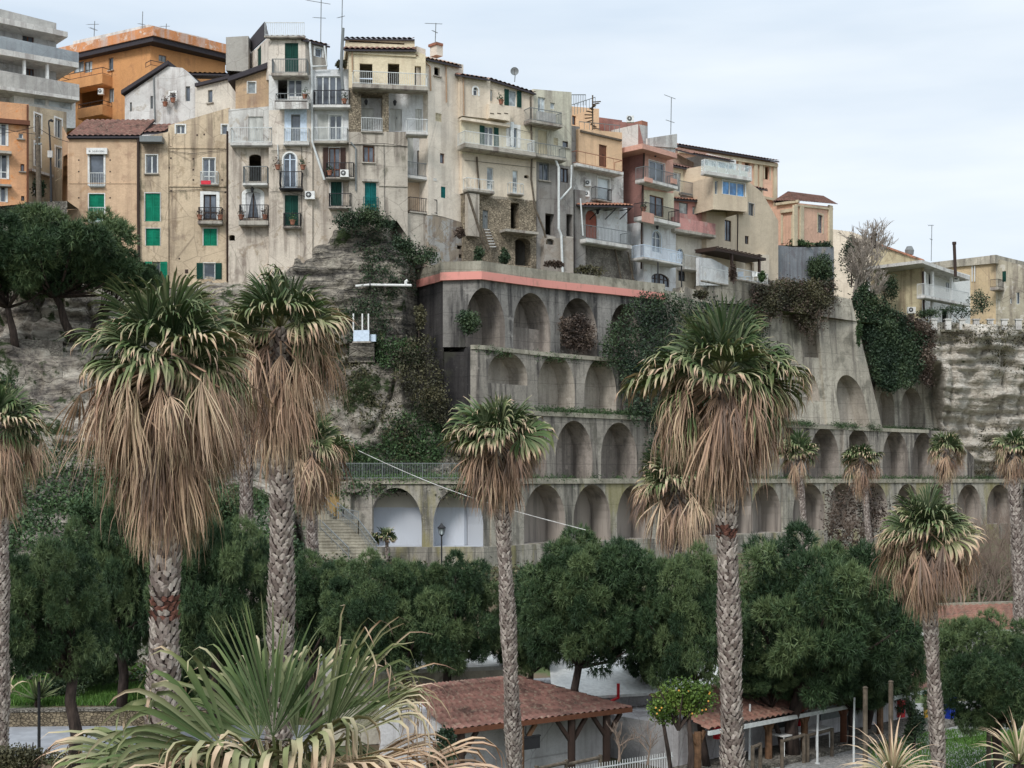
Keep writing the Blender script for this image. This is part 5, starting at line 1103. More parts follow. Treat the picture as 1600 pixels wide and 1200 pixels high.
# --- H21 chapel
FL = Fac(1213, 138.5, 1246, 137); FRt = Fac(1246, 137, 1302, 142.5)
h = House('pink faceted chapel with stone pilasters and hipped tiled roof', FRt, 'chapel', 'chapel', None)
h.wall(1213, 1246, [(1213, 318), (1246, 317)], [(1213, 395), (1246, 395)], mSa, [], D=0, F=FL, side=False); h.wall(1246, 1301, [(1246, 317), (1301, 323)], [(1246, 395), (1301, 395)], mSa, [(1278, 335, 1285, 365, 'grey', {'trim': mSt, 'tw': .2})], D=6)
for x in (1241, 1251, 1296): h.box(x, 320, x + 5.5, 392, .001, .2, mSt, 'pilaster')
h.box(1219, 328, 1239, 333, .0, .3, mSt, 'hood_moulding', FL); h.box(1220, 336, 1223, 380, .001, .15, mSt, 'door_surround', FL); h.box(1236, 336, 1239, 380, .001, .15, mSt, 'door_surround', FL); h.box(1223, 340, 1236, 380, .001, .05, mSa, 'blind_door', FL)
sband(h, 1244, 1302, 319, 325, 322, 328, 0, .14, mSt, 'cornice')
h.box(1212, 317, 1247, 321, 0, .35, mSt, 'cornice', FL)
ap = P(1232, 300, 142.5); mb = MB(); b_ = [FL.p(-.2, Z_(315, 138.5), .3), FL.p(FL.len, Z_(315.5, 137), .4), FRt.p(FRt.len + .3, Z_(320, 142.5), .35), FRt.p(FRt.len + .5, Z_(320, 142.5), -7), FL.p(-.2, Z_(316, 138.5), -7)]
ridge = [ap, P(1286, 307, 149)]
def tilepatch(name, parent, a, b, c, d, mat, step=.3):
    """a,b eave ends; d,c ridge ends"""
    L_ = (b - a).length; nc = max(6, int(L_ / (step / 4))); nr = max(6, int((d - a).length / .38)); V = []; nn = (b - a).cross(d - a).normalized()
    for j in range(nr):
        for e in (0, 1):
            for i in range(nc + 1):
                g = i / nc; f = (j + e) / nr; V.append(a.lerp(b, g).lerp(d.lerp(c, g), f) + nn * (.085 * abs(math.sin(math.pi * g * L_ / step)) + (.05 if e == 0 else 0)))
    Fc = [(j * (nc + 1) + i, j * (nc + 1) + i + 1, (j + 1) * (nc + 1) + i + 1, (j + 1) * (nc + 1) + i) for j in range(2 * nr - 1) for i in range(nc)]
    return link_mesh(name, np_mesh(name, V, Fc), mat, parent)
tilepatch('roof', h.t, b_[0], b_[1], ap, ap, M['tile']); tilepatch('roof', h.t, b_[1], b_[2], ridge[1], ap, M['tile']); tilepatch('roof', h.t, b_[4], b_[0], ap, ap, M['tile'])
# --- H22/H23/H24
F = Fac(1300, 165, 1380, 165)
h = House('low beige building half hidden by the bare tree, far right', F, group=None)
h.wall(1300, 1380, [(1300, 358), (1330, 362), (1380, 380)], [(1300, 500), (1380, 500)], mY, [], D=8)
FSd = Fac(1360, 151.5, 1444, 146.2); F = Fac(1444, 146.2, 1518, 154)
h = House('ochre walled house with white two storey loggia, right of the bare tree', F, 'villa', 'house', None)
mOc = W('patchy_ochre_plaster', (196, 184, 152), (130, 116, 90), .7, flake=(176, 164, 136), famt=.4, seed=50)
h.wall(1360, 1444, [(1360, 380), (1380, 383), (1444, 409)], [(1360, 530), (1444, 530)], mOc, [], D=0, F=FSd, side=False)
h.wall(1444, 1516, [(1444, 409), (1516, 430)], [(1444, 530), (1516, 530)], M['white'], [(1451, 422, 1458, 464, 'open'), (1478, 440, 1488, 458, 'white', {'n': 3}), (1452, 480, 1460, 505, 'open'), (1472, 482, 1482, 505, 'open')], D=7, o=-1.2)
for x in (1444, 1457, 1487): h.box(x, 424, x + 2.5, 505, -.1, .15, 'white', 'column')
sband(h, 1441, 1516, 406, 432, 411, 438, -6, .9, 'slab_white', 'eave'); h.bal(1445, 1514, 468, 450, .9, .25, 'white_metal', 'slab_white', parapet=None, sp=.1)
mb = MB(); a = P(1368, 381, 150.6); b = P(1443, 408, 146); mb.hexa([a, b, b + Vector((5, 8, -1.2)), a + Vector((5, 8, 0)), a + Vector((0, 0, .2)), b + Vector((0, 0, .2)), b + Vector((5, 8, -1)), a + Vector((5, 8, .2))]); mb.build('roof', M['tile_old'], h.t)
h.pipe([(1442, 424), (1444, 500)], .12, 'darkwood', .1)
FL = Fac(1448, 168, 1556, 162); FRt = Fac(1556, 162, 1620, 171)
h = House('bare beige flat roofed block at the far right with concrete parapet', FL, 'house_block', 'house', None)
mFr = W('far_beige_render', (206, 184, 148), (136, 122, 104), .5, flake=(186, 168, 140), famt=.3, seed=51)
h.wall(1448, 1556, [(1448, 412), (1556, 404)], [(1448, 530), (1556, 530)], mFr, [], D=0, F=FL, side=False); h.wall(1556, 1620, [(1556, 404), (1620, 420)], [(1556, 530), (1620, 530)], W('decayed_grey_render', (180, 172, 152), (110, 104, 92), .9, flake=(206, 200, 188), famt=.4, seed=52), [(1566, 424, 1572, 440, 'dgreen'), (1588, 457, 1593, 475, 'white'), (1578, 466, 1581, 474, 'white')], D=6)
sband(h, 1448, 1557, 411, 398, 421, 411, -.3, .35, 'conc_light', 'parapet')
_F = h.F; h.F = FRt; sband(h, 1555, 1622, 398, 414, 411, 426, -.3, .35, 'conc_light', 'parapet'); h.bal(1560, 1592, 452, 440, 1.0, .3, 'dark_metal', 'slab'); h.F = _F
for x in (1519, 1523): h.pipe([(x, 415), (x, 440)], .07, 'white_metal')
# ================================================================ VEGETATION
class Leaves:
    """accumulates palm leaf strips"""
    def __init__(s): s.V = []; s.F = []; s.A = []; s.n = 0
    def strip(s, C, Wd, Nr, wid, val, fold=.35):
        """C (m,S,3) centre lines, Wd (m,S,3) width dirs, Nr normals, wid (m,S), val (m,S)"""
        m, S = wid.shape
        Lf = C - Wd * wid[..., None]; Rt = C + Wd * wid[..., None]; Ce = C + Nr * (wid * fold * (1 + 1.6 * (wid > .55 * wid.max(1, keepdims=True))))[..., None]
        V = np.stack([Lf, Ce, Rt], 2).reshape(-1, 3)      # m,S,3
        s.V.append(V); s.A.append(np.repeat(val.reshape(-1), 3))
        i = np.arange(m)[:, None, None] * (S * 3) + np.arange(S - 1)[None, :, None] * 3 + np.arange(2)[None, None, :] + s.n
        s.F.append(np.stack([i, i + 1, i + 4, i + 3], -1).reshape(-1, 4)); s.n += len(V)
    def mesh(s, name): return np_mesh(name, np.concatenate(s.V), np.concatenate(s.F), {'v': np.concatenate(s.A)})
def unit(v): return v / (np.linalg.norm(v, axis=-1, keepdims=True) + 1e-9)
def fan(Lv, rng, o, d, up, L, nseg=26, spread=1.75, droop=.8, dry=0.0, split=.5, curl=0, wk=1.0, tipdry=.5, S=7, loose=0.0):
    o = np.array(o, float); d = unit(np.array(d, float)); up = np.array(up, float); up = unit(up - d * np.dot(up, d)); side = np.cross(d, up)
    a = np.linspace(-spread, spread, nseg) + rng.normal(0, .015 + loose, nseg)
    dj = np.cos(a)[:, None] * d + np.sin(a)[:, None] * side + up * (rng.normal(0, .05 + loose, nseg) + .12 * np.abs(a) * curl)[:, None]
    dj = unit(dj); Lj = L * (.70 + .30 * np.cos(a * .8)) * rng.uniform(.88, 1.08, nseg)
    ss = np.linspace(0, 1, S) ** .85
    C = np.zeros((nseg, S, 3)); D = np.zeros((nseg, S, 3)); C[:] = o; cur = dj.copy(); down = np.array([0, 0, -1.]); dr = droop * rng.uniform(.6, 1.35, nseg)
    D[:, 0] = cur
    wind = np.array([rng.normal(0, .12), rng.normal(0, .12), 0])
    for k in range(1, S):
        sm = (ss[k] + ss[k - 1]) / 2; w = np.clip((sm - split * .75) / (1 - split * .75), 0, 1) * dr
        w = np.clip(w * 1.5, 0, .97)
        cur = unit(dj * (1 - w)[:, None] + (down + wind + rng.normal(0, .10, (nseg, 3))) * w[:, None])
        C[:, k] = C[:, k - 1] + cur * (Lj * (ss[k] - ss[k - 1]))[:, None]; D[:, k] = cur
    dth = 2 * spread / nseg
    full = L * split * dth * .56 * wk
    prof = np.where(ss < split, np.maximum(ss / split, .04), np.maximum((1 - ss) / (1 - split), 0) ** .75 * .8 + .06)
    wid = full * prof[None, :] * rng.uniform(.85, 1.1, (nseg, 1))
    wd = unit(-np.sin(a)[:, None] * d + np.cos(a)[:, None] * side)[:, None, :] * np.ones((1, S, 1)); tw = rng.normal(0, .5, nseg)[:, None] * np.clip(ss - split, 0, 1)[None, :] * 2
    nr = unit(np.cross(D, wd)); wd2 = wd * np.cos(tw)[..., None] + nr * np.sin(tw)[..., None]; wd2 = unit(wd2 - D * np.sum(wd2 * D, -1, keepdims=True)); nr = unit(np.cross(D, wd2))
    nr *= np.where(np.arange(nseg) % 2 == 0, 1, .3)[:, None, None]
    tv = np.clip((ss - .45) / .55, 0, 1)[None, :] ** 1.5 * tipdry * rng.uniform(.3, 1.3, (nseg, 1))
    val = np.clip(dry + tv * (1 - dry), 0, 1) * np.ones((nseg, 1))
    Lv.strip(C, wd2, nr, wid, val)
def stalk(Lv, a, b, w, val, bend=0):
    a = np.array(a, float); b = np.array(b, float); S = 4; t = np.linspace(0, 1, S)[:, None]; C = a + (b - a) * t; C[:, 2] += bend * (t[:, 0] * (1 - t[:, 0]))
    d = unit(b - a); sd = unit(np.cross(d, [0.02, 0.01, 1.])); up = np.cross(sd, d)
    wid = np.linspace(w, w * .55, S)[None]
    for q in (sd, up): Lv.strip(C[None], np.tile(q, (1, S, 1)), np.tile(up, (1, S, 1)), wid, np.full((1, S), val), .3)
def crown(seed, Rr, n_green, n_mid, n_dead, skirtL, nseg=26, skirtR=.55, S=7, lean=(0, 0), top_open=.15, deadw=1.0):
    rng = np.random.default_rng(seed); Lg = Leaves(); Ld = Leaves(); GA = 2.39996
    n_green = int(n_green * .68)
    for i in range(n_green):
        f = (i + .5) / n_green; th = top_open + 1.32 * f ** .75; az = i * GA + rng.normal(0, .2)
        p = np.array([math.sin(th) * math.cos(az), math.sin(th) * math.sin(az), math.cos(th)]); Rk = Rr * rng.uniform(.75, 1.2) * (.70 + .3 * min(1, th / 1.2))
        pl = Rk * rng.uniform(.28, .46); o = p * pl; o[2] -= .10 * Rr * f
        d = unit(p + np.array([0, 0, -.25 * f - .05])); up = np.array([0, 0, 1.]) + rng.normal(0, .55, 3)
        if th < .5: up = np.array([math.cos(az + 3.1), math.sin(az + 3.1), .3])
        dry = .02 + .20 * f ** 1.5 + (.2 if rng.random() < .12 else 0)
        fan(Lg, rng, o, d, up, Rk * .66, int(nseg * 1.3), rng.uniform(1.2, 1.75), rng.uniform(.1, .4) + .5 * f, dry, rng.uniform(.62, .72), .5, tipdry=.25 + .6 * f + .2 * rng.random(), S=S, loose=.02); stalk(Lg, p * .04, o, .022 * Rr, .45)
    n_mid = int(n_mid * 1.0)
    for i in range(n_mid):
        th = 1.15 + rng.uniform(0, 1.05); az = i * GA * 1.3 + rng.normal(0, .3)
        p = np.array([math.sin(th) * math.cos(az), math.sin(th) * math.sin(az), math.cos(th)]); Rk = Rr * rng.uniform(.8, 1.1)
        o = p * Rk * .42 + np.array([0, 0, -.12 * Rr]); d = unit(p + np.array([0, 0, -.7])); up = np.array([0, 0, .6]) + p * .8
        fan(Ld, rng, o, d, up, Rk * .66, nseg, 1.2, 1.0, rng.choice([.15, .3, .5, .6, .7, .8]) * rng.uniform(.8, 1.2), .42, .2, tipdry=.9, S=S, loose=.05, wk=.8); stalk(Ld, p * .05, o, .02 * Rr, .6)
    n_dead = int(n_dead * 1.45)
    for i in range(n_dead):
        t = (i + .5) / n_dead; az = i * GA + rng.normal(0, .35); za = -(.08 * Rr + (skirtL - .75 * Rr) * t); k = 1 - t
        rad = Rr * (skirtR * (k ** 1.15) * 1.08 * rng.uniform(.55, 1.15) + .07)
        ph = np.array([math.cos(az), math.sin(az), 0]); o = ph * rad; o[2] = za - .12 * Rr * rng.uniform(.4, 1.6)
        d = unit(ph * (.22 * k + .08 + (.5 * k if rng.random() < .18 else 0)) + np.array([rng.normal(0, .12), rng.normal(0, .12), -1.])); up = ph + rng.normal(0, .35, 3)
        Lk = Rr * rng.uniform(.34, .92)
        fan(Ld, rng, o, d, up, Lk, max(11, int(nseg * .6)), rng.uniform(.22, .6), rng.uniform(.5, 1), rng.uniform(.62, .98), .35, 0, wk=1.15 * deadw, tipdry=rng.uniform(-.45, .2), S=S, loose=.13)
        if rng.random() < .7: stalk(Ld, np.array([0, 0, za + .18 * Rr]), o, .018 * Rr, .8)
    return Lg, Ld
def trunk_mesh(name, h, r0, r1, bw, bh, seed, lean, parent, red=None, core='fibre'):
    """trunk from z=0 (crown) down to -h, clothed in leaf-base plates; bw, bh plate size"""
    rng = random.Random(seed); mb = MB(); K = 9
    def c(z): t = -z / h; return Vector((lean[0] * t + lean[2] * math.sin(t * 3), lean[1] * t, z))
    def rr(z): t = -z / h; return r1 + (r0 - r1) * t + .02 * math.sin(z * 2.1)
    pts = [c(-h * i / 40) for i in range(41)]; mb.tube(pts, [rr(p.z) * .93 for p in pts], 12, 1)
    z = -.05; row = 0
    while z > -h:
        r = rr(z); nb = max(6, int(2 * math.pi * r / bw)); cc = c(z)
        isred = red and red[0] < -z < red[1]
        for k in range(nb):
            a = 2 * math.pi * (k + .5 * (row % 2)) / nb + rng.uniform(-.1, .1); w = math.pi / nb * rng.uniform(.72, 1.0); H = bh * rng.uniform(.7, 1.15) * (1.2 if not isred else .8); out = bh * rng.uniform(.22, .65)
            rad = lambda a_, r_, z_: Vector((cc.x + math.cos(a_) * r_, cc.y + math.sin(a_) * r_, z + z_))
            b0, b1 = rad(a - w, r * .96, 0), rad(a + w, r * .96, 0); m0, m1 = rad(a - w * 1.0, r + out * .4, H * .5), rad(a + w * 1.0, r + out * .4, H * .5)
            sk = rng.uniform(-.9, .9) * w; t0, t1 = rad(a - w * .4 + sk, r + out, H), rad(a + w * .35 + sk, r + out * 1.05, H * .95); ce = rad(a, r + out * .75, H * .45); bb = rad(a, r + .01, -.02)
            n_ = len(mb.v); mb.v.extend([tuple(q) for q in (b0, b1, m1, t1, t0, m0, ce, bb)])
            mi = 2 if isred and rng.random() < .7 else 0
            for f_ in ((0, 7, 6, 5), (7, 1, 2, 6), (6, 2, 3), (6, 3, 4), (6, 4, 5)): mb.f.append(tuple(n_ + i for i in f_)); mb.m.append(mi)
        z -= bh * .74; row += 1
    return mb.build(name, [M['boot'], M[core], M['redboot']], parent, local=True)
def palm(label, cx, cy, Y, Rpx, skirt_px, tw_px, ground=None, seed=0, n=(34, 12, 70), nseg=26, S=7, tx=None, red=None, skirtR=.6, bw=None, lean=None, htrunk=None, top_open=.15, name='fan_palm'):
    """cx,cy: crown heart in pixels; Rpx: leaf reach; skirt_px: pixel row where the skirt ends"""
    s = Y / FPX; cy = cy + Rpx * .10; c = P(cx, cy, Y); Rr = Rpx * s; g = gz(c.x, c.y) if ground is None else ground; h = c.z - g
    t = thing(name, label, 'palm tree', (c.x, c.y, g), 'fan palms')
    Lg, Ld = crown(seed, Rr, n[0], n[1], n[2], (skirt_px - cy) * s, nseg, skirtR, S, top_open=top_open)
    for nm, Lx in (('crown', Lg), ('dead_frond_skirt', Ld)):
        if Lx.V:
            o = link_mesh(nm, Lx.mesh(nm), M['palm'], t, local=True); o.location = (0, 0, h)
    dx = ((tx if tx is not None else cx) - cx) * s
    r = tw_px * s / 2
    o = trunk_mesh('trunk', h, r * 1.1, r * .92, bw or max(.10, r * .50), (bw or max(.09, r * .46)) * 1.0, seed, (dx * 1.6, 0, 0.03 if lean is None else lean), t, red)
    o.location = (0, 0, h)
    return t
palm('largest fan palm with huge brown skirt and rust red trunk patch, left foreground', 262, 548, 20, 165, 852, 44, seed=1, n=(44, 34, 135), nseg=30, S=8, tx=247, red=(3.45, 3.8), skirtR=.74)
palm('tall fan palm just right of the largest one, shaggy brown skirt and thick pale trunk', 438, 505, 26, 122, 735, 35, seed=2, n=(34, 30, 90), nseg=28, tx=426, skirtR=.5, lean=.12)
palm('tall fan palm before the right arcades, red ringed trunk reaching the bottom edge', 1128, 575, 28, 138, 768, 31, seed=3, n=(40, 38, 100), nseg=28, tx=1142, red=(3.05, 3.35), skirtR=.5)
palm('slender straight fan palm with scaly grey trunk crossing the second whitewashed niche', 778, 672, 38, 86, 810, 21, seed=4, n=(44, 24, 60), nseg=22, tx=797, skirtR=.55)
palm('medium fan palm with brown skirt beside the concrete stairway', 487, 690, 60, 68, 812, 17, seed=5, n=(34, 14, 60), nseg=18, S=6)
palm('thin trunked fan palm whose crown hides behind the two large left palms', 384, 645, 60, 45, 735, 19, seed=6, n=(24, 8, 30), nseg=16, S=6)
palm('fan palm cut by the left edge with long rusty skirt', 0, 655, 42, 82, 815, 22, seed=7, n=(34, 20, 80), nseg=20, S=6, skirtR=.75)
palm('short bushy fan palm tucked behind the tall right palm, skirt touching the pine tops', 1056, 748, 58, 84, 868, 22, seed=8, n=(52, 14, 44), nseg=20, S=6, skirtR=.75)
palm('small dark spiky palm with a thin trunk before the arches right of the tall palm', 1246, 702, 82, 40, 770, 9, seed=9, n=(38, 6, 18), nseg=14, S=6, tx=1258, skirtR=.35)
palm('small fan palm with brown skirt, second of the four slim ones before the right arches', 1346, 712, 84, 36, 780, 9, seed=10, n=(30, 12, 34), nseg=14, S=6, tx=1357, skirtR=.55)
palm('small fan palm with fluffy skirt at the right end of the second arcade tier', 1479, 697, 82, 36, 760, 9, seed=11, n=(30, 14, 34), nseg=14, S=6, skirtR=.6)
palm('slim fan palm with pale scaly trunk near the right edge', 1582, 695, 66, 38, 760, 17, seed=12, n=(28, 14, 34), nseg=14, S=6, tx=1592, skirtR=.6)
palm('broad fan palm with tan skirt and dark trunk rising from the lawn at right', 1444, 822, 37, 92, 950, 19, seed=13, n=(40, 22, 55), nseg=24, tx=1462, skirtR=.75)
palm('little dark palm in front of the first whitewashed niche', 604, 838, 95, 26, 848, 5, ground=4.4, seed=15, n=(30, 0, 0), nseg=12, S=5, name='small_palm')
# foreground palm, blown by the wind: broad irregular crown, low in the frame
def front_palm():
    Y = 11.5; c = P(440, 1140, Y); t = thing('fan_palm', 'nearest wind ruffled fan palm with torn green and straw fronds along the bottom edge', 'palm tree', (c.x, c.y, 0), 'fan palms')
    s = Y / FPX; rng = np.random.default_rng(77); Lg = Leaves(); Ld = Leaves()
    # hub (px), direction (px right, px up, toward viewer), length px, nseg, half spread, droop, dry, tipdry, up vector
    F_ = (0, -1, .25)
    G_ = [((-12, 10), (-.02, 1, .1), 175, 34, .60, .12, .02, .30, F_), ((-75, 40), (-.8, .5, .2), 190, 30, .65, .5, .10, .6, F_), ((-110, 70), (-1, .10, .25), 215, 30, .55, .5, .10, .7, (0, -.5, 1)), ((-115, 105), (-1, -.08, .1), 245, 30, .55, .6, .18, .9, (0, -.4, 1)),
          ((-70, 100), (-.95, .05, .5), 215, 32, .75, .9, .24, 1.0, (0, -.2, 1)), ((-140, 120), (-1, -.3, .2), 200, 28, .6, .9, .36, .9, (0, -.4, 1)), ((70, 10), (.60, .85, .1), 190, 32, .42, .6, .10, 1.0, (.5, -1, 0)), ((95, 15), (.8, .72, .1), 190, 32, .42, .9, .22, 1.1, (-.7, -.5, .7)),
          ((110, 60), (.95, .30, .3), 190, 30, .5, 1.0, .40, 1.0, (-.3, -.3, 1)), ((165, 75), (1, .18, .1), 215, 32, .50, 1.2, .42, 1.0, (0, -.3, 1)), ((150, 105), (1, .0, .3), 200, 30, .6, 1.2, .5, .9, (0, -.3, 1)), ((20, 20), (.15, .95, -.4), 165, 32, .7, .45, .12, .7, F_), ((-40, 20), (-.5, .8, -.4), 165, 32, .7, .4, .12, .5, F_),
          ((25, 30), (.3, .45, .8), 165, 32, .9, .9, .22, .7, (0, .2, 1)), ((-35, 40), (-.35, .35, .85), 165, 32, .9, .9, .20, .7, (0, .2, 1)), ((75, 45), (.6, .25, .75), 170, 30, .8, 1.0, .36, .8, (0, .1, 1)), ((0, 55), (0, .2, 1), 160, 32, 1.0, 1.0, .28, .8, (0, .3, 1)), ((-85, 70), (-.6, .0, .8), 180, 30, .8, 1.0, .36, .8, (0, .1, 1)), ((-170, 60), (-.95, .2, .2), 190, 28, .5, .5, .14, .9, (0, -.5, 1)), ((200, 130), (1, -.1, .2), 190, 28, .5, 1.3, .6, .6, (0, -.3, 1))]
    for hub, d, Lp, ns, spr, dr, dry, tip, up in G_:
        o = np.array([hub[0] * s, -d[2] * 60 * s, -hub[1] * s]); dd = np.array([d[0], -d[2], d[1]])
        fan(Lg, rng, o, dd + rng.normal(0, .08, 3), np.array(up) + rng.normal(0, .28, 3), Lp * s * 1.22, int(ns * .95), spr * 1.3, dr * rng.uniform(.9, 1.4), dry * 1.35 + .13, rng.uniform(.56, .68), .3, wk=1.0, tipdry=tip, S=12, loose=.035); stalk(Lg, (0, .1, -.8), o, .03, .4)
    for k in range(100):       # torn hanging segments
        az = rng.uniform(-math.pi, math.pi); ph = np.array([math.cos(az), math.sin(az), 0]); rad = rng.uniform(.3, 1.2); o = ph * rad; o[2] = -.35 + rng.uniform(-.4, .45) - .25 * rad
        fan(Ld, rng, o, unit(ph * .6 + np.array([0, 0, -.55 + rng.uniform(-.3, .5)])), ph * .5 + np.array([0, 0, .8]) + rng.normal(0, .3, 3), rng.uniform(.55, 1.05), int(rng.uniform(12, 26)), rng.uniform(.35, .9), 1.0, rng.uniform(.2, .85), .35, 0, wk=1.1, tipdry=.8, S=9, loose=.08); stalk(Ld, (0, 0, -.7), o, .02, .6)
    for nm, Lx in (('crown', Lg), ('dead_frond_skirt', Ld)): o = link_mesh(nm, Lx.mesh(nm), M['palm'], t, local=True); o.location = (0, 0, c.z)
    o = trunk_mesh('trunk', c.z - .9, .24, .2, .11, .13, 5, (0, 0, .02), t); o.location = (0, 0, c.z - .9)
front_palm()

# ---------------------------------------------------------------- pines
def tuft_cloud(rng, cents, outs, vals, K, l0, l1, wid, cone=.75):
    """needle tufts: cents (n,3), outs (n,3) unit"""
    n = len(cents); d = unit(np.repeat(outs, K, 0) + rng.normal(0, cone, (n * K, 3))); o = np.repeat(cents, K, 0); L_ = rng.uniform(l0, l1, (n * K, 1))
    sd_ = unit(np.cross(d, rng.normal(0, 1, (n * K, 3)))) * wid
    V = np.stack([o - sd_, o + sd_, o + d * L_], 1).reshape(-1, 3); F = np.arange(n * K * 3).reshape(-1, 3)
    return V, F, np.repeat(np.repeat(vals, K), 3)
def pine_variant(seed, nclump, flat=.75, bottom=-.8, K=10, per=70, rc=(.15, .27), needle=(.055, .10), wid=.0062):
    rng = np.random.default_rng(seed); C = []
    tries = 0
    while len(C) < nclump and tries < 5000:
        tries += 1; d = unit(rng.normal(0, 1, 3)); r = rng.uniform(.4, 1.06) ** .6 if rng.random() < .8 else rng.uniform(.1, .6); p = d * r
        p[2] *= flat
        if p[2] < bottom * flat: continue
        if all(np.linalg.norm(p - q) > .175 for q in C): C.append(p)
    Vs, Fs, As, n = [], [], [], 0
    for c in C:
        R_ = rng.uniform(*rc); cl = rng.uniform(-.1, 1.1); out = unit(c + np.array([0, 0, .35]))
        d = unit(rng.normal(0, 1, (per, 3)) + out * .55); cents = c + d * R_ * rng.uniform(.55, 1.0, (per, 1)) * np.array([1, 1, .72])
        V, F, A = tuft_cloud(rng, cents, unit(d + out * .4), np.clip(rng.normal(cl, .15, per), 0, 1), K, *needle, wid)
        Vs.append(V); Fs.append(F + n); As.append(A); n += len(V)
    return np_mesh('pine_crown', np.concatenate(Vs), np.concatenate(Fs), {'v': np.concatenate(As)}), C
PV = [pine_variant(100 + i, 105, per=90, K=12) for i in range(3)]
PVU = [pine_variant(120, 62, flat=.55, bottom=-.1, per=110, K=12, rc=(.18, .28))]
for me, _ in PV + PVU: me.materials.append(M['pine'])
def pine(label, cx, cy, rx, rz, Y, var, g=None, rot=0, tx=None, tbx=None, tr=.2, flat=.75, group='pines in a row before the arcades', cat='pine tree', limbs=12, ry=None, VV=None):
    me, C = (VV or PV)[var]; s = Y / FPX; c = P(cx, cy, Y); base = gz(c.x, Y) if g is None else g; bx = X_(tbx if tbx is not None else (tx or cx), Y)
    t = thing('pine_tree', label, cat, (bx, Y, base), group)
    RX, RZ = rx * s * .86, rz * s * .86 / flat; RY = (ry or RX / s / .86) * s * .86
    o = bpy.data.objects.new('crown', me); COL.objects.link(o); o.parent = t; o.location = (c.x - bx, 0, c.z - base); o.scale = (RX, RY, RZ); o.rotation_euler = (0, 0, 0)
    if rot: o.scale = (-RX if rot == 1 else RX, RY, RZ) if 0 else (RX, RY, RZ); o.rotation_euler = (0, 0, rot)
    mb = MB(); top = Vector((c.x, Y, c.z)); b0 = Vector((bx, Y, base)); fork = b0.lerp(top, .62) + Vector((X_(tx, Y) - X_(cx, Y) if tx else 0, 0, 0)) * .4
    rr = random.Random(var + int(cx)); wob = Vector((rr.uniform(-.2, .2), 0, 0))
    mb.tube([b0 - Vector((0, 0, .1)), b0.lerp(fork, .4) + wob, b0.lerp(fork, .75) - wob * .5, fork], [tr * 1.15, tr, tr * .85, tr * .75], 9)
    mt = o.rotation_euler.to_matrix()
    for q in rr.sample(C, min(limbs, len(C))):
        e = Vector((q[0] * RX, q[1] * RY, q[2] * RZ)); e = mt @ e + top
        m = fork.lerp(e, .5) + Vector((0, 0, -.12 * (e - fork).length)) + Vector((rr.uniform(-.2, .2), rr.uniform(-.2, .2), 0))
        mb.tube([fork - Vector((0, 0, .1)), m, e], [tr * .45, tr * .3, tr * .08], 6)
    mb.build('trunk', M['bark'], t, smooth=True)
    return t
pine('low pine lobe hanging over the veranda roof left of the thick dark trunk', 1192, 1052, 66, 46, 49, 2, rot=3.0, tr=.10, tbx=1225)
pine('low pine lobe hanging over the veranda roof right of the thick dark trunk', 1330, 1066, 78, 46, 51, 1, rot=4.4, tr=.12)
pine('dark lower pine behind the left edge pine and the agave', 130, 1010, 80, 70, 60, 2, rot=1.0, tr=.15)
pine('dark pine low between the largest palm trunk and the foreground palm', 330, 1010, 95, 90, 57, 1, rot=.2, tr=.15)
pine('dark low pine behind the foreground palm and red roof', 610, 1020, 90, 70, 55, 0, rot=2.2, tr=.15)
pine('dark pine lobe low between the slender palm and the forked trunk pine', 830, 985, 70, 78, 53, 2, rot=4.1, tr=.14)
pine('dark pine under storey between the forked trunk pine and its right neighbour', 1010, 1010, 62, 62, 52, 0, rot=5.5, tr=.12)
pine('rounded pine at the left edge above the stone kerb and lawn', 62, 958, 108, 118, 46, 0, rot=.5, tx=145, tbx=112, tr=.22)
pine('dark bushy pine between the left edge pine and the largest palm trunk', 190, 900, 92, 150, 56, 1, rot=2.1, tr=.2)
pine('dark pine filling the gap between the two thick palm trunks', 335, 915, 100, 140, 54, 2, rot=4.0)
pine('low pine directly below the foot of the stairway', 490, 950, 78, 92, 52, 0, rot=1.4)
pine('pine with lighter top below the first whitewashed niche', 585, 962, 88, 98, 50, 1, rot=3.3, tbx=690, tr=.18)
pine('broad pine below the lamp post and second whitewashed niche', 700, 960, 95, 105, 51, 2, rot=5.2)
pine('tall round pine with reddish forked trunk in front of the red tiled hut', 925, 942, 122, 122, 48, 0, rot=2.7, tx=905, tbx=893, tr=.17, limbs=14)
pine('pine between the forked trunk pine and the tall right palm, foliage reaching low', 1075, 972, 88, 118, 47, 1, rot=.9, tr=.13, tbx=1106)
pine('biggest spreading pine on the right with thick dark trunk beside the gravel yard', 1272, 968, 156, 155, 49, 2, rot=1.9, tx=1240, tbx=1240, tr=.24, limbs=16)
pine('dark pine leaning behind the biggest one, right side, above the lawn', 1372, 1020, 78, 105, 54, 0, rot=3.9, tbx=1352, tr=.14)
pine('round pine at the right edge in front of the orange roofed building', 1548, 1058, 108, 102, 44, 1, rot=5.6, tbx=1565, tr=.17)
pine('wide umbrella pine with tangled bare limbs on the ledge at upper left', 85, 420, 158, 92, 93, 0, g=19.6, rot=.4, tx=60, tbx=115, tr=.28, flat=.55, group='umbrella pines on the ledge', limbs=34, VV=PVU)
pine('umbrella pine at the left edge with crooked leaning trunk on the ledge', -5, 440, 100, 72, 91, 0, g=18.9, rot=2.6, tx=10, tbx=24, tr=.25, flat=.55, group='umbrella pines on the ledge', limbs=26, VV=PVU)
pine('low lobe of dark umbrella pine reaching right towards the green shutters', 205, 448, 60, 36, 94, 0, g=18.6, rot=4.4, tx=150, tbx=128, tr=.16, flat=.55, group='umbrella pines on the ledge', limbs=16, VV=PVU)

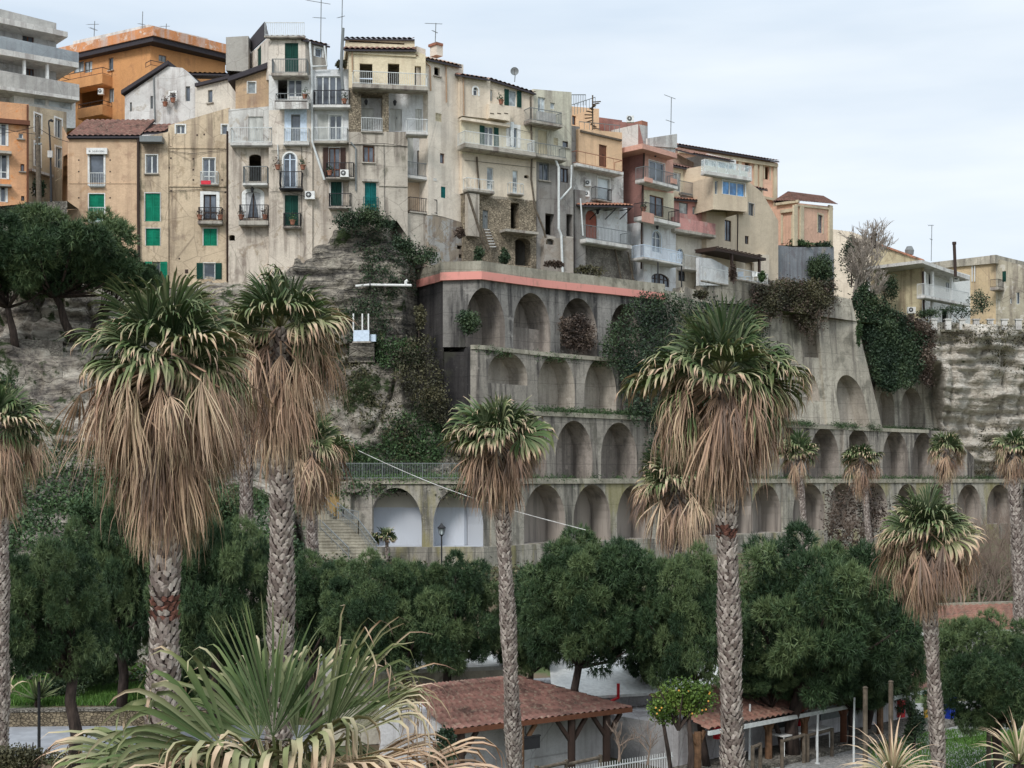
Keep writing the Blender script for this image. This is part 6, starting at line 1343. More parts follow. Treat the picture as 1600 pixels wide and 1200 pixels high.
# ---------------------------------------------------------------- leafy shrubs, ivy, scrub
def leafcloud(rng, cents, size, vals, normals=None, asp=.55, flatn=.0):
    n = len(cents); d = unit(rng.normal(0, 1, (n, 3))); q = rng.normal(0, 1, (n, 3)); sd_ = unit(np.cross(d, q)); L_ = size * rng.uniform(.6, 1.3, (n, 1)); W_ = L_ * asp
    V = np.stack([cents, cents + d * L_ * .5 + sd_ * W_ * .5, cents + d * L_, cents + d * L_ * .5 - sd_ * W_ * .5], 1).reshape(-1, 3)
    return V, np.arange(n * 4).reshape(-1, 4), np.repeat(vals, 4)
def shrub(label, cx, cy, rx, ry, Y, mat='scrub', n=1400, leaf=.22, seed=0, ydepth=None, cat='shrub', name='shrub', group='shrubs on the cliff and terraces', lobes=7, twigs=8, kind=None, stem=True):
    rng = np.random.default_rng(seed * 7 + 3); s = Y / FPX; c = P(cx, cy, Y); RX, RZ = rx * s, ry * s; RY = (ydepth if ydepth else min(RX, RZ) * .8)
    cs = [np.array([0, 0, 0.])] + [unit(rng.normal(0, 1, 3)) * rng.uniform(.35, .7) for _ in range(lobes)]; per = n // len(cs); pts = []; vals = []
    for q in cs:
        r_ = rng.uniform(.32, .52); d = unit(rng.normal(0, 1, (per, 3))); pts.append((q + d * r_ * rng.uniform(.5, 1.05, (per, 1)))); vals.append(np.clip(rng.normal(rng.uniform(.1, .9), .18, per), 0, 1))
    pts = np.concatenate(pts) * np.array([RX, RY, RZ]); V, F, A = leafcloud(rng, pts, leaf, np.concatenate(vals))
    loc = (c.x, c.y, c.z - RZ * .9)
    t = thing(name, label, cat, loc, group)
    o = link_mesh('foliage', np_mesh('foliage', V, F, {'v': A}), M[mat], t, local=True); o.location = (0, 0, RZ * .9)
    mb = MB(); r2 = random.Random(seed)
    for k in range(twigs):
        e = Vector((r2.uniform(-.6, .6) * RX, r2.uniform(-.6, .6) * RY, RZ * r2.uniform(.7, 1.6))); mb.tube([(0, 0, -.1), e * .5 + Vector((0, 0, -.05)), e], [.05, .035, .015], 5)
    mb.build('stem', M['bark'], t, local=True)
    if kind: t['kind'] = kind
    return t
# ground cover scattered on the cliffs (uncountable)
def cover(name, V, pick, n, mat, size, seed, off=.15, clump=.35, per=22):
    rng = np.random.default_rng(seed); V = np.array(V); idx = [i for i in rng.permutation(len(V))[:n * 6] if pick(V[i])][:n]
    cents = V[idx] + np.array([0, -off, 0]); c2 = np.repeat(cents, per, 0) + rng.normal(0, clump, (len(cents) * per, 3)) * np.array([1, .45, .6]); vals = np.clip(np.repeat(rng.uniform(0, 1, len(cents)), per) + rng.normal(0, .12, len(c2)), 0, 1)
    Vv, F, A = leafcloud(rng, c2, size, vals); o = link_mesh(name, np_mesh(name, Vv, F, {'v': A}), M[mat]); tag(o, kind='stuff'); return o
def topx(p): return 800 + p[0] / p[1] * FPX, HZ - (p[2] - CZ) / p[1] * FPX
nf = lambda p, k=.25, sd=0: noise.noise(Vector((p[0] * k + sd, p[2] * k, sd)))
tag(cover('ground_cover', VM, lambda p: nf(p, .22, 3) > .0, 1300, 'scrub', .20, 1, clump=.4), 'green scrub and ivy covering the slope above the fence', 'ground cover')
tag(cover('ground_cover', VM, lambda p: nf(p, .3, 8) > .05 or topx(p)[0] > 690, 420, 'olive', .24, 2, clump=.45), 'brownish scrub and dead twigs on the slope left of the arcades', 'ground cover')
tag(cover('ground_cover', VL, lambda p: 6 < p[2] < 16.5 and topx(p)[0] > -60 and (nf(p, .12, 5) > -.08), 3200, 'scrub', .24, 3, clump=.5), 'green scrub patches on the left cliff behind the palms', 'ground cover')
tag(cover('ground_cover', VM2, lambda p: (nf(p, .25, 5) > .12) , 520, 'ivy', .18, 4, clump=.3), 'dark ivy creeping on the rock below the houses', 'ivy')
tag(cover('ground_cover', VR, lambda p: topx(p)[0] > 1430 and (p[2] > 24.3 + 1.5 * nf(p, .3, 2) or nf(p, .2, 9) > .36) and p[2] > 9, 900, 'olive', .24, 6, clump=.5), 'olive brown scrub hanging over the pale cliff at right', 'ground cover')
GP = [(x + random.Random(int(x * 77 + y * 13)).uniform(-.4, .4), y, gz(x, y) + .1) for x in np.arange(-45, 75, .8) for y in np.arange(62, 96, .8)]
tag(cover('ground_cover', GP, lambda p: noise.noise(Vector((p[0] * .1, p[1] * .1, 5))) > -.35 and p[0] < .42 * p[1], 3400, 'olive', .26, 41, clump=.55), 'dull undergrowth on the ground between the pines and the arcades', 'ground cover')
tag(cover('ground_cover', GP, lambda p: noise.noise(Vector((p[0] * .12, p[1] * .12, 9))) > .1 and p[0] < 30, 1500, 'scrub', .26, 42, clump=.5), 'green undergrowth in front of the arcade plinth', 'ground cover')
# grass on ledges
def ledge_grass(label, pos, u0, u1, z, n, seed, mat='scrub', hang=.5, dens=None, o0=-.9, o1=.15):
    rng = np.random.default_rng(seed); us = rng.uniform(u0, u1, n * 3); pts = []
    for u in us:
        if noise.noise(Vector((u * .03, seed, 0))) > (dens if dens is not None else -.1): q = pos(u, z, rng.uniform(o0, o1)); pts.append(q)
    pts = np.array([[p.x, p.y, p.z] for p in pts[:n]]); per = 12; c2 = np.repeat(pts, per, 0) + rng.normal(0, 1, (len(pts) * per, 3)) * np.array([.22, .15, .16]) + np.array([0, -.05, 0])
    vals = np.clip(np.repeat(rng.uniform(0, 1, len(pts)), per) + rng.normal(0, .1, len(c2)), 0, 1); V, F, A = leafcloud(rng, c2, .2, vals, asp=.3)
    o = link_mesh('ledge_plants', np_mesh('ledge_plants', V, F, {'v': A}), M[mat]); tag(o, label, 'plants', kind='stuff')
ledge_grass('mossy weeds along the ledge above the lowest arches, right part', p4, 1180, 1560, 10.15, 520, 1, dens=-.25)
ledge_grass('thin grass along the ledge above the lowest arches, middle part', p4, 770, 1180, 10.12, 240, 2)
ledge_grass('green weeds on the ledge below the third tier', p3, 840, 1050, 15.4, 420, 3, dens=-.4)
ledge_grass('thick green weeds on the ledge right of the buttress wall', rpos, 1375, 1462, 15.3, 420, 4, dens=-1, o0=-.4, o1=.9)
ledge_grass('green weeds at the foot of the tall leaning buttress wall', p3, 1180, 1370, 15.35, 360, 5, dens=-.15, o0=-.2, o1=.3)
ledge_grass('weeds on the ledge below the top arches', p2, 745, 1050, 19.65, 330, 6, dens=-.1, o0=-.7, o1=.1)
ledge_grass('grass strip under the iron fence', p4, 545, 760, 10.1, 400, 7, 'grassy', dens=-1)
# ivy cascade between arcades and buttress
def ivy_patch(label, poly, n, mat, seed, Yf, leaf=.24, cat='ivy', per=10, thick=.7, drape=None, name='ivy'):
    rng = np.random.default_rng(seed); xs = [p[0] for p in poly]; ys = [p[1] for p in poly]; pts = []
    def inside(x, y):
        r_ = False; j = len(poly) - 1
        for i in range(len(poly)):
            if (poly[i][1] > y) != (poly[j][1] > y) and x < (poly[j][0] - poly[i][0]) * (y - poly[i][1]) / (poly[j][1] - poly[i][1]) + poly[i][0]: r_ = not r_
            j = i
        return r_
    while len(pts) < n:
        x, y = rng.uniform(min(xs), max(xs)), rng.uniform(min(ys), max(ys)); e = 9 * noise.noise(Vector((x * .06, y * .06, seed))) + 5 * noise.noise(Vector((x * .2, y * .2, seed)))
        if inside(x + e, y + e):
            bl = noise.noise(Vector((x * .035, y * .035, seed + 4))); Y = Yf(x, y) - max(0, bl) * 1.6 * thick - rng.uniform(0, .5) * thick; pts.append((X_(x, Y), Y, Z_(y, Y), bl))
    a = np.array(pts); c2 = np.repeat(a[:, :3], per, 0) + rng.normal(0, .22, (n * per, 3)); vals = np.clip(np.repeat(.45 + a[:, 3] * .9 + rng.normal(0, .15, n), per) + rng.normal(0, .1, n * per), 0, 1)
    V, F, A = leafcloud(rng, c2, leaf, vals); V = V; o = link_mesh(name, np_mesh(name, V, F, {'v': A}), M[mat]); tag(o, label, cat); 
    return o
fy = lambda x, y: interp(ARC, x) + interp([(460, 4.0), (540, 3.0), (640, 1.4), (760, 0)], y) - .3
ivy_patch('dark ivy sheet pouring down between the arcades and the tall right palm', [(1005, 458), (1045, 455), (1090, 470), (1130, 470), (1190, 480), (1200, 560), (1160, 650), (1085, 740), (1010, 744), (1020, 660), (1040, 650), (985, 655), (975, 600), (950, 560), (932, 545), (955, 505), (985, 480)], 3000, 'ivy', 11, fy)
fyt = lambda x, y: interp([(1140, 128), (1214, 132.0), (1379, 138.5)], x) + interp([(380, 2.2), (470, 1.0), (660, 0)], y) - .2
ivy_patch('brown and green creeper hanging over the top of the tall buttress wall', [(1180, 450), (1225, 445), (1262, 440), (1300, 440), (1302, 468), (1285, 470), (1272, 490), (1262, 520), (1248, 495), (1232, 470), (1215, 485), (1180, 500)], 2200, 'olive', 12, lambda x, y: interp([(1170, 125.2), (1214, 129.0), (1228, 131.4), (1379, 138.5)], x) + interp([(440, .8), (520, .3)], y) - .55, leaf=.22, name='creeper', cat='creeper')
ivy_patch('dry twiggy creeper strands trailing down the buttress wall from its top', [(1175, 440), (1240, 436), (1300, 440), (1312, 470), (1290, 500), (1270, 540), (1250, 520), (1235, 490), (1205, 500), (1180, 520)], 700, 'dry', 32, lambda x, y: interp([(1170, 125.0), (1214, 128.9), (1228, 131.2), (1379, 138.3)], x) + interp([(440, .8), (520, .3)], y) - .6, leaf=.2, name='creeper', cat='creeper', per=7)
ivy_patch('bush clinging to the blue grey wall under the chapel', [(1265, 405), (1290, 398), (1300, 415), (1300, 445), (1280, 440), (1262, 425)], 450, 'ivy', 13, lambda x, y: 137.2, leaf=.2, name='creeper', cat='creeper')
ivy_patch('big dark ivy mass hanging between the buttress wall and the pale cliff', [(1332, 470), (1350, 440), (1375, 470), (1400, 490), (1438, 505), (1452, 530), (1440, 570), (1432, 600), (1400, 607), (1375, 610), (1360, 560), (1345, 520)], 2700, 'ivy', 14, lambda x, y: interp([(1330, 140.4), (1460, 144.2)], x) + interp([(440, .2), (600, -2.2)], y), leaf=.26)
ivy_patch('dry purple brown scrub fringe beside the big ivy mass', [(1395, 490), (1440, 500), (1462, 520), (1450, 600), (1435, 590), (1440, 540), (1400, 510)], 600, 'dry', 15, lambda x, y: 142.3, leaf=.22, name='creeper', cat='creeper')
ivy_patch('rust brown dead creeper inside the third top arch', [(878, 500), (900, 492), (925, 510), (930, 540), (895, 545), (880, 535)], 420, 'dry', 16, lambda x, y: interp(ARC, x) + 4.3, leaf=.2, name='creeper', cat='creeper')
ivy_patch('dark bush growing out of the first top arch', [(722, 490), (745, 492), (742, 515), (728, 520)], 220, 'ivy', 17, lambda x, y: interp(ARC, x) + 3.8, leaf=.2, name='creeper', cat='creeper')
ivy_patch('bare grey brown creeper on the blackened side wall', [(630, 540), (665, 520), (700, 620), (705, 670), (660, 650), (615, 580)], 420, 'olive', 18, lambda x, y: 101.5, leaf=.2, name='creeper', cat='creeper')
ivy_patch('trailing ivy on the rock ledge below the teal shutters', [(524, 345), (560, 328), (590, 332), (610, 345), (612, 360), (585, 350), (560, 345), (530, 358)], 330, 'ivy', 19, lambda x, y: 102.3, leaf=.18)
ivy_patch('ivy band sloping down to the pink painted band', [(612, 368), (640, 382), (680, 398), (680, 410), (645, 402), (618, 385)], 260, 'ivy', 20, lambda x, y: 101.9, leaf=.18)
for i, (x, y, rx, ry, Y, m, lb) in enumerate([(748, 397, 12, 13, 105.5, 'ivy', 'round dark bush beside the wooden ladder'), (790, 400, 13, 14, 106.5, 'ivy', 'round dark bush left of the rubble arch'), (718, 362, 8, 10, 104.4, 'dry', 'dry brown tuft on the flaking base wall'),
      (1250, 381, 26, 7, 136.8, 'scrub', 'low green hedge on top of the blue grey wall'), (1285, 384, 18, 7, 139, 'ivy', 'dark low hedge end right below the chapel window'), (1500, 486, 50, 16, 146, 'ivy', 'dark green conifer hedge before the white loggia house'), (1535, 468, 24, 22, 147, 'ivy', 'pointed dark conifer right of the white loggia'),
      (1450, 490, 22, 12, 145.4, 'ivy', 'dark bush left of the white post fence'), (920, 424, 30, 12, 112, 'olive', 'dull scrub on the slope under the bare balcony'), (530, 98, 12, 9, 103.2, 'olive', 'potted reeds on the roof terrace beside the turret'),
      (62, 292, 14, 18, 103.5, 'ivy', 'dark shrub at the foot of the wooden utility pole'), (18, 332, 26, 12, 98.5, 'ivy', 'ivy clump on the garden wall at the left edge'), (72, 335, 30, 10, 98.7, 'olive', 'dull weeds along the top of the garden wall'), (1190, 432, 6, 8, 124, 'scrub', 'potted plant at the right end of the pergola'), (1146, 426, 8, 18, 123, 'dry', 'brown climbing plant on the pergola post'),
      (1095, 460, 18, 7, 118, 'olive', 'weeds on the small terrace below the white house'), (868, 412, 20, 7, 109.3, 'dry', 'brown scrub on the pink band coping'), (1370, 520, 30, 20, 143.5, 'olive', 'olive scrub under the bare tree'), (655, 500, 10, 30, 101.5, 'olive', 'scrub at the corner of the blackened wall'), (1225, 560, 14, 16, 131, 'scrub', 'green tuft at the left edge of the buttress wall'), (1343, 520, 6, 22, 136, 'scrub', 'moss tuft on the right edge of the buttress wall')]):
    shrub(lb, x, y, rx, ry, Y, m, n=900, leaf=.2, seed=i, twigs=4)
# understory in front
shrub('grey green low shrub by the roadside at the bottom left corner', 45, 1180, 80, 30, 38, 'olive', n=3000, leaf=.10, seed=51, group='garden shrubs')
shrub('dark shrub at the bottom edge beside the white iron fence', 690, 1175, 36, 40, 36, 'ivy', n=2200, leaf=.12, seed=52, group='garden shrubs')
shrub('small conical dark conifer by the white hut wall at right', 1428, 1130, 15, 42, 50, 'ivy', n=1800, leaf=.12, seed=53, group='garden shrubs')
shrub('dark bush behind the agave on the lawn', 95, 1075, 50, 20, 58, 'ivy', n=1600, leaf=.14, seed=54, group='garden shrubs')
for i, (x, y, rx, ry, Y) in enumerate([(60, 905, 90, 55, 72), (330, 800, 55, 40, 74), (160, 800, 60, 45, 76), (440, 870, 45, 40, 70), (240, 840, 60, 60, 70)]):
    shrub(['low evergreen thicket on the slope at far left', 'green thicket high between the two thick palm trunks', 'grey green thicket left of the largest skirt', 'evergreen thicket by the lower stairs', 'deep green thicket behind the largest palm trunk'][i], x, y, rx, ry, Y, 'pine' if i % 2 else 'scrub', n=5200, leaf=.2, seed=60 + i, group='thickets on the slope', lobes=10)
# orange tree
t_ = shrub('small orange tree with yellow green leaves and a few fruits beside the hut', 1060, 1098, 62, 42, 42, 'citrus', n=4200, leaf=.11, seed=80, cat='orange tree', name='orange_tree', group=None, lobes=10)
rg = random.Random(4)
n = NT('orange_fruit'); M['orange'] = n.done((.6, .30, .06), .6)
for k in range(12):
    q = Vector((rg.uniform(-1, 1), rg.uniform(-.8, -.1), rg.uniform(-.6, .7))); 
    c = P(1060, 1098, 42) + Vector((q.x * 1.1, q.y * .8, q.z * .75)); r = .03
    mb = MB(); mb.tube([c + Vector((0, 0, -r)), c + Vector((0, 0, -r * .5)), c + Vector((0, 0, r * .5)), c + Vector((0, 0, r))], [r * .3, r * .95, r * .95, r * .3], 7); mb.build('fruit', M['orange'], t_, smooth=True)
mb = MB(); g0 = P(1075, 1098, 42); b = Vector((g0.x, 42, 0)); org = ORG[t_.name]
mb.tube([b, b.lerp(g0, .5) + Vector((.1, 0, 0)), g0], [.12, .1, .05], 7); mb.tube([b + Vector((-.4, 0, 0)), b.lerp(g0, .5) - Vector((.6, 0, 0)), g0 - Vector((.9, 0, -.2))], [.08, .07, .04], 7); mb.build('trunk', M['bark'], t_)
# bare trees
def bare(label, bx, by, tx, ty, Y, r0, seed, depth=5, spread=.55, mat='twig_pale', nb=3, fan_=1.0, cat='bare tree', group='bare winter trees'):
    rg = random.Random(seed); mb = MB(); b = P(bx, by, Y); e = P(tx, ty, Y + rg.uniform(-.3, .3)); t = thing('bare_tree', label, cat, tuple(b), group)
    H = (e - b).length
    def br(p, d, L_, r, k):
        q = [p]; dd = d.copy()
        for i in range(3): dd = (dd + Vector((rg.uniform(-1, 1), rg.uniform(-1, 1), rg.uniform(-.5, .9))) * .16).normalized(); q.append(q[-1] + dd * L_ / 3)
        mb.tube(q, [r, r * .85, r * .7, r * .55], 5 if k < 3 else 4, cap=False)
        if k >= depth: return
        for j in range(nb if k else nb + 2):
            m = q[-1] if j == 0 else q[rg.choice([1, 2, 3])]
            r = max(r, .045 if Y > 120 else .0); nd = (dd + Vector((rg.uniform(-1, 1) * fan_, rg.uniform(-1, 1) * fan_, rg.uniform(-.3, .8))) * spread * 1.5).normalized(); br(m, nd, L_ * rg.uniform(.6, .85), r * rg.uniform(.45, .62), k + 1)
    br(b, (e - b).normalized(), H * .34, r0, 0); mb.build('trunk', M[mat], t); return t
bare('leafless pale branched tree rising against the sky right of the chapel', 1335, 485, 1330, 350, 141.4, .30, 3, 6, .5, 'twig_pale')
bare('leafless bush leaning over the ivy slope below the sky-line tree', 1345, 490, 1368, 410, 141.8, .22, 4, 6, .55, 'twig_pale')
bare('small bare tree by the white hut wall', 967, 1190, 968, 1120, 38, .05, 6, 4, .6, 'twig')
bare('second bare sapling right of the small one at the hut wall', 1012, 1195, 1030, 1115, 38.5, .04, 7, 4, .6, 'twig')
for i, (x, y) in enumerate([(1500, 1000), (1530, 980), (1560, 960), (1590, 975), (1475, 965), (1545, 1010)]):
    bare(['bare tree right of the lawn palm, nearest the palm', 'bare tree left of the slim pale palm trunk', 'tall bare tree crossing the last arch', 'bare tree at the right edge under the slim palm', 'thin bare tree against the plinth behind the lawn palm', 'low bare tree before the orange roof'][i], x, y, x + 4, y - 190 + i * 8, 74 + i, .10, 20 + i, 6, .6, 'twig', group='bare trees at the right edge')
ivy_patch('rusty dry shrubbery below the small palms at right', [(1290, 770), (1350, 755), (1400, 800), (1350, 860), (1290, 850)], 260, 'dry', 31, lambda x, y: 86, leaf=.2, name='dry_shrub', cat='shrub', per=8)
shrub('dark conifer like shrub behind the bare tree right of the chapel', 1330, 405, 22, 48, 147, 'ivy', n=2200, leaf=.24, seed=88, twigs=3); shrub('second dark shrub at the ochre wall corner', 1385, 445, 22, 38, 147, 'ivy', n=1500, leaf=.22, seed=89, twigs=3)
for i, (x, y, h_, Y) in enumerate([(1485, 960, 110, 82), (1512, 950, 130, 84), (1548, 950, 120, 83), (1575, 945, 140, 85), (1340, 880, 90, 86), (1310, 860, 80, 86), (1400, 900, 90, 84)]):
    bare(['thin grey bare tree under the last but two arch', 'grey bare tree rising to the last arches', 'bushy bare tree left of the slim pale trunk base', 'bare tree by the border below the last arch', 'bare reddish tree before the big spreading pine top, right', 'bare reddish tree before the big spreading pine top, left', 'bare tree left of the lawn palm skirt'][i], x, y, x + 3, y - h_, Y, .09, 40 + i, 6, .7, 'twig', group='bare trees at the right edge')
# agave / spiky plants
def spiky(label, cx, cy, Y, L_, n, seed, mat='scrub', wid=.05, droop=.6, elev=(.2, 1.4), cat='agave', name='agave', dry=.15, base=None):
    rng = np.random.default_rng(seed); Lv = Leaves(); c = P(cx, cy, Y); S = 7
    for i in range(n):
        az = rng.uniform(0, 6.28); el = rng.uniform(*elev); d = np.array([math.cos(az) * math.cos(el), math.sin(az) * math.cos(el), math.sin(el)]); L1 = L_ * rng.uniform(.7, 1.15); C = [np.zeros(3)]; cur = d; sds = unit(np.cross(d, [0, 0, 1.])); D = []
        for k in range(S - 1): cur = unit(cur + np.array([0, 0, -1.]) * droop * (k / S) * .5); C.append(C[-1] + cur * L1 / (S - 1))
        C = np.array(C)[None]; w = np.array([.6, 1, 1, .85, .65, .4, .05])[None] * wid; Lv.strip(C, np.tile(sds, (1, S, 1)), np.tile(np.array([0, 0, 1.]), (1, S, 1)), w, np.clip(np.full((1, S), dry) + np.linspace(0, .35, S)[None], 0, 1))
    t = thing(name, label, cat, tuple(c)); link_mesh('leaves', Lv.mesh('leaves'), M['palm'], t, local=True)
    mb = MB(); mb.tube([(0, 0, -(base or .35)), (0, 0, -.1), (0, 0, .12)], [.09, .11, .05], 7); mb.build('stem', M['fibre'], t, local=True); return t
spiky('blue green agave on the lawn behind the thin pole', 58, 1095, 56, 1.2, 40, 1, wid=.06, droop=.1, dry=.1)
spiky('small agave plant at the left edge of the lawn', 12, 1085, 55, 1.1, 16, 2, wid=.06, droop=1.6, dry=.35)
spiky('yucca with long arching yellow green leaves at the bottom edge, right of the gravel', 1395, 1215, 24, 1.1, 60, 3, wid=.022, droop=1.0, elev=(.3, 1.5), cat='yucca', name='yucca', dry=.42)
spiky('spiky yucca cut by the bottom right corner', 1592, 1195, 22, .85, 46, 4, wid=.022, droop=.9, elev=(.2, 1.5), cat='yucca', name='yucca', dry=.38)
spiky('spiky green plant at the foot of the stained wall by the stairs', 536, 800, 97, .9, 30, 5, wid=.05, droop=.6, dry=.1)
# lawn grass
def lawn(label, x0, x1, y0, y1, n, seed, size=.16):
    rng = np.random.default_rng(seed); x = rng.uniform(x0, x1, n); y = rng.uniform(y0, y1, n); z = np.array([gz(a, b) for a, b in zip(x, y)]); c = np.stack([x, y, z], 1)
    d = unit(rng.normal(0, .35, (n, 3)) + np.array([0, 0, 1.])); L_ = size * rng.uniform(.6, 1.4, (n, 1)); sd_ = unit(np.cross(d, rng.normal(0, 1, (n, 3)))) * .02
    V = np.stack([c - sd_, c + sd_, c + d * L_], 1).reshape(-1, 3); o = link_mesh('grass', np_mesh('grass', V, np.arange(n * 3).reshape(-1, 3), {'v': np.repeat(np.clip(rng.uniform(0, 1, n), 0, 1), 3)}), M['grassy']); tag(o, label, 'grass', kind='stuff')
lawn('bright green grass bank above the stone kerb wall at left', -25, -8, 56.2, 67, 60000, 1, .22)
lawn('green lawn around the dark palm trunk at right', 13, 27, 44, 54.5, 42000, 2, .13)
# ================================================================ SMALL THINGS, LOWER BUILDINGS
def mark(o, *a, **k): return tag(o, *a, **k)
# paths
mb = MB(); pts = [(9.0, 44), (20, 44), (19, 49), (16.5, 52.5), (24, 56), (26, 60), (30, 64), (14, 60), (8.5, 54)]
V = [(x, y, .02) for x, y in pts]; mb.v = V; mb.f = [tuple(range(len(V)))]; mb.m = [0]; mark(mb.build('gravel_path', M['gravel']), kind='structure')
mb = MB(); mb.face([(-60, 49, .025), (-7, 49, .025), (-7, 55.6, .025), (-60, 54.2, .025)]); mark(mb.build('road', plain('asphalt_grey', (150, 152, 156), .9, var=.2, scale=1.5)), kind='structure')
F = Fac(-300, 54.5, 430, 56.0)
t = thing('kerb_wall', 'low tan block wall with coping between the road and the grass bank', 'stone wall', tuple(F.p(F.len / 2, 0)))
mb = MB(); F.box(mb, 0, F.len, -.1, .62, -.4, 0); mb.build('wall', stonemat('tan_block_wall', (152, 138, 114), (122, 110, 92), 6.5, .15), t); mb = MB(); F.box(mb, 0, F.len, .622, .72, -.45, .05); mb.build('coping', M['rubble_grey'], t)
# ---- hut with red tiled roof
F = Fac(690, 43.1, 952, 47.0)
h = House('low white hut with red tiled roof on dark timber brackets, bottom centre', F, 'beach_hut', 'hut', 'huts of the beach village', z=0)
mHW = W('white_hut_plaster', (192, 190, 190), (120, 114, 108), .65, big=.2, seed=70)
zt = F.uz(800, 1150)[1]
def wallz(h, F, u0, u1, z0, z1, mat, D, o=0, name='wall'):
    mb = MB(); F.box(mb, u0, u1, z0, z1, o - D, o); return mb.build(name, mat, h.t)
ue = lambda px, o=0: F.uz(px, 1100, o)[0]
eave = F.uz(948, 1112, .9)[1]
wallz(h, F, 0, F.len - .3, -.1, eave + .1, mHW, 4, 0)
a = F.p(-.4, eave - .02, .95); b = F.p(F.len + .2, eave - .02, .95); d_ = F.p(0, eave + .95, -2.2); c_ = F.p(F.len - 2.6, eave + .95, -2.2)
tilepatch('roof', h.t, a, b, c_, d_, M['tile'], .26)
d2 = F.p(F.len + .2, eave - .02, -5.2); tilepatch('roof', h.t, b, d2, c_, c_, M['tile'], .26)
mb = MB(); mb.beam(a, b, .1, .16); mb.build('fascia', M['brownwood'], h.t)
for px in (720, 813, 893, 948):
    u = ue(px, .8); mb = MB(); mb.tube([F.p(u, -.05, .8), F.p(u, eave - .08, .8)], .13, 8); mb.beam(F.p(u, eave - .9, .8), F.p(u + .6, eave - .12, .8), .12); mb.beam(F.p(u, eave - .9, .8), F.p(u - .6, eave - .12, .8), .12); mb.build('post', M['timber'] if px in (813,) else M['darkwood'], h.t)
for k in range(12):
    u = .2 + k * (F.len - .3) / 12; mb = MB(); mb.beam(F.p(u, eave - .05, .9), F.p(u, eave + .12, .0), .1); mb.build('rafter', M['darkwood'], h.t)
u0, z0 = F.uz(817, 1172, .85); u1, z1 = F.uz(843, 1150, .85); 
t = thing('black_panel', 'black board hanging between the timber posts of the red roofed hut', 'board', tuple(F.p(u0, z0, .85))); mb = MB(); F.box(mb, u0, u1, z0, z1, .82, .88); F.box(mb, u0 - .02, u1 + .02, z1, z1 + .05, .8, .9); F.box(mb, u0 + .1, u0 + .13, z1, eave - .1, .84, .86); mb.build('board', M['dark_metal'], t)
# white spiked fence
t = thing('iron_fence', 'white spiked iron fence in front of the red roofed hut', 'fence', tuple(F.p(F.len / 2, 0, 2.6))); mb = MB()
for k in range(90): u = k * .105 - 2; mb.beam(F.p(u, .0, 2.6), F.p(u, 1.0, 2.6), .022)
mb.beam(F.p(-2, .25, 2.6), F.p(7.4, .25, 2.6), .035); mb.beam(F.p(-2, .85, 2.6), F.p(7.4, .85, 2.6), .035); mb.build('railing', M['white_metal'], t)
for k, (xa, xb) in enumerate(((838, 885), (885, 938))):
    t = thing('timber_rail', ['weathered round timber rail, left half, before the hut wall', 'weathered round timber rail, right half, before the hut wall'][k], 'fence', tuple(F.p(ue(xa, 2), 0, 2))); mb = MB(); u0 = ue(xa, 2); u1 = ue(xb, 2)
    mb.tube([F.p(u0, .95, 2), F.p(u1, 1.02, 2)], .06, 7); mb.tube([F.p(u0, -.1, 2), F.p(u0, 1.05, 2)], .07, 7); mb.tube([F.p(u1, -.1, 2), F.p(u1, 1.1, 2)], .07, 7); mb.build('rail', M['oldtimber'], t)
# ---- cream flat hut behind, white hut to the right
F = Fac(640, 52, 800, 53); h = House('cream flat roofed block behind the red tiled roof', F, 'beach_hut', 'hut', 'huts of the beach village', z=0)
wallz(h, F, -3, F.len, 0, Z_(1048, 52.5), W('cream_block', (206, 200, 184), seed=71), 5); wallz(h, F, -3.2, F.len + .2, Z_(1048, 52.5), Z_(1042, 52.5), M['slab_white'], 5.4, .2, 'roof')
F = Fac(868, 50, 1180, 53); h = House('long white hut with red downpipe between the pine trunks', F, 'beach_hut', 'hut', 'huts of the beach village', z=0)
wallz(h, F, 0, F.len, -.1, Z_(1085, 51), mHW, 5); a = F.p(-.3, Z_(1086, 51), .4); b = F.p(F.len, Z_(1086, 51), .4); mb = MB(); mb.hexa([a, b, b + Vector((0, 5, 1.2)), a + Vector((0, 5, 1.2)), a + Vector((0, 0, .1)), b + Vector((0, 0, .1)), b + Vector((0, 5, 1.3)), a + Vector((0, 5, 1.3))]); mb.build('roof', M['white'], h.t)
h.pipe([(966, 1068), (966, 1090), (950, 1098), (948, 1112)], .06, 'red_paint', .5)
mb = MB(); u0, z1 = F.uz(998, 1172); u1, z0 = F.uz(1014, 1192); F.box(mb, u0, u1, z0, z1, 0, .04); mb.build('hatch', M['white_metal'], h.t)
# ---- right huts
F = Fac(1060, 47, 1430, 57); h = House('white hut row with veranda posts beside the gravel yard', F, 'beach_hut', 'hut', 'huts of the beach village', z=0)
zt = Z_(1098, 52)
wallz(h, F, 0, F.len, -.1, zt, mHW, 4)
a = F.p(-.3, zt + .1, 1.6); b = F.p(F.len + .3, zt + .1, 1.6); c_ = F.p(F.len, zt + .9, -1.4); d_ = F.p(0, zt + .9, -1.4); tilepatch('roof', h.t, a, b, c_, d_, M['tile_orange'], .3)
mb = MB(); mb.beam(a - Vector((0, 0, .08)), b - Vector((0, 0, .08)), .1, .14); mb.build('fascia', M['white_metal'], h.t)
for k, px in enumerate((1090, 1140, 1201, 1257, 1318, 1375)):
    u = F.uz(px, 1100, 1.3)[0]; mb = MB(); mb.tube([F.p(u, -.05, 1.3), F.p(u, zt + .05, 1.3)], .13, 8); mb.beam(F.p(u, zt - .5, 1.3), F.p(u - .35, zt + .05, 1.3), .1); mb.beam(F.p(u, zt - .5, 1.3), F.p(u + .35, zt + .05, 1.3), .1); mb.build('post', M['timber'] if k != 4 else M['brownwood'], h.t)
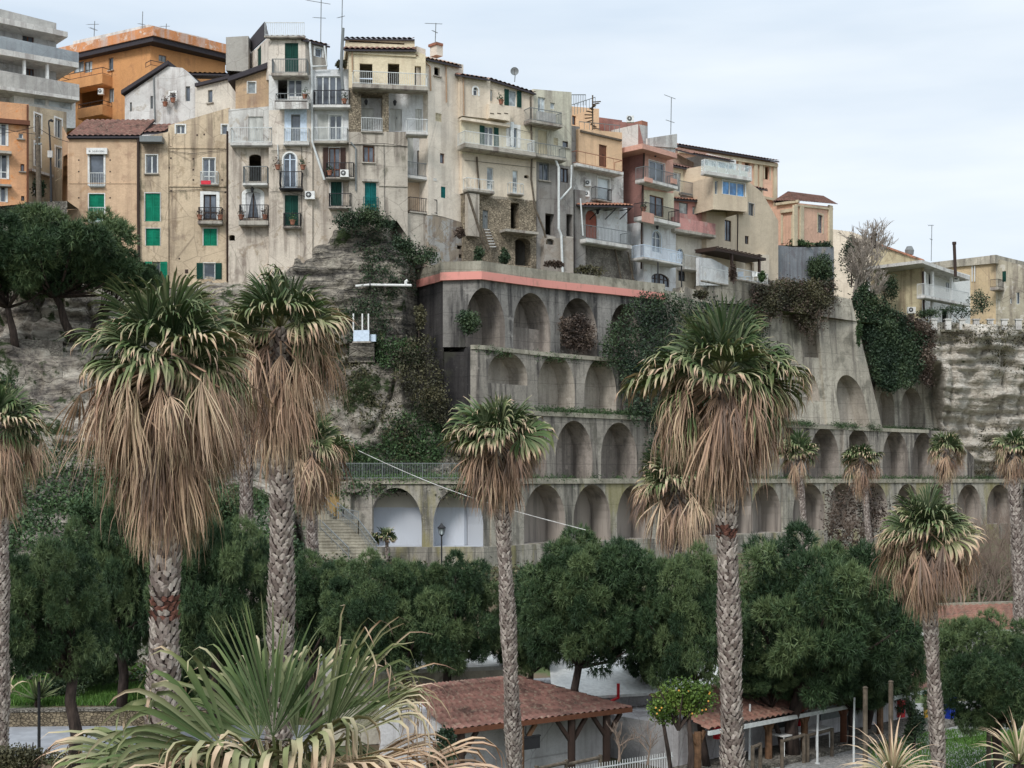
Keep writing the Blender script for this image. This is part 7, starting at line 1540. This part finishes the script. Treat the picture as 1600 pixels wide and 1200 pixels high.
mb = MB(); u0, z1 = F.uz(1205, 1120); u1, z0 = F.uz(1232, 1134); F.box(mb, u0, u1, z0, z1, 0, .05); mb.build('window_hatch', M['dark_metal'], h.t)
mb = MB(); u0, z1 = F.uz(1281, 1092); u1, z0 = F.uz(1325, 1117); F.box(mb, u0, u1, z0, z1, 0, .05); mb.build('shutter_panel', M['grey_metal'], h.t)
mb = MB(); u0, z1 = F.uz(1322, 1105); u1, z0 = F.uz(1334, 1142); F.box(mb, u0, u1, 0, z1, 0, .04); mb.build('door', M['dark_metal'], h.t)
F.box(mb := MB(), -.3, F.len + .3, 0, .16, .003, 2.0); mb.build('veranda_floor', M['rubble_grey'], h.t)
for k, px in enumerate((1250, 1408)):
    u, z = F.uz(px, 1120 if k == 0 else 1108, .1); t = thing('red_cabinet', ['red wall cabinet beside the second veranda post', 'red wall cabinet at the right end of the hut row'][k], 'cabinet', tuple(F.p(u, z, .1))); mb = MB(); F.box(mb, u - .14, u + .14, z - .33, z + .3, .01, .2); F.box(mb, u - .16, u + .16, z + .3, z + .36, .0, .24); mb.build('body', M['red_paint'], t)
    mb = MB(); F.box(mb, u - .05, u + .05, z - .15, z + .15, .2, .22); mb.build('door_panel', M['dark_metal'], t)
u, z = F.uz(1122, 1145, .3); t = thing('red_cabinet', 'small red box behind the tall right palm trunk', 'cabinet', tuple(F.p(u, z, .3))); mb = MB(); F.box(mb, u - .15, u + .15, z - .2, z + .2, .2, .4); F.box(mb, u - .17, u + .17, z + .2, z + .25, .18, .42); mb.build('body', M['red_paint'], t)
u, z = F.uz(1447, 1112, .5); t = thing('yellow_board', 'yellow board leaning beside the dark palm trunk', 'board', tuple(F.p(u, 0, .5))); mb = MB(); F.box(mb, u - .2, u + .2, .1, 1.25, .5, .56); F.box(mb, u - .04, u + .04, -.05, 1.3, .44, .5); mb.build('board', plain('yellow_paint', (214, 160, 50), .5), t)
u, z = F.uz(1482, 1116, .8); t = thing('blue_bin', 'small blue bin right of the dark palm trunk', 'bin', tuple(F.p(u, 0, .8))); mb = MB(); F.box(mb, u - .22, u + .22, 0, .8, .6, 1.0); F.box(mb, u - .25, u + .25, .8, .88, .56, 1.04); mb.build('body', plain('blue_paint', (40, 70, 190), .5), t)
# veranda timber rails
for k, (xa, xb, lb) in enumerate(((1176, 1188, 'short weathered rail stub left of the first veranda post'), (1222, 1256, 'weathered timber rail between the first two veranda posts'), (1262, 1300, 'weathered timber rail right of the second veranda post'))):
    u0, u1 = F.uz(xa, 1150, 2.2)[0], F.uz(xb, 1150, 2.2)[0]; t = thing('timber_rail', lb, 'fence', tuple(F.p(u0, 0, 2.2))); mb = MB()
    mb.tube([F.p(u0, .95, 2.2), F.p(u1, 1.0, 2.2)], .06, 7); mb.tube([F.p(u0, 0, 2.2), F.p(u0, 1.0, 2.2)], .07, 7); mb.tube([F.p(u1, 0, 2.2), F.p(u1, 1.05, 2.2)], .07, 7); mb.build('rail', M['oldtimber'], t)
# table + chair on veranda
def table(px, o, lb):
    u = F.uz(px, 1150, o)[0]; t = thing('garden_table', lb, 'table', tuple(F.p(u, .16, o))); mb = MB(); F.box(mb, u - .5, u + .5, .86, .91, o - .35, o + .35); mb.build('tabletop', M['white'], t)
    for a in (-.42, .42):
        for b_ in (-.28, .28): mb = MB(); mb.beam(F.p(u + a, .16, o + b_), F.p(u + a, .86, o + b_), .05); mb.build('leg', M['white'], t)
table(1226, 1.2, 'white garden table left of the pine trunk on the veranda'); table(1276, 1.3, 'white garden table right of the second veranda post')
# white posts
for px, py, y0, lb in ((1171, 1190, 1100, 'thin white post at the edge of the huts, left'), (1277, 1175, 1115, 'white stake with trailing vine in the gravel'), (1334, 1190, 1090, 'thin white pole at the lawn edge')):
    Y = 48; b = P(px, py, Y); t = thing('white_post', lb, 'post', (b.x, Y, 0)); mb = MB(); mb.tube([(b.x, Y, -.1), (b.x, Y, 1.0), (b.x + .02, Y, Z_(y0, Y))], [.045, .04, .035], 7); mb.tube([(b.x, Y, 0), (b.x, Y, .06)], .09, 8); mb.build('pole', M['white_metal'], t)
for px, h_ in ((1392, 3.2), (1352, 3.0), (1545, 2.0)):
    Y = 46; t = thing('timber_post', {1392: 'dark timber post between the huts and the lawn', 1352: 'dark timber stake on the lawn edge', 1545: 'dark post by the right edge pine'}[px], 'post', (X_(px, Y), Y, 0)); mb = MB(); mb.tube([(X_(px, Y), Y, -.1), (X_(px, Y), Y, h_)], [.09, .08], 8); mb.tube([(X_(px, Y), Y, h_), (X_(px, Y), Y, h_ + .05)], [.1, .05], 8); mb.build('pole', M['oldtimber'], t)
# far right orange roofs
F = Fac(1455, 70, 1640, 66); h = House('long building with orange tiled roof and white gutter at the right edge', F, 'beach_hut', 'hut', 'huts of the beach village', z=0)
wallz(h, F, 0, F.len, 0, Z_(998, 68), mHW, 5); a = F.p(-.3, Z_(992, 69), .6); b = F.p(F.len, Z_(985, 66), .6); tilepatch('roof', h.t, a, b, b + Vector((1, 5, .9)), a + Vector((1, 5, .9)), M['tile_orange'], .35)
mb = MB(); mb.beam(a, b, .18, .2); mb.build('gutter', M['white'], h.t); mb = MB(); c1 = a + Vector((1, 5, .9)); c2 = b + Vector((1, 5, .9)); mb.beam(c1, c2, .5, .25); mb.build('ridge', M['coping'], h.t)
# ---- stairway
t = thing('stairway', 'concrete stairway descending to the right below the ochre wall', 'stairs', (X_(500, 96), 96, 5)); mb = MB()
# flight: upper landing px 430,y 740 -> lower px 590,y 880 ; steps run along +x going down
def flight(x0, y0, x1, y1, Yn, Yf, n):
    a = P(x0, y0, Yn); b = P(x1, y1, Yn)
    for k in range(n):
        f0, f1 = k / n, (k + 1) / n; z = a.z + (b.z - a.z) * f1; xa = a.x + (b.x - a.x) * f0; xb = a.x + (b.x - a.x) * f1
        mb.box(xa, Yn + (Yf - Yn) * 0, z - 1.6, xb + .02, Yf, z + (a.z - b.z) / n, 0)
flight(440, 742, 520, 812, 94.5, 96.6, 16); flight(520, 812, 560, 822, 94.5, 96.6, 2); 
# steps seen from the front: broad treads stacked toward the viewer
for k in range(14):
    z = Z_(812, 95) - k * .19; mb.box(X_(470 + k * 2, 94), 94.2 - k * .34, z - 1.5, X_(560 + k * 4, 94), 94.5 - k * .34 + .02, z); mb.box(X_(470 + k * 2, 94) + .0, 94.18 - k * .34, z - .03, X_(560 + k * 4, 94) + .01, 94.5 - k * .34, z + .03)
mb.build('steps', M['coping'], t)
mb = MB()
def rl(pts, n, hh=1.0):
    pts = [Vector(p) for p in pts]
    for p, q in zip(pts, pts[1:]):
        mb.beam(p + Vector((0, 0, hh)), q + Vector((0, 0, hh)), .06); mb.beam(p + Vector((0, 0, hh * .5)), q + Vector((0, 0, hh * .5)), .035)
        for k in range(n + 1): c = p.lerp(q, k / n); mb.beam(c, c + Vector((0, 0, hh)), .05 if k in (0, n) else .025)
rl([P(445, 745, 94.4), P(525, 815, 94.4), P(560, 822, 94.4)], 14); rl([P(527, 808, 93.8), P(560, 835, 92), P(588, 872, 89.8)], 12); rl([P(500, 835, 93), P(545, 880, 89.8)], 5)
mb.build('railing', M['grey_metal'], t)
# ---- iron fence on the ledge
t = thing('iron_fence', 'thin grey bar fence along the ledge above the whitewashed niches', 'fence', tuple(P(600, 750, 98))); mb = MB()
a, b = P(505, 749, 98.0), P(722, 749, 98.0); N_ = 84
for k in range(N_ + 1):
    c = a.lerp(b, k / N_); mb.beam(c, c + Vector((0, 0, 1.2)), .05 if k % 12 == 0 else .022)
mb.beam(a + Vector((0, 0, 1.15)), b + Vector((0, 0, 1.15)), .04); mb.beam(a + Vector((0, 0, .12)), b + Vector((0, 0, .12)), .04); mb.build('railing', M['grey_metal'], t)
# ---- street lamp
b = Vector((X_(690, 92), 92, 3.6)); t = thing('street_lamp', 'old fashioned black lantern lamp post before the second whitewashed niche', 'street lamp', tuple(b)); top = Z_(838, 92)
mb = MB(); mb.tube([b, b + Vector((0, 0, .5)), b + Vector((0, 0, .55)), (b.x, b.y, top)], [.12, .1, .06, .045], 8); mb.build('pole', M['dark_metal'], t)
mb = MB(); c = Vector((b.x, b.y, top)); mb.tube([c, c + Vector((0, 0, .12))], [.05, .14], 6); 
for k in range(6): a_ = k * math.pi / 3; mb.beam(c + Vector((math.cos(a_) * .15, math.sin(a_) * .15, .1)), c + Vector((math.cos(a_) * .24, math.sin(a_) * .24, .55)), .03)
mb.tube([c + Vector((0, 0, .54)), c + Vector((0, 0, .6)), c + Vector((0, 0, .78)), c + Vector((0, 0, .9))], [.28, .28, .1, .03], 6); lo = mb.build('lantern', M['dark_metal'], t)
mb = MB(); mb.tube([c + Vector((0, 0, .12)), c + Vector((0, 0, .53))], [.13, .21], 6); mb.build('lamp_glass', M['glass_pale'], lo)
# ---- suspended cable
t0 = P(560, 704, 62); t1 = P(915, 828, 47); mb = MB(); q = [t0.lerp(t1, k / 20) - Vector((0, 0, .3 * math.sin(math.pi * k / 20))) for k in range(21)]; mb.tube(q, .013, 5); mark(mb.build('cable', M['slab_white']), 'pale slack cable running from the stair side palm down to the pines', 'cable')
# ---- white water pipe
t = thing('water_pipe', 'white horizontal pipe with elbow on the rock left of the pink band', 'pipe', tuple(P(600, 446, 101))); mb = MB(); mb.tube([P(556, 447, 102.4), P(578, 445, 102.2), P(643, 446, 101.6)], .10, 8); mb.tube([P(634, 445, 101.7), P(634, 440, 101.7), P(637, 438, 101.7)], .12, 8); mb.build('pipe', M['white'], t)
mb = MB(); mb.beam(P(578, 445, 101.1) - Vector((0, -.4, .1)), P(578, 445, 101.1) + Vector((0, -.12, .1)), .06, .3); mb.build('clamp', M['dark_metal'], t)
# ---- pale blue cabin with railing
t = thing('balcony_cabin', 'small pale blue sheeted balcony with white posts on the rock right of the second palm', 'balcony', tuple(P(566, 535, 100.5)))
F = Fac(552, 101.3, 582, 101.1); mb = MB(); u0, z1 = F.uz(552, 516); u1, z0 = F.uz(577, 533); F.box(mb, u0, u1, z0, z1, -.05, 0); F.box(mb, u1, u1 + .4, z0, z1 - .3, -.6, -.3); F.box(mb, u0, u0 + .05, z0, z1, -1.6, -.05); mb.build('panel', M['blue_paint'], t)
mb = MB(); F.box(mb, u0 - .05, u1 + .1, z0 - .12, z0 - .002, -1.8, .05); mb.build('floor', M['slab'], t)
for x in (552, 566, 575.5): mb = MB(); u = F.uz(x, 500)[0]; F.box(mb, u - .05, u + .05, z1 + .003, F.uz(x, 490)[1], -.06, 0); mb.build('post', M['white'], t)
mb = MB(); q_ = P(565, 537, 102.2); mb.hexa([q_ + Vector(v) for v in ((-.9, -.2, -1.4), (1.0, -.2, -1.4), (1.0, 1, -1.4), (-.9, 1, -1.4), (-.8, -.9, -.05), (1.0, -.9, -.05), (1.0, 1, -.05), (-.8, 1, -.05))]); mb.build('base', M['rock_mid'], t)
# ---- poles at upper left
t = thing('utility_pole', 'weathered wooden utility pole beside the orange house', 'utility pole', tuple(P(60, 315, 100.5))); mb = MB(); mb.tube([P(61, 318, 100.5), P(59, 200, 100.5), P(58.5, 183, 100.5)], [.2, .17, .15], 9); mb.build('pole', M['oldtimber'], t)
mb = MB(); mb.beam(P(54, 225, 100.4), P(65, 225, 100.4), .12); mb.beam(P(55, 215, 100.4), P(64, 215, 100.4), .08); mb.build('crossarm', M['grey_metal'], t)
t = thing('street_lamp', 'dark curved street lamp with grey box, left of the red tiled roof', 'street lamp', tuple(P(79, 315, 100.3))); mb = MB(); mb.tube([P(80, 316, 100.3), P(79, 240, 100.3), P(77, 200, 100.3), P(76, 193, 100.3)], [.09, .07, .06, .05], 8); mb.build('pole', M['dark_metal'], t)
mb = MB(); mb.tube([P(76, 194, 100.3), P(76.5, 189, 100.3), P(80, 188, 100.3), P(83, 189.5, 100.3)], [.05, .06, .12, .08], 7); mb.build('lamp_head', M['dark_metal'], t); mb = MB(); q = P(78.5, 241, 100.1); mb.box(q.x - .17, q.y - .1, q.z - .25, q.x + .17, q.y + .1, q.z + .25); mb.build('meter_box', M['slab_white'], t)
for k, (xa, ya, xb, yb) in enumerate(((-30, 210, 60, 197), (-30, 190, 60, 210), (60, 200, 108, 222))):
    mb = MB(); a = P(xa, ya, 100.2); b = P(xb, yb, 100.4); mb.tube([a.lerp(b, i / 10) - Vector((0, 0, .15 * math.sin(math.pi * i / 10))) for i in range(11)], .02, 4); mark(mb.build('cable', M['dark_metal']), ['upper black wire left of the wooden utility pole', 'lower black wire left of the wooden utility pole', 'black wire between the utility pole and the peach house'][k], 'wire')
# thin pole on lawn bottom-left
t = thing('pole', 'thin dark metal pole in front of the agave, bottom left', 'pole', (X_(61, 46), 46, 0)); mb = MB(); mb.tube([(X_(61, 46), 46, -.1), (X_(61, 46), 46, 3.2)], [.06, .05], 8); mb.tube([(X_(61, 46), 46, -.05), (X_(61, 46), 46, .08)], .12, 8); mb.build('pole', M['dark_metal'], t)
# ---- antennas
def antenna(lb, px, py0, py1, Y, arms, dish=None):
    a = P(px, py0, Y); b = P(px + 1, py1, Y); t = thing('tv_antenna' if not dish else 'satellite_dish', lb, 'antenna' if not dish else 'satellite dish', tuple(a), 'rooftop antennas'); mb = MB(); mb.tube([a, b], .035, 5); mb.build('mast', M['grey_metal'], t)
    s = Y / FPX; mb = MB()
    for (dy, ln, sk) in arms:
        c = P(px + .5, dy, Y); d = Vector((ln * s, .3, sk * s)); mb.beam(c - d * .6, c + d * .4, .035)
        for k in range(6): q = c - d * .6 + d * (k / 6); mb.beam(q - Vector((.05, .35, .12)), q + Vector((.05, .35, .12)), .02)
    if arms: mb.build('yagi', M['grey_metal'], t)
    if dish:
        c = P(px, dish[0], Y); r = dish[1] * s; mb = MB(); rings = 5; nn = 18; V = []
        for j in range(rings + 1):
            for k in range(nn): rr_ = r * j / rings; an = 2 * math.pi * k / nn; mb.v.append((c.x + math.cos(an) * rr_, c.y - .18 * r * (j / rings) ** 2 * 1.6 - .2, c.z + math.sin(an) * rr_ ))
        for j in range(rings):
            for k in range(nn): k2 = (k + 1) % nn; mb.f.append((j * nn + k, j * nn + k2, (j + 1) * nn + k2, (j + 1) * nn + k)); mb.m.append(0)
        mb.build('dish', M['grey_metal'], t, smooth=True); mb = MB(); mb.beam((c.x, c.y - .2, c.z - r * .8), (c.x, c.y - .9, c.z), .03); mb.beam((c.x - .06, c.y - .95, c.z), (c.x + .06, c.y - .85, c.z), .1); mb.build('feed_arm', M['grey_metal'], t)
antenna('television aerial on the left part of the bright orange block', 147, 57, 33, 128, [(38, 16, 2), (46, 10, -3)]); antenna('tall thin mast in the middle of the bright orange block roof', 222, 52, 18, 126, [(38, 8, 0)]); antenna('aerial on the right part of the bright orange block', 259, 54, 37, 127, [(41, 13, 2)])
antenna('tall aerial behind the railed roof terrace', 501, 66, -12, 106, [(28, 18, 1), (4, 36, -4)]); antenna('mast beside the metal flue', 534, 48, -8, 105, [(26, 10, 5)]); antenna('aerial with cross arms above the cream house', 680, 67, 36, 107, [(37, 26, 1), (50, 8, -2)])
antenna('round grey satellite dish on the yellow house roof', 804, 128, 116, 110, [], (113, 6.5)); antenna('bent thin mast above the salmon house roof terrace', 1048, 210, 152, 114, [(152, 18, -5), (190, 14, -3)]); antenna('thin aerial against the sky above the white loggia house', 1455, 408, 352, 142, [(352, 10, 1), (374, 5, 0)])
t = thing('chimney_flue', 'tall rusty black flue beside the flat roofed block', 'chimney', tuple(P(1492, 430, 142))); mb = MB(); mb.tube([P(1493, 432, 142), P(1491, 382, 142)], .17, 8); mb.tube([P(1491, 382, 142), P(1491, 378, 142)], .22, 8); mb.build('pipe', M['darkwood'], t)
t = thing('chimney_flue', 'short dark chimney beside the leafless tree', 'chimney', tuple(P(1365, 382, 141))); mb = MB(); mb.tube([P(1365, 388, 141), P(1365, 368, 141)], .3, 8); mb.tube([P(1365, 368, 141), P(1365, 365, 141)], .36, 8); mb.build('stack', M['darkwood'], t)
t = thing('roof_vent', 'grey faceted water tank on the ochre house roof', 'water tank', tuple(P(1421, 395, 150))); mb = MB(); mb.tube([P(1421, 398, 150), P(1421, 391, 150), P(1421, 385, 150)], [.45, .52, .3], 6); mb.build('tank', M['grey_metal'], t)
t = thing('satellite_dish', 'pale dish at the cliff edge near the right border', 'satellite dish', tuple(P(1590, 515, 147)), 'rooftop antennas'); mb = MB(); c = P(1590, 512, 147); mb.tube([c + Vector((0, .15, 0)), c + Vector((0, .08, 0)), c], [.1, .32, .42], 14); mb.tube([c + Vector((0, .1, 0)), c + Vector((0, .1, -.8))], .04, 6); mb.build('dish', M['grey_metal'], t)
# ---- air conditioners
def ac(lb, px, py, Y, w=13, hh=11, turn=0):
    c = P(px, py, Y); s = Y / FPX; t = thing('air_conditioner', lb, 'air conditioner', tuple(c), 'outdoor air conditioner units'); W_, H_ = w * s / 2, hh * s / 2
    mb = MB(); mb.box(c.x - W_, c.y, c.z - H_, c.x + W_, c.y + .35, c.z + H_); mb.box(c.x - W_ - .02, c.y - .0, c.z - H_ - .06, c.x + W_ + .02, c.y + .36, c.z - H_ - .001); mb.build('casing', M['white'], t)
    mb = MB(); cx = c.x - W_ * .25; r = min(W_ * .7, H_ * .82); mb.tube([(cx, c.y - .003, c.z), (cx, c.y - .03, c.z)], [r, r * .94], 18); mb.build('fan_grille', M['dark_metal'], t)
    mb = MB(); mb.tube([(cx, c.y - .031, c.z), (cx, c.y - .045, c.z)], [r * .35, r * .3], 10)
    for k in range(8): a_ = k * math.pi / 4; mb.beam((cx, c.y - .036, c.z), (cx + math.cos(a_) * r * .9, c.y - .036, c.z + math.sin(a_) * r * .9), .012)
    mb.build('fan_hub', M['white_metal'], t)
ac('air conditioner on the bare wall between dark green doors', 484, 304, 102.9, 15, 11); ac('air conditioner on the balcony with brown shutters', 538, 270, 102.5, 13, 10); ac('air conditioner on the roof beside the red brown parapet', 985, 185, 113, 11, 9); ac('air conditioner in the recess of the orange block', 157, 142, 126.5, 8, 8)
ac('air conditioner at the foot of the ochre wall', 1425, 484, 147, 13, 9); ac('air conditioner on the white loggia wall', 1495, 434, 151, 8, 8); ac('upper air conditioner on the peeling white wall', 919, 285, 114, 9, 9); ac('lower air conditioner on the peeling white wall', 917, 302, 114, 8, 8)
# ---- flower pots and lanterns on balconies
def pot(lb, px, py, Y, r=.2, mat='ivy', hgt=.35):
    c = P(px, py, Y); t = thing('flower_pot', lb, 'flower pot', tuple(c), 'balcony flower pots'); mb = MB(); mb.tube([c, c + Vector((0, 0, .05)), c + Vector((0, 0, .3))], [r * .7, r * .75, r], 9); mb.tube([c + Vector((0, 0, .28)), c + Vector((0, 0, .34))], r * 1.12, 9); mb.build('pot', M['terracotta'], t)
    rng = np.random.default_rng(int(px)); p = rng.normal(0, 1, (90, 3)) * np.array([r * .7, r * .7, hgt * .5]) + np.array([0, 0, .3 + hgt * .5]); V, F_, A = leafcloud(rng, p, .14, rng.uniform(0, 1, 90)); link_mesh('plant', np_mesh('plant', V, F_, {'v': A}), M[mat], t, local=True)
for lb, x, y, Y, m in (('terracotta pot at the right end of the four pane balcony', 538, 162, 102.9, 'ivy'), ('pot at the left end of the arched window balcony', 434, 265, 103, 'dry'), ('pot at the right end of the arched window balcony', 473, 265, 103, 'ivy'), ('pot on the left of the red flower balcony', 312, 343, 103.7, 'dry'), ('pot on the right of the red flower balcony', 344, 343, 103.7, 'dry'), ('leafy pot in front of the big dark green door', 457, 351, 102.6, 'scrub'),
                       ('pot left on the curtained balcony', 377, 343, 103.4, 'dry'), ('pot right on the curtained balcony', 414, 343, 103.4, 'dry'), ('pot on the brown shutter balcony', 515, 274, 102.8, 'ivy'), ('pot on the white parapet balcony', 476, 155, 102.7, 'scrub'), ('pot on the yellow house upper parapet', 783, 163, 107.5, 'ivy'), ('pot hanging on the salmon house corner', 1006, 330, 116.6, 'ivy'),
                       ('pot at the top window of the white gabled house', 270, 160, 110.9, 'dry'), ('pot beside the gabled house window', 258, 166, 110.9, 'dry')): pot(lb, x, y, Y, .2, m)
def lantern(lb, px, py, Y):
    c = P(px, py, Y); t = thing('wall_lantern', lb, 'lantern', tuple(c), 'wall lanterns'); mb = MB(); mb.tube([c + Vector((0, 0, -.2)), c + Vector((0, 0, -.15)), c + Vector((0, 0, .12)), c + Vector((0, 0, .25))], [.03, .09, .15, .03], 6); mb.beam(c + Vector((0, 0, .2)), c + Vector((0, .35, .3)), .03); mb.build('lantern', M['dark_metal'], t)
for lb, x, y, Y in (('black wall lantern in the left white niche', 572, 160, 103.7), ('black wall lantern in the middle white niche', 617, 161, 104), ('lantern above the blue arched window', 1027, 355, 118.9), ('red lantern above the salmon balcony door', 1024, 242, 118.7), ('lantern above the curtained arch', 394, 297, 103.5), ('lantern beside the red arched door', 934, 331, 114.6)): lantern(lb, x, y, Y)
# balusters of the white post fence at the right cliff top
t = thing('post_fence', 'row of short white posts along the cliff edge at right', 'fence', tuple(P(1500, 515, 141.5)))
for i, x in enumerate(range(1437, 1600, 22)):
    mb = MB(); Y = 143.6 + i * .45; q = P(x, 514, Y); mb.box(q.x - .3, q.y - .2, q.z - .1, q.x + .3, q.y + .2, q.z + .95); mb.box(q.x - .4, q.y - .3, q.z + .951, q.x + .4, q.y + .3, q.z + 1.06); mb.build('post', M['slab_white'], t)
mb = MB(); mb.beam(P(1430, 516, 143.8), P(1610, 516, 147.2), .25, .3); mb.build('kerb', M['coping'], t)
# terrace furniture under pergola
for k, x in enumerate((1158, 1168, 1180)):
    c = P(x, 440, 125.6); t = thing('garden_chair', ['blue folding chair under the pergola, left', 'white table with blue cloth under the pergola', 'white chair under the pergola, right'][k], 'chair' if k != 1 else 'table', tuple(c)); mt = M['blue_paint'] if k < 2 else M['white']
    mb = MB(); mb.box(c.x - .25, c.y - .25, c.z + .42, c.x + .25, c.y + .25, c.z + .47); mb.build('seat' if k != 1 else 'tabletop', mt, t)
    if k != 1: mb = MB(); mb.box(c.x - .25, c.y + .2, c.z + .47, c.x + .25, c.y + .25, c.z + .95); mb.build('backrest', mt, t)
    for a in (-.22, .2):
        for b_ in (-.22, .2): mb = MB(); mb.beam((c.x + a, c.y + b_, c.z), (c.x + a, c.y + b_, c.z + .42), .04); mb.build('leg', mt, t)
